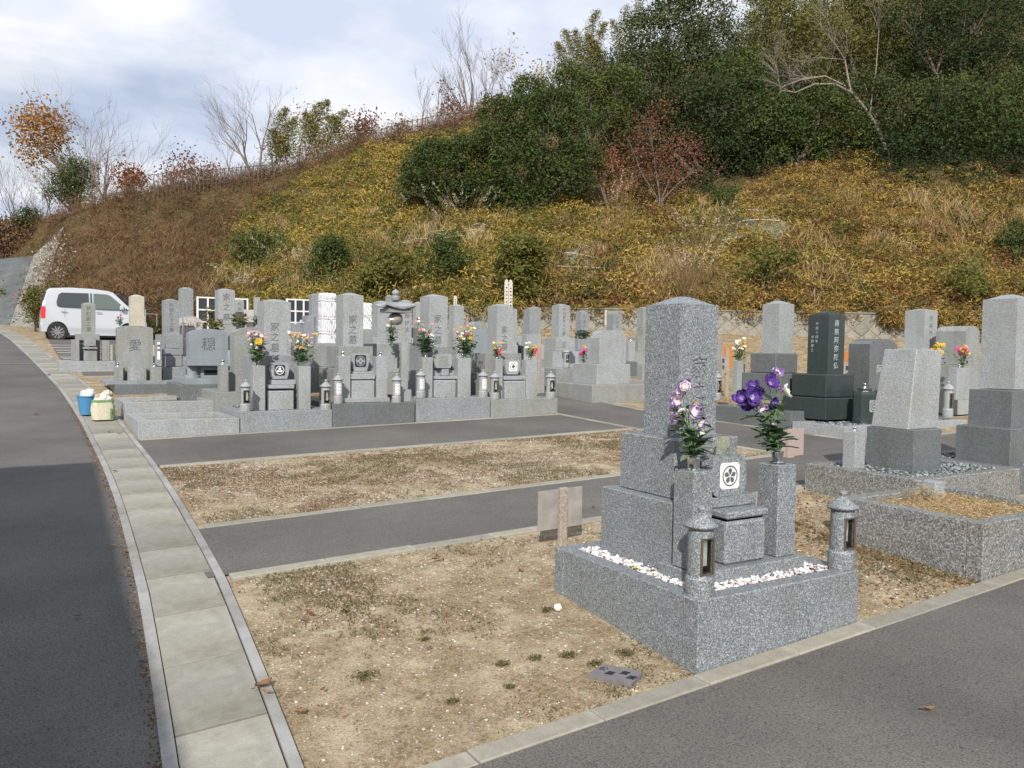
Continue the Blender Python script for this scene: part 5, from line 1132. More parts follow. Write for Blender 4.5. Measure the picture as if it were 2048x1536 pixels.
def mounds(name, n, box, poly, mat, r, per, Ln, Wd, seed=0, tall=1.0, updir=.1, t0=.0, t1=1.0, lift=0.0, neg=None):
    px, py = scatter(n, *box); ed = snoise(px / 60, py / 60, 1.5, seed + 5) * 18; k = inpoly(px + ed, py + ed, poly)
    for q in neg or []: k &= ~inpoly(px, py, q)
    px, py = px[k], py[k]; C = hill(px, hs(px, py)); m = len(C); R = r * rng.uniform(.35, 1.6, m); T = np.clip(rng.random(m) + .45 * snoise(px / 80, py / 50, 1.3, seed + 3), 0, 1); C = np.repeat(C, per, 0); R = np.repeat(R, per); T = np.repeat(T, per)
    d = unit(m * per); d[:, 2] = np.abs(d[:, 2]); k_ = (R * rng.uniform(.65, 1.1, m * per))[:, None]; P = C + d * k_ * np.array([1, 1, .8 * tall]); P[:, 2] += lift + .05
    ti = t0 + (t1 - t0) * np.clip(.62 * T + .38 * rng.random(m * per), 0, 1)
    o = leaves(name, P, Ln * rng.uniform(.6, 1.3, m * per), Wd * rng.uniform(.7, 1.3, m * per), mat, None, .8, ti, updir); o['kind'] = 'stuff'; return o
mounds('brown_scrub', 2000, (-300, 1000, 180, 660), brown_poly, 'lf_brown', .45, 90, .17, .02, 51, 1.3, .5)
mounds('bamboo_grass', 1100, (430, 1220, 240, 640), left_yellow, 'lf_sasa', .42, 100, .17, .036, 52, 1.0, -.1)
mounds('bamboo_grass', 1700, (1040, 2150, 300, 660), right_poly, 'lf_ochre', .42, 90, .17, .036, 53, 1.0, -.1)
mounds('low_green_plants', 520, (450, 1100, 280, 640), left_yellow, 'lf_olive', .5, 90, .16, .04, 60, 1.0, -.1, .0, .8)
band = [(450, 640), (450, 480), (620, 440), (780, 440), (1100, 450), (1500, 430), (2150, 420), (2150, 600), (1500, 600)]
mounds('low_green_plants', 46, (450, 2150, 420, 610), band, 'lf_olive', .95, 330, .15, .035, 91, 1.2, .1, .0, .7)
mounds('low_green_plants', 40, (450, 2150, 420, 610), band, 'lf_green', .75, 260, .11, .045, 92, 1.1, .0, .1, .9)
mounds('pale_dry_grass', 60, (450, 2150, 380, 610), band, 'lf_straw', .75, 150, .6, .014, 93, 1.4, 1.5, .0, .9)
mounds('brown_scrub', 260, (-100, 1000, 200, 660), brown_poly, 'lf_brown', .95, 200, .32, .016, 94, 1.2, .9, .1, 1.0)
mounds('bamboo_grass', 150, (430, 2150, 260, 600), [(430, 600), (450, 460), (760, 290), (840, 270), (900, 440), (1500, 380), (1700, 310), (2150, 380), (2150, 600)], 'lf_sasa', .95, 240, .19, .038, 95, 1.0, -.2, .1, .95)
mounds('pale_dry_grass', 200, (450, 2100, 300, 640), [(450, 640), (450, 480), (700, 380), (1150, 430), (1500, 400), (2100, 400), (2100, 640)], 'lf_straw', .34, 60, .42, .013, 61, 1.5, 1.6, .0, .9)
mounds('dry_red_scrub', 300, (1100, 2150, 350, 640), right_poly, 'lf_rust', .42, 80, .13, .03, 62, 1.2, .2, .0, .9)
mounds('bamboo_grass', 420, (430, 2150, 260, 640), [(430, 640), (450, 460), (760, 290), (840, 270), (1100, 440), (1500, 370), (1700, 310), (2150, 380), (2150, 640)], 'lf_sasa', .5, 90, .19, .04, 63, 1.2, -.2, .35, .95)
mounds('low_green_plants', 320, (430, 2150, 260, 640), [(430, 640), (450, 460), (760, 290), (840, 270), (1100, 440), (1500, 370), (1700, 310), (2150, 380), (2150, 640)], 'lf_forest', .45, 90, .12, .05, 64, 1.0, -.2, .0, .7)
mounds('brown_scrub', 260, (-100, 1000, 200, 660), brown_poly, 'lf_rust', .4, 70, .13, .025, 65, 1.3, .4, .0, .6)
mounds('brown_scrub', 200, (-100, 1000, 300, 660), brown_poly, 'lf_forest', .4, 70, .12, .03, 66, 1.2, .1, .1, .8)
mounds('low_green_plants', 420, (460, 2100, 380, 640), [(460, 640), (460, 480), (760, 420), (1100, 430), (2100, 400), (2100, 640)], 'lf_green', .34, 90, .11, .04, 54, 1.0, -.1, .2, .9)
mounds('dry_red_scrub', 420, (460, 2100, 420, 640), [(460, 640), (460, 520), (760, 440), (1100, 430), (2100, 420), (2100, 640)], 'lf_rust', .36, 80, .12, .03, 55, 1.0, .2, .1, .8)
up_poly = [(1190, 300), (1200, 170), (1300, 100), (1500, -60), (2150, -60), (2150, 390), (1800, 380), (1720, 330), (1600, 350), (1500, 380), (1420, 410), (1250, 420), (1200, 400)]
mounds('forest_undergrowth', 900, (940, 2150, -60, 440), up_poly, 'lf_forest', .8, 110, .15, .07, 56, 1.4, -.2, .0, .25, .2)  # floor mounds tinted dark, painting in the shade under the crowns
mounds('forest_undergrowth', 150, (1150, 2150, -60, 400), up_poly, 'lf_green', 1.7, 420, .15, .07, 57, 1.5, -.2, .0, .6, 1.2)
mounds('forest_undergrowth', 55, (1150, 2150, -60, 340), up_poly, 'lf_olive', 1.4, 380, .16, .05, 58, 1.6, -.2, .0, .6, 1.2)
mounds('forest_undergrowth', 40, (1150, 2100, -40, 380), up_poly, 'lf_rust', .7, 160, .12, .05, 59, 1.3, -.1, .2, 1.0, 1.0)
ridge_poly = [(-100, 560), (0, 470), (100, 410), (200, 385), (300, 362), (400, 350), (520, 335), (620, 305), (700, 265), (800, 240), (900, 215), (1000, 170), (1010, 215), (900, 262), (800, 285), (700, 312), (620, 350), (520, 385), (300, 420), (100, 470), (0, 520)]
def crestclumps(name, n, x0, x1, mat, r, per, Ln, Wd, back, seed, tall=1.3, t0=0, t1=1):
    px = rng.uniform(x0, x1, n); C = hill(px, rng.uniform(.93, 1.0, n)) + Fh * rng.uniform(0, back, n)[:, None]; R = np.repeat(r * rng.uniform(.4, 1.5, n), per); T = np.repeat(rng.random(n), per); C = np.repeat(C, per, 0)
    d = unit(n * per); d[:, 2] = np.abs(d[:, 2]); P = C + d * (R * rng.uniform(.3, 1.1, n * per))[:, None] * np.array([1, 1, tall]); o = leaves(name, P, Ln * rng.uniform(.6, 1.3, n * per), Wd, mat, None, .8, t0 + (t1 - t0) * (.6 * T + .4 * rng.random(n * per)), .8); o['kind'] = 'stuff'
crestclumps('ridge_brush', 560, -60, 1010, 'lf_brown', .72, 110, .26, .014, 1.5, 71)
crestclumps('ridge_brush', 70, 250, 1010, 'lf_rust', .55, 70, .12, .03, 2.5, 72, 1.5)
crestclumps('ridge_brush', 90, 740, 1010, 'lf_rust', .8, 60, .22, .012, 2.5, 73, 1.6, .4, 1)
def overhang(name, n, x0, x1, mat, per, seed, drop):
    px = rng.uniform(x0, x1, n); s_ = np.interp(px, WX, WL); C = np.array([[*wpos(q), WT] for q in s_]); C -= Fh * rng.uniform(-.5, .35, n)[:, None]; C[:, 2] -= rng.random(n) ** 1.5 * drop * np.clip((px - 1700) / 200, .1, 1); R = np.repeat(rng.uniform(.2, .5, n), per); T = np.repeat(rng.random(n), per); C = np.repeat(C, per, 0)
    P = C + unit(n * per) * (R * rng.uniform(.4, 1.0, n * per))[:, None]; o = leaves(name, P, .17, .034, mat, None, .8, .6 * T + .4 * rng.random(n * per), -.3); o['kind'] = 'stuff'
overhang('bamboo_grass', 90, 1040, 1730, 'lf_ochre', 50, 81, .0); overhang('bamboo_grass', 200, 1760, 2150, 'lf_ochre', 90, 82, .6); overhang('bamboo_grass', 60, 545, 1040, 'lf_sasa', 70, 83, .1)
def toe(name, n, x0, x1, mat, r, per, Ln, Wd, seed):
    px = rng.uniform(x0, x1, n); C = hill(px, rng.uniform(0, .02, n)) - Fh * rng.uniform(-.3, .5, n)[:, None]; C[:, 2] = G(C[:, 0], C[:, 1]) + rng.uniform(-.1, .8, n); R = np.repeat(r * rng.uniform(.5, 1.4, n), per); T = np.repeat(rng.random(n), per); C = np.repeat(C, per, 0)
    P = C + unit(n * per) * (R * rng.uniform(.4, 1.05, n * per))[:, None]; o = leaves(name, P, Ln * rng.uniform(.6, 1.3, n * per), Wd, mat, None, .8, .55 * T + .45 * rng.random(n * per), .1); o['kind'] = 'stuff'
toe('brown_scrub', 240, 110, 560, 'lf_brown', .42, 110, .18, .02, 97); toe('low_green_plants', 150, 120, 560, 'lf_olive', .36, 100, .13, .04, 98); toe('low_green_plants', 60, 250, 560, 'lf_green', .34, 100, .1, .045, 99)
# pale green erosion netting and white ropes on the bare terraces
for k, (poly, lab_) in enumerate((([(800, 505), (815, 478), (880, 466), (960, 468), (975, 488), (930, 500), (860, 502)], 'left'), ([(1110, 560), (1130, 515), (1150, 492), (1185, 500), (1180, 530), (1210, 545), (1190, 562)], 'right of the wooden stakes'), ([(1430, 500), (1440, 440), (1490, 425), (1540, 440), (1580, 480), (1540, 500), (1480, 490)], 'upper right'))):
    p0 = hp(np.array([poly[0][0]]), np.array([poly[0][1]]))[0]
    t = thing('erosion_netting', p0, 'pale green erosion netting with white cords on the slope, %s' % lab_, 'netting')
    xs = np.linspace(min(p[0] for p in poly), max(p[0] for p in poly), 30); ys = np.linspace(min(p[1] for p in poly), max(p[1] for p in poly), 16); X2, Y2 = np.meshgrid(xs, ys)
    Q = hp(X2, Y2); Q[..., 2] += .20 + .14 * snoise(X2 / 9, Y2 / 6, 1, k); Q += Fh * -.12; ins = inpoly(X2, Y2, poly); fs = []
    for j in range(15):
        for i in range(29):
            if ins[j, i] and ins[j + 1, i + 1]: a = j * 30 + i; fs.append((a, a + 1, a + 31, a + 30))
    M.setdefault('netting', plain('pale_green_netting', (.125, .145, .115), .9, var=.4, scale=2.5)); mk('net_sheet', Q.reshape(-1, 3), fs, 'netting', t, smooth=True)
    for yy in np.linspace(ys[3], ys[-3], 3):
        xx = np.array([x for x in np.linspace(xs[0], xs[-1], 24) if inpoly(np.array([x]), np.array([yy]), poly)[0]])
        if len(xx) > 3: q = hp(xx, np.full(len(xx), yy) + .12 * (xx - xx[0]) * .3); q[:, 2] += .36; q -= Fh * .14; MB().tube(list(q), .009, 4).build('white_cord', 'rope', t)

# ------------------------------------------------------------------ trees and shrubs
def clumps(blobs, n, cl=.32, per=22, spread=.16):
    """leaf positions: clumps on and in a set of ellipsoids (centre, radii)"""
    vol = np.array([r[0] * r[1] * r[2] for _, r in blobs]) ** .67; w = vol / vol.sum(); nc_ = max(1, n // per); ci = rng.choice(len(blobs), nc_, p=w); d = unit(nc_); d[:, 2] = np.where(d[:, 2] < -.3, -d[:, 2], d[:, 2])
    C = np.array([blobs[i][0] for i in ci]); Rr = np.array([blobs[i][1] for i in ci]); rad = rng.uniform(.62, 1.06, nc_)[:, None]; P = C + d * Rr * rad
    P = np.repeat(P, per, 0) + rng.normal(size=(nc_ * per, 3)) * spread; T = np.repeat(rng.random(nc_), per); return P, T, np.repeat(d[:, 2], per)
def px_blob(px, py, rpx, D, squash=1.0, depth=.9):
    c = at(px, py, D); r = rpx * D / FPX; return (c, np.array([r, r * depth, r * squash]))
def tree_leafy(label, blobs_px, base, D, mat, n, leaf, name='broadleaf_tree', trunk_mat='bark', cat='tree', group=None, per=22, spread=.16, tint=(.15, .85), trunk_r=.12, lw=.5, nbr=5, upd=-.2):
    gk = 1.28 if group else 1.0
    bl = [px_blob(b[0], b[1], b[2] * gk, D + (b[3] if len(b) > 3 else 0), b[4] if len(b) > 4 else .9) for b in blobs_px]
    if cat == 'shrub':
        rr_ = random.Random(label); bl = bl + [(bl[rr_.randrange(len(bl))][0] + np.array([rr_.gauss(0, .45), rr_.gauss(0, .3), rr_.gauss(-.1, .25)]), np.array([1, 1, rr_.uniform(.6, 1.3)]) * rr_.uniform(.12, .32)) for _ in range(14)]
    b0 = at(base[0], base[1], D); t = thing(name, b0, label, cat, group)
    mb = MB()
    for i, (c, r) in enumerate(bl[:nbr]):
        m = b0 * .5 + c * .5 + np.array([random.uniform(-.2, .2), random.uniform(-.2, .2), .1]); mb.tube([b0 - [0, 0, .5], b0 * .8 + m * .2 + [0, 0, .1], m, c], [trunk_r, trunk_r * .9, trunk_r * .6, trunk_r * .25], 6)
        for k in range(5): d = unit(1)[0]; d[2] = abs(d[2]); mb.tube([m * .4 + c * .6, c + d * r * .45, c + d * r * .85], [trunk_r * .35, trunk_r * .2, trunk_r * .07], 4)
    mb.build('trunk', trunk_mat, t)
    P, T, dz = clumps(bl, n, per=per, spread=spread); m = len(P)
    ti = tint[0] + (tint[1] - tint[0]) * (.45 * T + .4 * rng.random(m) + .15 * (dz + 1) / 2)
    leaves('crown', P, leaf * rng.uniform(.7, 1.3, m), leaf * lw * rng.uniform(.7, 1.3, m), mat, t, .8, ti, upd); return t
def branches(segs, p, d, L_, r, depth, rnd, spread, up_, kids, shrink, tips, curve=.12, wind=None):
    pts = [p]; rr = [r]; q = p.copy(); n = 4 if depth > 1 else 3
    for i in range(n):
        d = d + np.array([rnd.gauss(0, curve), rnd.gauss(0, curve), rnd.gauss(0, curve * .6) + up_ * .12]); 
        if wind is not None: d = d + wind * .05
        d /= np.linalg.norm(d); q = q + d * L_ / n; pts.append(q.copy()); rr.append(r * (1 - .5 * (i + 1) / n))
    segs.append((pts, rr, depth))
    if depth == 0: tips.append(q); return
    for k in range(kids + (rnd.random() < .5)):
        f = rnd.uniform(.3, 1.0) if k else 1.0; i = min(n, max(1, int(f * n))); base = pts[i]; a = unit_r(rnd); a = a - d * (a @ d); a /= np.linalg.norm(a) + 1e-9
        nd = d * math.cos(spread * (.5 + .5 * rnd.random())) + a * math.sin(spread * (.6 + .5 * rnd.random())); nd /= np.linalg.norm(nd)
        branches(segs, base.copy(), nd, L_ * shrink * rnd.uniform(.75, 1.1), max(.0045, rr[i] * .62), depth - 1, rnd, spread, up_, kids, shrink, tips, curve, wind)
def unit_r(rnd): a = np.array([rnd.gauss(0, 1), rnd.gauss(0, 1), rnd.gauss(0, 1)]); return a / np.linalg.norm(a)
def bare_tree(label, base, top, D, seed, stems=1, spread=.55, kids=3, levels=4, mat='twig', r0=.10, lean=0, leafm=None, nleaf=0, leaf=.12, name='bare_tree', up_=.6, cat='tree', first=.36, wind=None):
    r0 *= .72
    rnd = random.Random(seed); b0 = at(base[0], base[1], D); tp = at(top[0], top[1], D); H = np.linalg.norm(tp - b0) * (1.16 if levels > 3 else 1.25); ax = (tp - b0) / H; b0 = b0 - [0, 0, .5]
    t = thing(name, b0, label, cat); segs = []; tips = []
    for s_ in range(stems):
        d = ax + np.array([rnd.gauss(0, .22), rnd.gauss(0, .22), 0]) * (1 if stems > 1 else .1); d /= np.linalg.norm(d)
        branches(segs, b0 + np.array([rnd.gauss(0, .12), rnd.gauss(0, .12), 0]) * (stems > 1), d, H * first * rnd.uniform(.85, 1.15), r0 * rnd.uniform(.7, 1), levels, rnd, spread, up_, kids, .72, tips, wind=wind)
    big = MB(); tw = MB()
    for pts, rr, dp in segs: (big if dp >= levels - 1 else tw).tube(pts, rr, 6 if dp >= levels - 1 else 3)
    big.build('trunk', 'barkpale' if mat == 'barkpale' else 'bark', t); o = tw.build('twigs', mat, t)
    if leafm:
        tips = np.array(tips); i = rng.choice(len(tips), nleaf); P = tips[i] + rng.normal(size=(nleaf, 3)) * .22; leaves('crown', P, leaf * rng.uniform(.6, 1.2, nleaf), leaf * .6, leafm, t, .8)
    return t
crest = lambda px: float(np.interp(px, TX, TD1))
# big evergreen shrubs on the slope
E1 = hD(860, 430)
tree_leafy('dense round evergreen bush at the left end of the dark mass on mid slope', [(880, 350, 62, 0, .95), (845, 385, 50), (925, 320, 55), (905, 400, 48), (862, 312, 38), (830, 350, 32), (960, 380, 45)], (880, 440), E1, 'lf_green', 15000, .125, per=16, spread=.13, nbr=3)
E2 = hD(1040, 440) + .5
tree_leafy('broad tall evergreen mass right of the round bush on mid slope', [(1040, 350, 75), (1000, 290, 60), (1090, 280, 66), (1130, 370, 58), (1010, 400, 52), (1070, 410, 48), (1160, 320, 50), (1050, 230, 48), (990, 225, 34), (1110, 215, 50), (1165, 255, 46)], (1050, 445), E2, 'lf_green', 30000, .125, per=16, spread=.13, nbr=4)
tree_leafy('olive-topped evergreen above the broad evergreen mass', [(1180, 200, 50), (1140, 170, 44), (1060, 190, 40), (1220, 240, 46), (1240, 180, 50)], (1180, 300), E2 + 3, 'lf_green', 11000, .13, tint=(.4, 1.0))
FO = [('tall dark evergreen at the left edge of the upper forest', [(1330, 90, 70), (1390, 40, 62), (1300, 150, 52), (1370, 160, 70), (1430, 100, 50), (1280, 60, 34), (1350, 20, 40)], (1350, 300), 45, 16000, (0, .7)),
      ('dark evergreen filling the shade above the rusty maple', [(1290, 230, 46), (1420, 230, 70), (1350, 240, 50), (1470, 300, 60), (1400, 290, 48), (1450, 345, 42)], (1420, 390), 41.5, 14000, (0, .55)),
      ('greenish broadleaf tree behind the top of the leaning pale trunk', [(1560, 90, 70), (1510, 140, 55), (1600, 160, 60), (1640, 80, 60), (1540, 30, 50)], (1570, 300), 46, 14000, (.3, 1.0)),
      ('evergreen below the leaning pale trunk', [(1560, 260, 66), (1500, 280, 50), (1640, 240, 60), (1600, 310, 50), (1530, 330, 45), (1690, 290, 50)], (1590, 370), 41.5, 14000, (.1, .8)),
      ('dark evergreen right of the leaning pale trunk', [(1800, 240, 72), (1760, 300, 50), (1860, 290, 60), (1830, 340, 48), (1740, 200, 50), (1890, 220, 60)], (1800, 385), 42, 15000, (.05, .7)),
      ('darkest evergreen in the upper right of the forest', [(1920, 90, 85), (1860, 120, 60), (1990, 140, 80), (1950, 30, 70), (1830, 50, 55)], (1920, 260), 47, 16000, (0, .45)),
      ('evergreen at the right edge of the picture', [(2010, 280, 80), (1950, 320, 60), (2070, 220, 80), (2080, 330, 60), (1960, 240, 60)], (2010, 400), 42, 15000, (.05, .6)),
      ('greenish tree high on the hill at the top right', [(1740, 60, 70), (1700, 120, 55), (1780, 130, 55), (1680, 20, 50), (1800, 10, 60)], (1740, 250), 49, 14000, (.3, .95)),
      ('mid green tree right of the tall dark evergreen', [(1470, 170, 62), (1440, 200, 45), (1500, 220, 50), (1520, 200, 40)], (1480, 330), 44, 9000, (.2, .8)),
      ('dark tree beyond the right edge of the frame', [(2180, 180, 130), (2250, 50, 120), (2160, 20, 90)], (2180, 380), 46, 12000, (0, .5))]
FM = ['lf_forest', 'lf_forest', 'lf_olive', 'lf_green', 'lf_forest', 'lf_forest', 'lf_green', 'lf_olive', 'lf_green', 'lf_forest']; FT = [(.1, .85), (0, .5), (0, .65), (.1, 1), (.1, .8), (0, .5), (.2, 1), (0, .6), (.2, 1), (0, .5)]
for q_i, (lb, bl, bs, D_, n_, ti_) in enumerate(FO):
    ti_ = FT[q_i]; tree_leafy(lb, [tuple(list(b_) + [0, .85][len(b_) - 3:]) if len(b_) < 5 else b_ for b_ in bl], bs, D_ - 1.5, FM[q_i], int(n_ * 1.15), .15, group='evergreens of the upper forest', tint=ti_, per=18, spread=.17, trunk_r=.15)
# bushes on the lower slope
for lb, bl, bs, mt, n_, lf in (('small dark green bush at the left edge of the yellow bamboo grass', [(515, 500, 24), (495, 520, 20), (528, 485, 16), (492, 498, 13)], (510, 535), 'lf_green', 3000, .10),
                              ('round dark green bush above the white-wrapped gravestone', [(665, 500, 28), (668, 528, 30), (650, 520, 20)], (668, 560), 'lf_green', 4200, .10),
                              ('loose olive green bamboo clump above the pagoda', [(775, 525, 26), (760, 560, 34), (795, 550, 30), (770, 585, 34)], (770, 600), 'lf_olive', 5200, .16),
                              ('grey-green bush below the left netting', [(895, 505, 26), (880, 535, 24), (915, 530, 22)], (895, 570), 'lf_green', 3600, .10),
                              ('tall soft green shrub behind the wooden stakes', [(1035, 500, 36), (1015, 535, 32), (1055, 540, 34), (1040, 575, 36), (1060, 500, 24)], (1040, 605), 'lf_olive', 6500, .16),
                              ('small dark green bush beside the rusty maple', [(1447, 405, 20), (1455, 388, 14)], (1448, 428), 'lf_green', 1500, .10),
                              ('leafy green shrub above the tall pale pillar', [(1520, 555, 28), (1545, 520, 22)], (1525, 590), 'lf_olive', 2500, .14),
                              ('green shrub low on the slope above the right-hand wall', [(1930, 560, 36), (1960, 585, 28)], (1935, 610), 'lf_olive', 2600, .14),
                              ('dark green bush at the right edge above the bamboo grass', [(2030, 480, 40), (2060, 500, 40)], (2035, 520), 'lf_green', 3000, .12)):
    tree_leafy(lb, bl, bs, hD(bs[0], bs[1]) - .3, mt, n_, lf, name='shrub', cat='shrub', per=12, spread=.11, trunk_r=.03, lw=.35 if mt == 'lf_olive' else .5, tint=(.0, .6) if mt == 'lf_olive' else (.2, .9))
# coloured trees
tree_leafy('wide rusty red maple on the upper slope', [(1310, 330, 46, 0, .5), (1365, 300, 40, 0, .6), (1265, 300, 34, 0, .6), (1300, 262, 26), (1392, 338, 30, 0, .6), (1325, 222, 20), (1345, 195, 12), (1232, 345, 26), (1345, 370, 34, 0, .6), (1290, 385, 24)], (1320, 410), hD(1320, 400) - 1.2, 'lf_red', 4300, .10, per=8, spread=.34, trunk_r=.04, upd=0)
tree_leafy('yellow-orange sapling above the rusty maple', [(1215, 215, 30), (1240, 240, 26), (1200, 240, 18), (1225, 265, 18)], (1225, 330), hD(1225, 330) - 1, 'lf_orange', 1500, .12, per=8, spread=.2, trunk_r=.04, upd=0)
tree_leafy('tan half-bare shrub left of the rusty maple', [(1215, 340, 34), (1190, 310, 26), (1240, 390, 32)], (1215, 420), hD(1215, 400) - 1, 'lf_rust', 1500, .10, per=7, spread=.25, trunk_r=.05, upd=0, tint=(.5, 1))
bare_tree('reddish sparse sapling standing among the dark trees at the top right', (1730, 330), (1730, 70), 43.5, 31, 2, .5, 3, 4, 'twig', .05, leafm='lf_red', nleaf=900, leaf=.16, name='autumn_tree')
# leaning pale trunk
t = thing('leaning_tree', at(1768, 290, 41), 'pale bare tree leaning left in front of the dark forest', 'tree'); mb = MB(); D_ = 40.0
mb.tube([at(1772, 300, D_), at(1752, 250, D_), at(1728, 215, D_ - .3), at(1700, 182, D_ - .6)], [.10, .09, .08, .07], 8)
mb.tube([at(1702, 185, D_ - .6), at(1695, 150, D_ - .6), at(1690, 120, D_ - .6), at(1668, 85, D_ - .8)], [.055, .045, .03, .02], 6)
mb.tube([at(1702, 185, D_ - .6), at(1670, 168, D_ - 1), at(1630, 168, D_ - 1.2), at(1590, 185, D_ - 1.5), at(1560, 180, D_ - 1.6)], [.055, .045, .035, .025, .015], 6)
mb.tube([at(1690, 172, D_ - .6), at(1650, 152, D_ - 1), at(1600, 160, D_ - 1.2), at(1560, 175, D_ - 1.4)], [.05, .04, .03, .015], 5)
mb.tube([at(1740, 230, D_ - .1), at(1745, 180, D_), at(1752, 140, D_), at(1758, 60, D_ + .2)], [.035, .03, .025, .015], 5)
mb.build('trunk', 'barkpale', t); segs = []; tips = []; rnd = random.Random(5)
for q_ in ((1668, 85), (1560, 180), (1590, 185), (1690, 120), (1630, 168), (1560, 175), (1758, 60), (1650, 152)):
    for k in range(3): branches(segs, at(q_[0], q_[1], D_ - 1), np.array([rnd.uniform(-1, .3), rnd.gauss(0, .3), rnd.uniform(-.1, .8)]), 1.5, .014, 2, rnd, .6, .2, 3, .7, tips)
tw = MB()
for pts, rr, dp in segs: tw.tube(pts, rr, 3)
tw.build('twigs', 'barkpale', t)
# bare trees on the skyline
bare_tree('many-stemmed bare tree bending left on the left part of the ridge', (515, 350), (470, 150), crest(515) - .5, 11, 3, .52, 3, 4, 'twig', .13, up_=.9, wind=-Rh * .9, first=.42)
bare_tree('tall fan-shaped bare tree behind the left end of the fence', (215, 395), (225, 165), crest(215) + 2, 12, 2, .55, 3, 4, 'twig', .12, up_=.6, first=.38)
bare_tree('thin bare tree at the far left between the orange tree and the fan-shaped tree', (150, 420), (140, 190), crest(150) + 5, 13, 2, .5, 3, 4, 'twig', .10, first=.38)
bare_tree('slender bare tree on the middle of the ridge, left of the taller pair', (872, 265), (845, 105), crest(870) + 1, 14, 2, .5, 3, 4, 'twig', .09, up_=.7)
bare_tree('tall twin-stemmed bare tree on the middle of the ridge', (935, 250), (925, 62), crest(930) + 1, 15, 3, .42, 3, 4, 'twig', .12, up_=.9, first=.42)
bare_tree('thin bare tree right of the twin-stemmed one on the ridge', (985, 230), (975, 85), crest(980) + 1, 16, 1, .45, 3, 4, 'twig', .08, up_=.8)
bare_tree('bare tree at the left edge of the picture', (25, 520), (20, 290), 52, 17, 3, .6, 3, 4, 'twig', .12)
bare_tree('low tangled bare tree behind the dark pine at the left', (70, 470), (75, 330), 54, 18, 3, .7, 3, 4, 'twig', .09)
bare_tree('bare sapling on the ridge between the bending tree and the bamboo', (600, 340), (640, 190), crest(600) + 2, 19, 1, .5, 3, 4, 'twig', .06, leafm='lf_rust', nleaf=160, leaf=.14)
for lb, bs, tp, mt, nl, sd in (('orange-leaved sparse tree left of the ridge fence', (275, 395), (262, 310), 'lf_rust', 900, 21), ('sparse rust-coloured tree just beyond the left end of the fence', (370, 375), (372, 270), 'lf_rust', 420, 22), ('small pinkish-brown tree behind the left fence', (330, 380), (320, 300), 'lf_rust', 300, 23),
                               ('sparse red-leaved tree at the right side of the ridge bamboo', (710, 300), (715, 205), 'lf_red', 900, 24), ('light red sparse tree beneath the tall bare pair', (915, 250), (912, 165), 'lf_red', 600, 25), ('thin sparsely leaved sapling leaning over the ridge, right of the bare trees', (1010, 210), (1020, 75), 'lf_straw', 240, 26),
                               ('red-tinged sparse tree left of the tall bare pair', (800, 275), (790, 225), 'lf_brown', 400, 27), ('small rusty tree right of the bending bare tree', (425, 360), (420, 300), 'lf_rust', 200, 28), ('wispy sapling left of the olive bamboo', (1075, 190), (1085, 100), 'lf_straw', 260, 29)):
    bare_tree(lb, bs, tp, crest(bs[0]) + 1.5, sd, 3, .6, 3, 3, 'twig', .05, leafm=mt, nleaf=nl, leaf=.17, name='autumn_tree')
for k, (bx, by, tx, ty, st) in enumerate(((100, 440, 108, 215, 2), (190, 410, 178, 200, 1), (255, 400, 290, 185, 1), (545, 350, 530, 170, 1), (480, 365, 410, 200, 1), (760, 290, 742, 215, 1), (840, 265, 880, 120, 1), (960, 245, 1000, 70, 1), (45, 500, 60, 240, 2), (330, 385, 345, 285, 1))):
    bare_tree(['thin bare sapling rising beside the orange-crowned tree', 'thin bare stem left of the fan-shaped tree', 'thin bare stem leaning right of the fan-shaped tree', 'upright thin bare stem at the right of the bending tree', 'bare stem sweeping left under the bending tree', 'small bare sapling right of the red-leaved ridge tree', 'thin bare stem between the slender tree and the taller pair', 'thin bare stem leaning right beyond the taller pair', 'bare tree behind the brownish thicket at the far left', 'small bare sapling behind the left end of the fence'][k], (bx, by), (tx, ty), crest(bx) + 2.5, 60 + k, st, .5, 3, 4, 'twig', .06, up_=.6)
# orange-crowned leaning tree and dark pine at the left
D_ = 47; t = thing('autumn_tree', at(150, 420, D_), 'leaning tree with an orange-brown crown at the far left', 'tree'); mb = MB()
mb.tube([at(160, 425, D_), at(135, 370, D_), at(118, 330, D_), at(92, 310, D_), at(75, 290, D_)], [.2, .17, .15, .12, .08], 7); mb.tube([at(118, 330, D_), at(105, 300, D_), at(95, 260, D_)], [.1, .07, .03], 5); mb.build('trunk', 'bark', t)
bl = [px_blob(62, 262, 24, D_), px_blob(96, 246, 20, D_), px_blob(48, 292, 17, D_), px_blob(110, 286, 18, D_), px_blob(76, 233, 14, D_), px_blob(84, 300, 20, D_), px_blob(40, 250, 11, D_), px_blob(118, 262, 11, D_), px_blob(70, 320, 12, D_)]; P, T, dz = clumps(bl, 2300, per=7, spread=.42); m = len(P); leaves('crown', P, .2, .11, 'lf_orange', t, .8, .1 + .6 * rng.random(m) * T + .2)
tree_leafy('dark pine-like tree under the orange-crowned tree at the far left', [(150, 345, 30), (130, 375, 36), (165, 370, 30), (120, 400, 30), (160, 398, 30), (175, 340, 20)], (150, 430), 46.5, 'lf_forest', 7000, .2, name='pine_tree', per=14, spread=.2, lw=.2, tint=(.2, .9))
tree_leafy('dark low bush at the far left foot of the hill', [(55, 440, 26), (30, 460, 24), (75, 455, 18)], (50, 480), 48, 'lf_forest', 2500, .16, name='shrub', cat='shrub')
tree_leafy('brownish thicket at the far left edge', [(0, 500, 36), (40, 490, 30), (-40, 480, 50), (20, 465, 26)], (0, 540), 47, 'lf_brown', 6000, .16, name='shrub', cat='shrub', per=10, spread=.25)
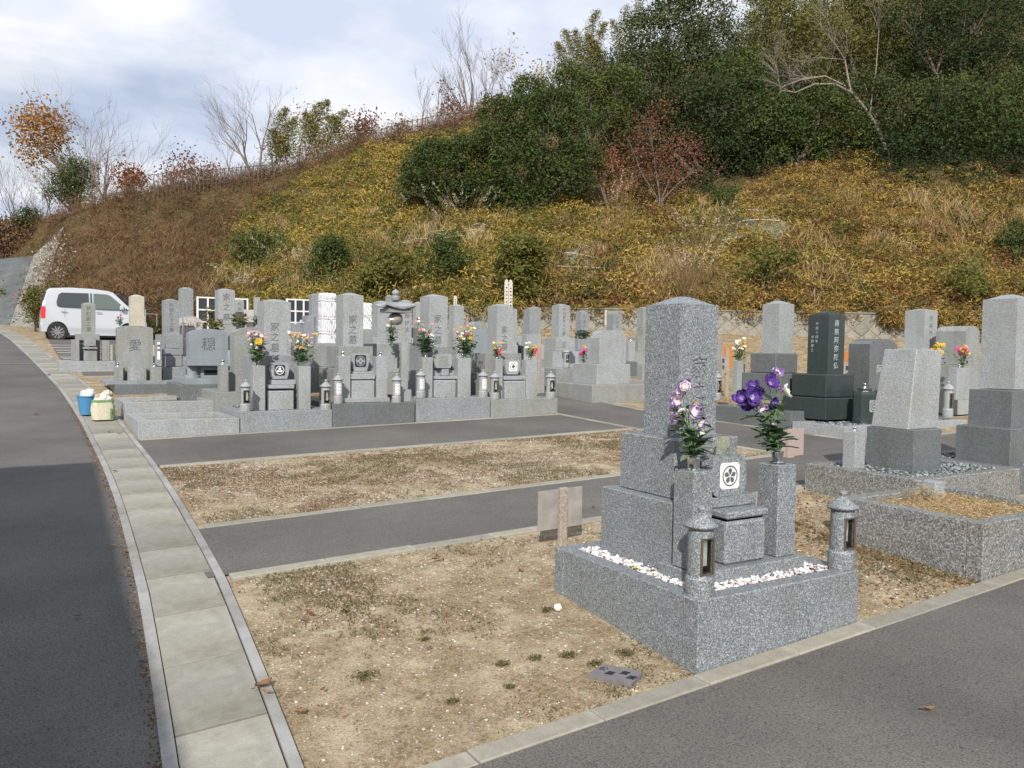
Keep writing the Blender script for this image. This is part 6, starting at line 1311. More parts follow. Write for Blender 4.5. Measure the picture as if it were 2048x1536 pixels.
# bamboo stands
def bamboo(label, culms, D, mat, nl, leaf=.24, name='bamboo'):
    b0 = at(culms[0][0], culms[0][1], D); t = thing(name, b0, label, 'bamboo'); mb = MB(); P = []
    for x0, y0, x1, y1 in culms:
        a = at(x0, y0, D + random.uniform(-.6, .6)); c = at(x1, y1, D + random.uniform(-.6, .6)); side = 1 if x1 > x0 else -1; pts = []
        for k in range(8):
            f = k / 7; q = a * (1 - f) + c * f; q = q - Rh * side * .5 * math.sin(f * math.pi) * .8; pts.append(q)
        mb.tube(pts, [.03 * (1 - .8 * k / 7) for k in range(8)], 4)
        for k in range(nl // len(culms)):
            f = random.uniform(.25, 1.0) ; i = min(6, int(f * 7)); q = pts[i] * (1 - (f * 7 - i)) + pts[i + 1] * (f * 7 - i); sp = .16 + .75 * (1 - f) ** .7
            P.append(q + np.array([random.gauss(0, 1), random.gauss(0, 1), random.gauss(-.15, .45)]) * sp * .55)
    mb.build('culms', 'lf_olive', t); P = np.array(P); m = len(P); leaves('foliage', P, leaf * rng.uniform(.6, 1.2, m), .04, mat, t, .5, .2 + .7 * rng.random(m), -.35)
bamboo('feathery green bamboo stand on the ridge right of the bending bare tree', [(560, 345, 572, 215), (580, 340, 590, 235), (600, 340, 640, 205), (620, 335, 610, 225), (640, 330, 655, 200), (655, 325, 690, 220), (670, 320, 660, 230), (550, 350, 545, 260)], crest(610) + 1, 'lf_olive', 9000)
bamboo('tall yellow-green bamboo plume behind the broad evergreen mass', [(1120, 200, 1115, 85), (1150, 190, 1150, 60), (1170, 190, 1195, 20), (1190, 190, 1210, 45), (1140, 190, 1130, 60), (1180, 190, 1175, 70), (1200, 190, 1190, 90)], 49, 'lf_olive', 9000)
bamboo('thin bamboo rising left of the tall dark evergreen', [(1250, 180, 1255, 10), (1270, 170, 1285, -20), (1235, 190, 1225, 40)], 50, 'lf_olive', 3000)
bamboo('yellow-green bamboo at the top edge above the greenish broadleaf tree', [(1500, 150, 1500, -30), (1530, 150, 1520, -50), (1560, 140, 1580, -60), (1600, 140, 1600, -80), (1640, 140, 1650, -70), (1680, 140, 1700, -80)], 51, 'lf_olive', 9000)
bamboo('golden bamboo grass tuft at the right shoulder of the ridge', [(985, 260, 975, 190), (970, 262, 960, 205), (1000, 255, 1000, 185)], 46, 'lf_straw', 900, .3)
# grass plumes
def plumes(label, px, py, n, h, spread, seed):
    rnd = random.Random(seed); D = hD(px, py); b0 = at(px, py, D); t = thing('pampas_grass', b0, label, 'grass clump'); mb = MB(); P = []
    for k in range(n):
        a = b0 + np.array([rnd.gauss(0, .2), rnd.gauss(0, .2), 0]); d = np.array([rnd.gauss(0, spread), rnd.gauss(0, spread), 1]); H = h * rnd.uniform(.6, 1.05)
        pts = [a + d * H * f + np.array([d[0], d[1], 0]) * H * f * f * .5 for f in (0, .35, .7, 1)]; mb.tube(pts, [.008, .007, .005, .003], 3)
        if k % 3 == 0:
            for i in range(26): f = rnd.uniform(.82, 1.08); P.append(pts[2] * (1 - (f - .7) / .3) + pts[3] * ((f - .7) / .3) + np.array([rnd.gauss(0, .03), rnd.gauss(0, .03), rnd.gauss(0, .02)]))
    mb.build('stalks', 'lf_straw', t); P = np.array(P); leaves('plumes', P, .09, .018, 'lf_plume', t, .6, None, .5)
for a_ in (('clump of pampas grass with pale plumes low on the slope behind the foreground gravestone', 1370, 610, 90, 2.1, .22, 1), ('tall thin pampas stalks on mid slope below the rusty maple', 1235, 480, 26, 2.6, .08, 2), ('pampas clump left of the rounded netting on the right slope', 1400, 520, 50, 1.9, .25, 3), ('leaning dry stalks in front of the round evergreen bush', 930, 470, 40, 1.9, .45, 4), ('dry stalks under the round evergreen bush', 870, 480, 22, 1.6, .4, 5), ('straw coloured clump above the white-framed name boards', 600, 560, 60, 1.3, .4, 6), ('small straw clump behind the pillar with sprigs', 500, 598, 60, 1.0, .4, 7)): plumes(*a_)
# ridge fence
def fence(label, x0, x1, n, ytab, h=.85):
    xs = np.linspace(x0, x1, n); P = []
    for x in xs:
        D = crest(x) - 1.0; b0 = at(x, np.interp(x, *ytab), D); P.append(b0)
    t = thing('ridge_fence', P[0], label, 'fence'); mb = MB()
    for q in P: MB().box(q[0] - .02, q[0] + .02, q[1] - .02, q[1] + .02, q[2] - .8, q[2] + h, .004).build('post', 'dark_metal', t)
    for z in (.12, h - .06): m_ = MB(); m_.tube([q + [0, 0, z] for q in P], .016, 4); m_.build('rail', 'dark_metal', t)
fence('dark metal railing along the left part of the ridge', 308, 548, 30, ([308, 545], [382, 362]))
fence('dark metal railing climbing the ridge towards the bare trees', 742, 1000, 26, ([742, 800, 870, 930, 1000], [296, 278, 262, 254, 226]))

# ------------------------------------------------------------------ concrete bank at the far left, shrub, white-framed boards, stakes
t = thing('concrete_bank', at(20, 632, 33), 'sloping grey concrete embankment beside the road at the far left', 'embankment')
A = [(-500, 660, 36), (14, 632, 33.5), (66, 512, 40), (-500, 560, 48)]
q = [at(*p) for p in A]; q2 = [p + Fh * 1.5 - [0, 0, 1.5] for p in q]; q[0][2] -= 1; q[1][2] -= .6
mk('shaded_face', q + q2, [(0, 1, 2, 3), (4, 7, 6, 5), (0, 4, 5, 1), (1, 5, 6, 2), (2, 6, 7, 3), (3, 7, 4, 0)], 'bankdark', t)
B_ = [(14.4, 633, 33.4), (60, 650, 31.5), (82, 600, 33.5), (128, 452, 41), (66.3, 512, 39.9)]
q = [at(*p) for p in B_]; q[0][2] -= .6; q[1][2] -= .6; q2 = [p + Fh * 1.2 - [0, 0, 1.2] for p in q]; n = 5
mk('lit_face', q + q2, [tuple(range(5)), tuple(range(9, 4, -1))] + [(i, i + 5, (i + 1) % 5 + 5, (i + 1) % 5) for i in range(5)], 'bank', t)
tree_leafy('green azalea bush at the road corner just left of the silver car', [(68, 600, 14), (72, 625, 15), (62, 585, 9), (78, 640, 10)], (70, 655), 29.5, 'lf_olive', 2600, .10, name='shrub', cat='shrub', per=12, spread=.1, trunk_r=.03, tint=(0, .5))
bare_tree('small red-leaved maple leaning out over the concrete bank', (110, 600), (55, 535), 32, 41, 3, .6, 3, 3, 'twig', .03, leafm='lf_red', nleaf=700, leaf=.12, name='autumn_tree', up_=0)
bare_tree('thin whitish twiggy shrub at the foot of the brown slope, behind the bank', (105, 590), (120, 480), 34, 42, 4, .6, 3, 3, 'barkpale', .03, leafm='lf_plume', nleaf=260, leaf=.1, name='shrub', up_=.4, cat='shrub')
for k, (x0, x1, yt, yb, V, cols, lab_) in enumerate(((395.7, 495.3, 594.5, 668, 22, 5, 'between the pale pink slab and the cloverleaf grave'), (575, 640, 598.5, 668, 21.5, 4, 'left of the dark blue-grey pillar'))):
    b = Box(None, x0, x1, yt, yb, V, .12); t = thing('name_board', (b.cu, b.cv, b.zb), 'white-framed board of dark slate name panels, ' + lab_, 'name board'); f = MB(); w = (b.u1 - b.u0) / cols; rows = 3; h = (b.zt - b.zb) / rows; s_ = .02
    for i in range(cols + 1): f.box(b.u0 + w * i - s_, b.u0 + w * i + s_, b.v0, b.v0 + .1, b.zb - .6, b.zt + s_, .003)
    for j in range(rows + 1): f.box(b.u0 - s_ + .001, b.u1 + s_ - .001, b.v0 + .006, b.v0 + .094, b.zb + h * j - s_, b.zb + h * j + s_ - .003, .003)
    f.build('frame', 'white', t)
    for i in range(cols):
        for j in range(rows): MB().box(b.u0 + w * i + s_ + .004, b.u0 + w * (i + 1) - s_ - .004, b.v0 + .03, b.v0 + .06, b.zb + h * j + s_ + .004, b.zb + h * (j + 1) - s_ - .004, .002).build('slate_panel', 'navy', t)
def stake(label, px, yt, yb, V, w, group=None):
    b = onv(px, yb, V); q = onv(px, yt, V); b[2] = g(b[0], V) if b[2] < g(b[0], V) else b[2]; t = thing('wooden_grave_stake', (b[0], V, b[2]), label, 'wooden stake', group); H = q[2] - b[2]; mb = MB()
    prof = [(-w, 0), (w, 0), (w, H * .88), (w * .7, H * .895), (w, H * .91), (w, H * .94), (w * .7, H * .95), (w * .8, H * .97), (0, H), (-w * .8, H * .97), (-w * .7, H * .95), (-w, H * .94), (-w, H * .91), (-w * .7, H * .895), (-w, H * .88)]
    mb.prism([(b[0] + x, b[2] + z) for x, z in prof], V, V + .02); mb.build('board', 'stakewood', t); m2 = MB()
    rnd = random.Random(int(px)); 
    for k in range(9): z = b[2] + H * (.82 - k * .07); m2.box(b[0] - w * .45, b[0] + w * .45, V - .003, V - .001, z, z + H * .028 * rnd.uniform(.5, 1.2), .0005)
    o = m2.build('brushed_writing', 'engrave_black', t); o['kind'] = 'stuff'; return t
M['stakewood'] = plain('bleached_stake_wood', (.52, .47, .42), .9, .1, var=.15, scale=20)
stake('left one of two tall weathered wooden stakes before the retaining wall', 1012, 558, 660, 18.5, .055); stake('right one of two tall weathered wooden stakes before the retaining wall', 1020.5, 559, 660, 18.5, .055)
stake('short thin stake behind the pale pillar of the carnation plot', 910.5, 591, 640, 17, .04); stake('thin low stake beside the small square-topped pillar', 1212, 620, 650, 19, .03)
# ------------------------------------------------------------------ boards on posts
def board(label, x0, x1, yt, yb, px0, ppx1, pt, pb, V, mat, ps='wood', front=True):
    a = onv(x0, yt, V); c = onv(x1, yb, V); p0 = onv(px0, pt, V); p1 = onv(ppx1, pb, V); z0 = g((p0[0] + p1[0]) / 2, V); t = thing('plot_sign', ((p0[0] + p1[0]) / 2, V, z0), label, 'sign'); zb, zt = c[2], a[2]
    MB().box(a[0], c[0], V + .002, V + .014, zb, zt, .001, fn=lambda p: p + np.array([0, 0, .012 * (p[0] - a[0]) / (c[0] - a[0])])).build('board', mat, t); MB().box(p0[0], p1[0], V - .03, V, z0 - .1, p0[2], .003).build('post', ps, t); return t
board('blank grey wooden plot sign on a post left of the foreground grave', 1078, 1164, 984, 1053, 1116.5, 1129.5, 975, 1092, 4.72, 'greyboard')
board('blank pinkish plot sign behind the purple flowers', 1565, 1607, 861, 912, 1573, 1584, 858, 950, 6.2, 'pinkwood', 'pinkwood')
for lb, x0, x1, y0, y1, V in (('orange and grey sign beside the foreground gravestone, near the pale flower post', 1441, 1465, 692, 738, 11.6), ('small orange-edged sign between the black-green pillar and the dark slab', 1690, 1709, 703, 755, 9.6), ('brown wooden sign behind the ringed-diamond crest grave', 1066, 1088, 690, 720, 13.2)):
    t = board(lb, x0, x1, y0, y1, (x0 + x1) / 2 - 2, (x0 + x1) / 2 + 2, y0 + 4, y1 + 40, V, 'orange' if 'brown' not in lb else 'pinkwood'); a = onv(x0 - 4, y0 + (y1 - y0) * .42, V - .05); c = onv(x0 + (x1 - x0) * .5, y1 + 8, V - .05)
    if 'brown' not in lb: MB().box(a[0], c[0], V - .06, V - .04, c[2], a[2], .001).build('grey_panel', 'greyboard', t); inscription('墓地', ((a[0] + c[0]) / 2, V - .062, a[2] - .1), (1, 0, 0), (0, 0, 1), .09, .12, 'engrave_black', t, .001)
# plate lying on the ground
p = ground_at(1228, 1357); t = thing('ground_plate', p, 'flat grey lettered plate lying on the soil at the corner of the foreground plinth', 'plate')
c4 = [ground_at(*q)[:2] for q in ((1174, 1356), (1210, 1337), (1286, 1353), (1262, 1378))]; zp_ = p[2] + .012
vs = [(*q, g(*q) - .01) for q in c4] + [(*q, g(*q) + .022) for q in c4]; mk('plate', vs, [(0, 3, 2, 1), (4, 5, 6, 7)] + [(i, (i + 1) % 4, 4 + (i + 1) % 4, 4 + i) for i in range(4)], 'platemat', t)
ax = np.array([*(c4[2] - c4[1]), 0]); ax /= np.linalg.norm(ax); ay = np.array([*(c4[1] - c4[0]), 0]); ay /= np.linalg.norm(ay); cc0 = np.array([*(sum(c4) / 4), 0])
for k, ch in enumerate('公墓霊園'):
    q = cc0 + ax * (-.075 + .052 * k) + ay * (.018 if k % 2 == 0 else -.012); v3, f3 = glyph(ch, .01); mk('lettering', [(*(q + ax * a_[0] * .042 + ay * a_[1] * .042)[:2], g(*(q + ax * a_[0] * .042 + ay * a_[1] * .042)[:2]) + .0232 + a_[2] * .001) for a_ in v3], f3, 'engrave_black', t)
# ------------------------------------------------------------------ bucket and bag on the channel
p = ground_at(174, 833); t = thing('bucket', p, 'bright blue plastic bucket with a white cloth beside the drain channel', 'bucket'); z = p[2] + .03
autosmooth(MB().lathe(p[0], p[1], [(.085, z), (.125, z + .24), (.135, z + .245), (.135, z + .26), (.12, z + .26), (.11, z + .2)], 24).build('body', 'bucketblue', t)); 
vs = []; fs = []
def crumple(name, c, r, mat, parent, seed, sz=(1, 1, .8)):
    v, f = (ICO if ICO else (None, None)); bm = bmesh.new(); bmesh.ops.create_icosphere(bm, subdivisions=3, radius=1); rnd = random.Random(seed)
    V_ = np.array([v.co[:] for v in bm.verts]); n_ = snoise(V_[:, 0] * 3, V_[:, 1] * 3 + V_[:, 2] * 2, 1.6, seed) + .5 * snoise(V_[:, 2] * 5, V_[:, 0] * 5, 2.5, seed + 1); V_ = V_ * (1 + .28 * n_[:, None]) * np.array(sz) * r + np.array(c)
    F_ = [tuple(v.index for v in f.verts) for f in bm.faces]; bm.free(); return mk(name, V_, F_, mat, parent)
crumple('cloth', (p[0] + .01, p[1], z + .27), .1, 'white', t, 3)
p = ground_at(206, 843); t = thing('carrier_bag', p, 'cream shopping bag with green stripes, stuffed with crumpled rubbish, beside the blue bucket', 'bag'); z = p[2] + .03
vs = []; fs = []; n = 28; m = 9
for j in range(m + 1):
    f_ = j / m
    for i in range(n):
        a = 2 * math.pi * i / n; sx = .135 + .02 * math.sin(f_ * 3) - .02 * f_; sy = .11 - .01 * f_; e_ = .55
        x = math.copysign(abs(math.cos(a)) ** e_, math.cos(a)); y = math.copysign(abs(math.sin(a)) ** e_, math.sin(a)); w = 1 + .04 * math.sin(5 * a + j)
        vs.append((p[0] + sx * x * w, p[1] + sy * y * w, z + .27 * f_))
for j in range(m):
    for i in range(n): fs.append((j * n + i, j * n + (i + 1) % n, (j + 1) * n + (i + 1) % n, (j + 1) * n + i))
body = mk('body', vs, fs, 'bagcream', t, smooth=True)
for a0, a1, zz0, zz1, nm in ((-1.25, -1.05, .01, .15, 'green_band'), (-.9, -.55, .01, .19, 'green_band'), (-3.0, -.2, .235, .262, 'green_hem')):
    gv_ = []; gf = []
    for k in range(9):
        a = a0 + (a1 - a0) * k / 8; x = math.copysign(abs(math.cos(a)) ** .55, math.cos(a)); y = math.copysign(abs(math.sin(a)) ** .55, math.sin(a))
        for zq in (zz0, zz1): f_ = zq / .3; w = 1.05; sx = .135 + .02 * math.sin(f_ * 3) - .02 * f_; gv_.append((p[0] + sx * x * w, p[1] + (.11 - .01 * f_) * y * w, z + zq))
    for k in range(8): gf.append((2 * k, 2 * k + 2, 2 * k + 3, 2 * k + 1))
    mk(nm, gv_, gf, 'baggreen', body)
crumple('rubbish', (p[0], p[1], z + .27), .105, 'white', t, 5, (1, .7, .7)); crumple('rubbish', (p[0] + .05, p[1] + .03, z + .33), .07, 'bagcream', t, 6); crumple('rubbish', (p[0] - .06, p[1] - .02, z + .31), .04, 'pt_pink', t, 8)
# ------------------------------------------------------------------ silver car
M['paint'] = None
m_, t_, b_ = newmat('silver_car_paint', .28, .5, .35); b_.inputs['Base Color'].default_value = (.50, .52, .545, 1); b_.inputs['Coat Weight'].default_value = .6; b_.inputs['Coat Roughness'].default_value = .08; M['paint'] = m_
M['rubber'] = plain('black_rubber', (.02, .02, .02), .8); M['trim'] = plain('black_trim', (.025, .025, .027), .5)
m_, t_, b_ = newmat('dark_window_glass', .06, .6); b_.inputs['Base Color'].default_value = (.035, .045, .05, 1); M['carglass'] = m_
m_, t_, b_ = newmat('pale_window_glass', .06, .6); b_.inputs['Base Color'].default_value = (.09, .115, .105, 1); M['carglass2'] = m_
M['tail'] = plain('red_tail_lamp', (.6, .02, .03), .2, .6); M['lampw'] = plain('clear_lamp', (.8, .78, .76), .15, .6)
def car():
    p0 = onv(81, 683, 28.8); cx, cy = p0[0], p0[1]; z0 = onv(110, 683, 28.8)[2]; t = thing('parked_car', (cx + 1.7, cy + .74, z0), 'silver boxy small car parked at the left beyond the graves', 'car')
    # side outline: x forward from the tail, z up
    W_ = 1.475; prof = [(.02, .30), (.0, .55), (.03, .95), (.06, 1.02), (.13, 1.30), (.22, 1.56), (.30, 1.615), (.9, 1.655), (1.6, 1.645), (2.1, 1.60), (2.3, 1.55), (2.75, 1.15), (2.9, 1.04), (3.15, .97), (3.32, .86), (3.39, .62), (3.38, .34), (3.30, .24)]
    arch_ = lambda c_: [(c_ + .33 * math.cos(a), .285 + .33 * math.sin(a)) for a in np.linspace(0.05, math.pi - .05, 12)]
    under_ = [(3.05, .22)] + arch_(2.78) + [(2.4, .2), (.95, .2)] + arch_(.52) + [(.12, .26)]
    outl = [(a_ * .87, b__) for a_, b__ in prof + under_]
    def inset(z): return 0.0 if z < .95 else .15 * ((z - .95) / .7) ** 1.2
    def yv(z, side): d = inset(z) + (.03 if z < .3 else 0); return d if side == 0 else W_ - d
    bm = bmesh.new(); L0 = []; 
    for side in (0, 1):
        vs_ = [bm.verts.new((cx + x, cy + yv(z, side), z0 + z)) for x, z in outl]
        es = [bm.edges.new((vs_[i], vs_[(i + 1) % len(vs_)])) for i in range(len(vs_))]; bmesh.ops.triangle_fill(bm, edges=es, use_beauty=True); L0.append(vs_)
    np_ = len(outl)
    for i in range(np_): j = (i + 1) % np_; bm.faces.new((L0[0][i], L0[0][j], L0[1][j], L0[1][i]))
    bmesh.ops.recalc_face_normals(bm, faces=bm.faces)
    sel = [e for e in bm.edges if len(e.link_faces) == 2 and e.calc_face_angle(0) > .9 and abs(e.verts[0].co.y - e.verts[1].co.y) < .2 and max(v.co.z for v in e.verts) > z0 + .7]
    bmesh.ops.bevel(bm, geom=sel, offset=.045, segments=3, affect='EDGES', clamp_overlap=True)
    bm.verts.index_update(); V_ = [v.co[:] for v in bm.verts]; F_ = [tuple(v.index for v in f.verts) for f in bm.faces]; bm.free(); body = mk('body', V_, F_, 'paint', t); autosmooth(body, 32)
    def panel(name, pts, mat, off=.004, th=.01, parent=body):
        mb = MB(); n = len(pts); vs_ = [(cx + x * .87, cy + inset(z) - off, z0 + z) for x, z in pts] + [(cx + x * .87, cy + inset(z) + th, z0 + z) for x, z in pts]
        mb.add(vs_, [tuple(range(n))[::-1], tuple(range(n, 2 * n))] + [(i, i + n, (i + 1) % n + n, (i + 1) % n)[::-1] for i in range(n)]); return mb.build(name, mat, parent)
    panel('window', [(.52, 1.08), (.50, 1.2), (.56, 1.42), (.66, 1.49), (1.50, 1.50), (1.50, 1.05), (.62, 1.06)], 'carglass'); panel('window', [(1.66, 1.03), (1.66, 1.50), (2.08, 1.485), (2.2, 1.45), (2.66, 1.09), (2.66, 1.01)], 'carglass2')
    panel('window_trim', [(1.56, 1.02), (1.56, 1.505), (1.60, 1.505), (1.60, 1.02)], 'trim', .003); panel('quarter_glass', [(2.70, 1.0), (2.70, 1.06), (2.83, 1.0)], 'carglass')
    for x in (1.58, .75): 
        z_ = np.linspace(.32 if x > 1 else .75, 1.0, 6); mb = MB(); mb.tube([(cx + x * .87, cy - .001, z0 + q) for q in z_], .0035, 3); mb.build('door_seam', 'trim', body)
    MB().tube([(cx + 2.19, cy - .001, z0 + q) for q in (.35, .7, 1.0)], .0035, 3).build('door_seam', 'trim', body)
    for x in (.54, 1.49): MB().box(cx + x, cx + x + .17, cy - .022, cy - .004, z0 + .905, z0 + .935, .008).build('door_handle', 'steel', body)
    panel('sill', [(.9, .2), (.9, .27), (2.42, .27), (2.42, .2)], 'paint', .012)
    panel('tail_lamp', [(.02, .70), (.02, 1.02), (.13, 1.08), (.16, .98), (.15, .70)], 'tail', .012, .03); panel('tail_lamp_lens', [(.05, 1.02), (.09, 1.22), (.17, 1.20), (.15, 1.06)], 'lampw', .010, .03)
    MB().box(cx + .0, cx + .10, cy + .25, cy + W_ - .25, z0 + 1.08, z0 + 1.5, .01, fn=lambda p: np.array([p[0] + (p[2] - z0 - 1.08) * .3 + .02, p[1], p[2]])).build('rear_window', 'carglass', body)
    q = np.array([[2.32, 1.535], [2.74, 1.155]]); mb = MB(); mb.add([(cx + 2.02, cy + .2, z0 + 1.535), (cx + 2.40, cy + .1, z0 + 1.16), (cx + 2.40, cy + W_ - .1, z0 + 1.16), (cx + 2.02, cy + W_ - .2, z0 + 1.535)], [(0, 1, 2, 3)]); 
    for k_ in range(4): v_ = mb.v[k_]; mb.v[k_] = (v_[0] + .006, v_[1], v_[2] + .006)
    mb.build('windscreen', 'carglass', body)
    mo = MB().box(cx + 2.16, cx + 2.29, cy - .17, cy - .03, z0 + 1.0, z0 + 1.15, .03).build('door_mirror', 'paint', t)
    for x in (.52, 2.78):
        for yy, dr in ((cy + .0, 1), (cy + W_ - .17, -1)):
            w = thing('wheel', (0, 0, 0), None, None); w.parent = t; w.location = (cx + x * .87 - t.location[0], yy - t.location[1], .285)
            def W2(prof, mat, nm, n=28):
                mb = MB(); mb.lathe(0, 0, prof, n, cap=False); mb.v = [(a, c_, b2) for a, b2, c_ in [(v[0], v[1], v[2]) for v in mb.v]]; mb.f = [f[::-1] for f in mb.f]; k0 = org(w); mb.v = [tuple(np.array(v) + k0) for v in mb.v]; return autosmooth(mb.build(nm, mat, w), 40)
            W2([(.19, .0), (.265, .0), (.283, .02), (.285, .08), (.283, .15), (.265, .17), (.19, .17)], 'rubber', 'tyre'); W2([(.185, .02), (.195, .0), (.20, .004), (.19, .03), (.03, .06), (.19, .1)], 'dark_metal', 'rim')
            mb = MB()
            for k in range(10):
                a = 2 * math.pi * k / 10; ca, sa = math.cos(a), math.sin(a); r0, r1 = .03, .188; wd = .011
                P_ = [(ca * r - sa * s_ * wd * (1.5 if r < .1 else 1), y_, sa * r + ca * s_ * wd * (1.5 if r < .1 else 1)) for y_ in (.006, .03) for r in (r0, r1) for s_ in (-1, 1)]
                mb.add([tuple(np.array(q_) + org(w)) for q_ in P_], [(0, 2, 3, 1), (4, 5, 7, 6), (0, 4, 6, 2), (1, 3, 7, 5)])
            mb.build('spokes', 'steel', w); W2([(.045, .004), (.045, .03), (.0, .031)], 'steel', 'hub_cap', 14)
    return t
car()
# second, dark car mostly hidden behind the graves
p0 = onv(105, 672, 31.2); t = thing('parked_car', p0, 'dark car almost hidden between the cream pillar and the blue-grey ancestral pillar', 'car'); z0 = p0[2]
mb = MB(); x0_ = p0[0]; prof = [(0, .25), (0, .6), (.1, .86), (.55, .95), (.95, 1.28), (1.3, 1.42), (2.6, 1.42), (3.1, 1.1), (3.5, .9), (3.55, .3)]
mb.prism([(x0_ + a, z0 + b) for a, b in prof], 31.2, 32.8); mb.build('body', 'trim', t)
for x in (.75, 2.8):
    mb = MB(); mb.lathe(0, 0, [(.3, 0), (.3, .2)], 20); mb.v = [(x0_ + x + v[0], 31.18 + v[2], z0 + .3 + v[1]) for v in mb.v]; mb.build('wheel', 'rubber', t)

# ------------------------------------------------------------------ sprigs, railings, small things
for px, py, V, lb in ((432, 655, 16.5, 'left'), (480, 645, 16.5, 'right')):
    bouquet('green leafy sprigs in the %s vase of the pillar before the name boards' % lb, onv(px, py, V) - [0, 0, .1], [], 'bouquets in grave vases', 60, .12, False, 0, 'greenery', 'lf_olive', .12, 'leafy_sprig', .32)
bouquet('tall green sprigs at the left of the pillar before the name boards', onv(420, 660, 17.6), [], 'bouquets in grave vases', 60, .12, False, 0, 'greenery', 'lf_olive', .1, 'leafy_sprig', .6)
bouquet('leafy sprig peeking out left of the cloverleaf gravestone', onv(514, 652, 14), [], 'bouquets in grave vases', 40, .08, False, 0, 'greenery', 'lf_fresh', .05, 'leafy_sprig', .17)
small_bouquet('pot of pink flowers and dark leaves in front of the silver car', 240, 18.0, 625, 650, ['pt_magenta', 'pt_pink'], 22, 5, 0, rpx=3.5, nleaf=110)
for (px, yt, yb, V, lb) in ((291, 618, 652, 18.8, 'thin steel flag holder beside the cream pillar'), (365.5, 622, 672, 15.8, 'thin steel flag holder before the pale pink slab'), (630, 634, 688, 14.2, 'thin steel post between the dark slab and the wrapped gravestone')):
    a = onv(px, yt, V); b = onv(px, yb, V); t = thing('metal_holder', b, lb, 'holder'); mb = MB(); mb.tube([b, a], .012, 6); mb.tube([a - [0, 0, .1], a - [-.22, 0, .1], b + [.22, 0, .0]], .008, 5); mb.build('rod', 'steel', t)
# ------------------------------------------------------------------ ground litter
def pts_in(n, u0, u1, v0, v1, ex=(), dz=0.0):
    P = np.stack([rng.uniform(u0, u1, n), rng.uniform(v0, v1, n)], 1)
    for a, b, c, d in ex: P = P[~((P[:, 0] > a) & (P[:, 0] < b) & (P[:, 1] > c) & (P[:, 1] < d))]
    return np.column_stack([P, G(P[:, 0], P[:, 1]) + dz])
EX = [(2.75, 3.95, 2.85, 4.09), (5.12, 6.37, 2.85, 3.94), (6.12, 9.3, 3.94, 5.06)]
P = pts_in(20000, 1.0, 6.2, 2.87, 5.07, EX); P = P[rng.random(len(P)) < .35 + .65 * np.clip(snoise(P[:, 0], P[:, 1], 2.2, 21) + .35, 0, 1)]; o = pebbles('loose_pebbles', P, .0035 + .0045 * rng.random(len(P)) ** 3 + (rng.random(len(P)) < .006) * .007, 'pebble', squash=.55); o['kind'] = 'stuff'
P = pts_in(14000, 1.25, 7.25, 6.43, 8.86); P = P[rng.random(len(P)) < .3 + .7 * np.clip(snoise(P[:, 0], P[:, 1], 1.7, 22) + .4, 0, 1)]; o = pebbles('loose_pebbles', P, .006 + .006 * rng.random(len(P)) ** 2, 'pebble', squash=.5, tint=.85 * rng.random(len(P))); o['kind'] = 'stuff'
def patchy(P, s, seed, th):
    q = snoise(P[:, 0], P[:, 1], s, seed) + .5 * snoise(P[:, 0], P[:, 1], s * 4, seed + 1) + .35 * snoise(P[:, 0], P[:, 1], s * 11, seed + 2); return P[rng.random(len(P)) < np.clip((q - th) * 2.2, 0, 1) ** 1.5]
P = np.concatenate([patchy(pts_in(70000, 1.0, 6.2, 2.87, 5.07, EX, .004), 3.2, 31, .1), patchy(pts_in(60000, 1.25, 7.25, 6.43, 8.86, dz=.004), 2.0, 32, -.15), patchy(pts_in(14000, 8.96, 14, 9.2, 16, [(8.7, 11, 11.4, 16)]), 1.5, 35, 0)])
P[:, 2] += rng.random(len(P)) * .012; o = leaves('ground_weeds', P, .020, .006, 'lf_weed', None, .8, rng.random(len(P)), .3); o['kind'] = 'stuff'
P = np.concatenate([patchy(pts_in(30000, 1.0, 6.2, 2.87, 5.07, EX, .004), 4.0, 41, .25), patchy(pts_in(60000, 1.25, 7.25, 6.43, 8.86, dz=.004), 2.3, 42, -.2)]); o = leaves('red_ground_moss', P, .014, .007, 'litter', None, .4, rng.random(len(P)) * .7); o['kind'] = 'stuff'
P = pts_in(60000, 8.9, 24, 9, 24, [(8.7, 11.2, 11.4, 16)]); D_ = P[:, 0] * Fh[0] + P[:, 1] * Fh[1]; P = P[(D_ > 15) & (D_ < 26.5)]; o = leaves('dry_grass_litter', P, .09, .016, 'lf_straw', None, .35, .6 * rng.random(len(P)), .15); o['kind'] = 'stuff'
P = pts_in(2200, 4.3, 6.3, 2.88, 5.0, EX, .004); o = leaves('leaf_litter', P, .03, .010, 'litter', None, .3, rng.random(len(P))); o['kind'] = 'stuff'
# weed tufts near the camera
k = 0
for px, py, s_ in ((1135, 1313, 1.0), (1250, 1310, 1.1), (727, 1357, 1.3), (1005, 1330, .8), (1070, 1318, .8), (905, 1405, .7), (1190, 1330, .8), (1095, 1222, .9), (850, 1280, .6), (1020, 1375, .6), (690, 1225, .6)):
    p = ground_at(px, py); n = 150; P = p + np.column_stack([rng.normal(size=n) * .022 * s_, rng.normal(size=n) * .016 * s_, rng.random(n) * .022 * s_]); tt = leaves('weed_tuft', P, .018 * s_, .006, 'lf_weed', None, .8, rng.random(n), .5); k += 1
    tt['kind'] = 'stuff'
P = np.concatenate([np.column_stack([chr_(vv) - .5 + rng.normal(size=len(vv)) * .02, vv, G(chr_(vv) - .5, vv) + .016]) for vv in [rng.uniform(2.5, 14, 1500)]]); o = leaves('gutter_litter', P, .018, .009, 'litter', None, .3, rng.random(len(P))); o['kind'] = 'stuff'
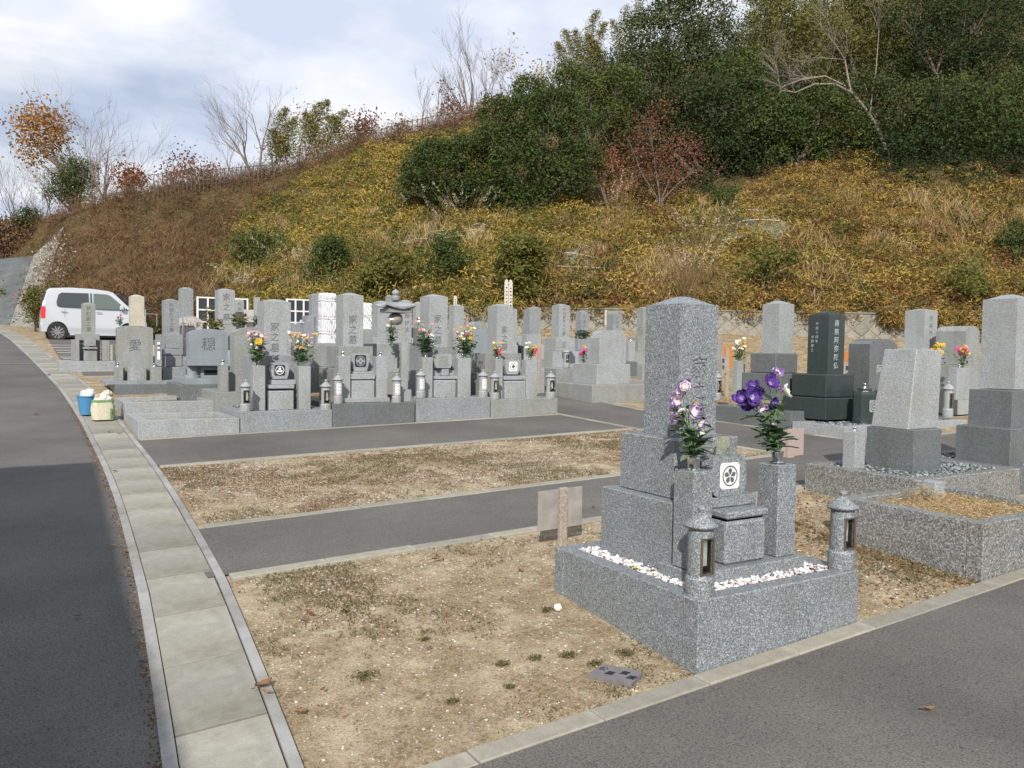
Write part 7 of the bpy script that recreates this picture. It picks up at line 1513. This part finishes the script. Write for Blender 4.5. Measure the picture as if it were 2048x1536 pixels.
P = pts_in(3000, 4.3, 6.2, 2.87, 4.8, EX, .006); P = P[(np.abs(P[:, 0] - 5.06) < .12) | (rng.random(len(P)) < .1)]; o = leaves('leaf_litter', P, .035, .02, 'litter', None, .3, rng.random(len(P))); o['kind'] = 'stuff'
# fallen leaves one can pick out
def fallen(px, py, s_, mat, lb):
    p = ground_at(px, py); p[2] += .035; a = random.uniform(0, 6.28); V = []; F = []; e1 = np.array([math.cos(a), math.sin(a), 0]); e2 = np.array([-e1[1], e1[0], 0]); t = thing('fallen_leaf', p, lb, 'leaf', 'fallen leaves')
    for i in range(7):
        f = i / 6; w = math.sin(min(1, f * 1.1) * math.pi) ** .7 * .42 + .02
        for s2 in (-1, 0, 1): V.append(p + e1 * (f - .5) * s_ + e2 * w * s2 * s_ * .6 + [0, 0, (.12 * abs(s2) + .16 * (f - .5) ** 2 * 4 * .6 + .03 * math.sin(f * 9 + s2)) * s_ - .006])
    for i in range(6):
        for s2 in range(2): q = i * 3 + s2; F.append((q, q + 1, q + 4, q + 3))
    mk('blade', V, F, mat, t, tint=[random.uniform(.4, .9)] * len(F)); MB().tube([p - e1 * .5 * s_, p - e1 * .72 * s_ + [0, 0, .003]], .0012 + .01 * s_, 4).build('stalk', 'bark', t)
for a_ in ((527, 1383, .10, 'litter', 'large curled tan leaf lying across the drain edge near the camera'), (535, 1398, .05, 'litter', 'small tan leaf just below the large curled leaf on the drain'), (225, 1101, .05, 'litter', 'rust leaf on the road just left of the drain edging'), (249, 1112, .05, 'litter', 'rust leaf lying on the drain edging'),
           (157, 1242, .04, 'litter', 'small brown leaf in the shaded part of the road'), (1040, 1148, .06, 'litter', 'ragged brown leaf on the soil left of the foreground plinth'), (872, 1127, .07, 'litter', 'long tan leaf on the soil below the middle path'), (620, 1237, .06, 'lf_rust', 'reddish leaf on the soil right of the drain'),
           (1858, 1432, .06, 'litter', 'brown leaf on the asphalt at the lower right'), (1186, 1020, .05, 'litter', 'pale brown leaf on the middle path beside the blank wooden sign'), (645, 1392, .035, 'lf_red', 'small bright red leaf on the soil beside the drain'), (600, 1437, .05, 'litter', 'curled dark leaf on the soil at the drain edge near the camera'),
           (1220, 1125, .04, 'pt_yellow', 'yellow leaf on the rim of the foreground plinth') if False else (400, 938, .07, 'litter', 'brown leaf where the upper strip of soil meets the drain'), (166, 858, .06, 'lf_red', 'dark red leaf on the sunlit road beside the drain') if False else (73, 833, .07, 'lf_red', 'dark red leaf on the sunlit road'),
           (230, 948, .06, 'litter', 'brown leaf on a drain cover near the top of the shaded road'), (238, 872, .06, 'litter', 'brown leaf on the drain covers below the striped bag'), (218, 868, .05, 'litter', 'tan leaf on the drain covers just below the striped bag'), (98, 753, .09, 'litter', 'round brown leaf on the far drain covers'),
           (700, 915, .07, 'litter', 'brown leaf on the upper soil strip, left half'), (1100, 1095, .05, 'litter', 'brown leaf near the foot of the blank wooden sign'), (300, 1060, .05, 'litter', 'small leaf on the drain covers by the middle path') if False else (1790, 1150, .07, 'litter', 'orange-brown leaf against the empty frame full of dry grass')): fallen(*a_)
p = ground_at(1115, 1222); L3 = ([], [], []); t = thing('fallen_blossom', p, 'white fallen blossom at the left foot of the foreground plinth', 'flower'); petalflower(L3, p + [0, 0, .012], np.array([-.3, -.6, .6]), .022, 6, .8, .1, lambda q: .3 + .3 * q); mk('petals', L3[0], L3[1], 'pt_white', t, tint=L3[2])
q = np.array([2.85, 3.46, .0]); q[2] = E_ + .006; L3 = ([], [], []); t = thing('fallen_leaf', q, 'bright yellow-green leaf on the left rim of the foreground plinth', 'leaf', 'fallen leaves'); V = []; F = []; T = []; cutleaf(V, F, T, q, (1, -.35, .1), .045, .03); M['lf_lime'] = leafmat('lime_leaf', [(0, (.5, .5, .04)), (1, (.6, .6, .08))]); mk('blade', V, F, 'lf_lime', t, tint=T)
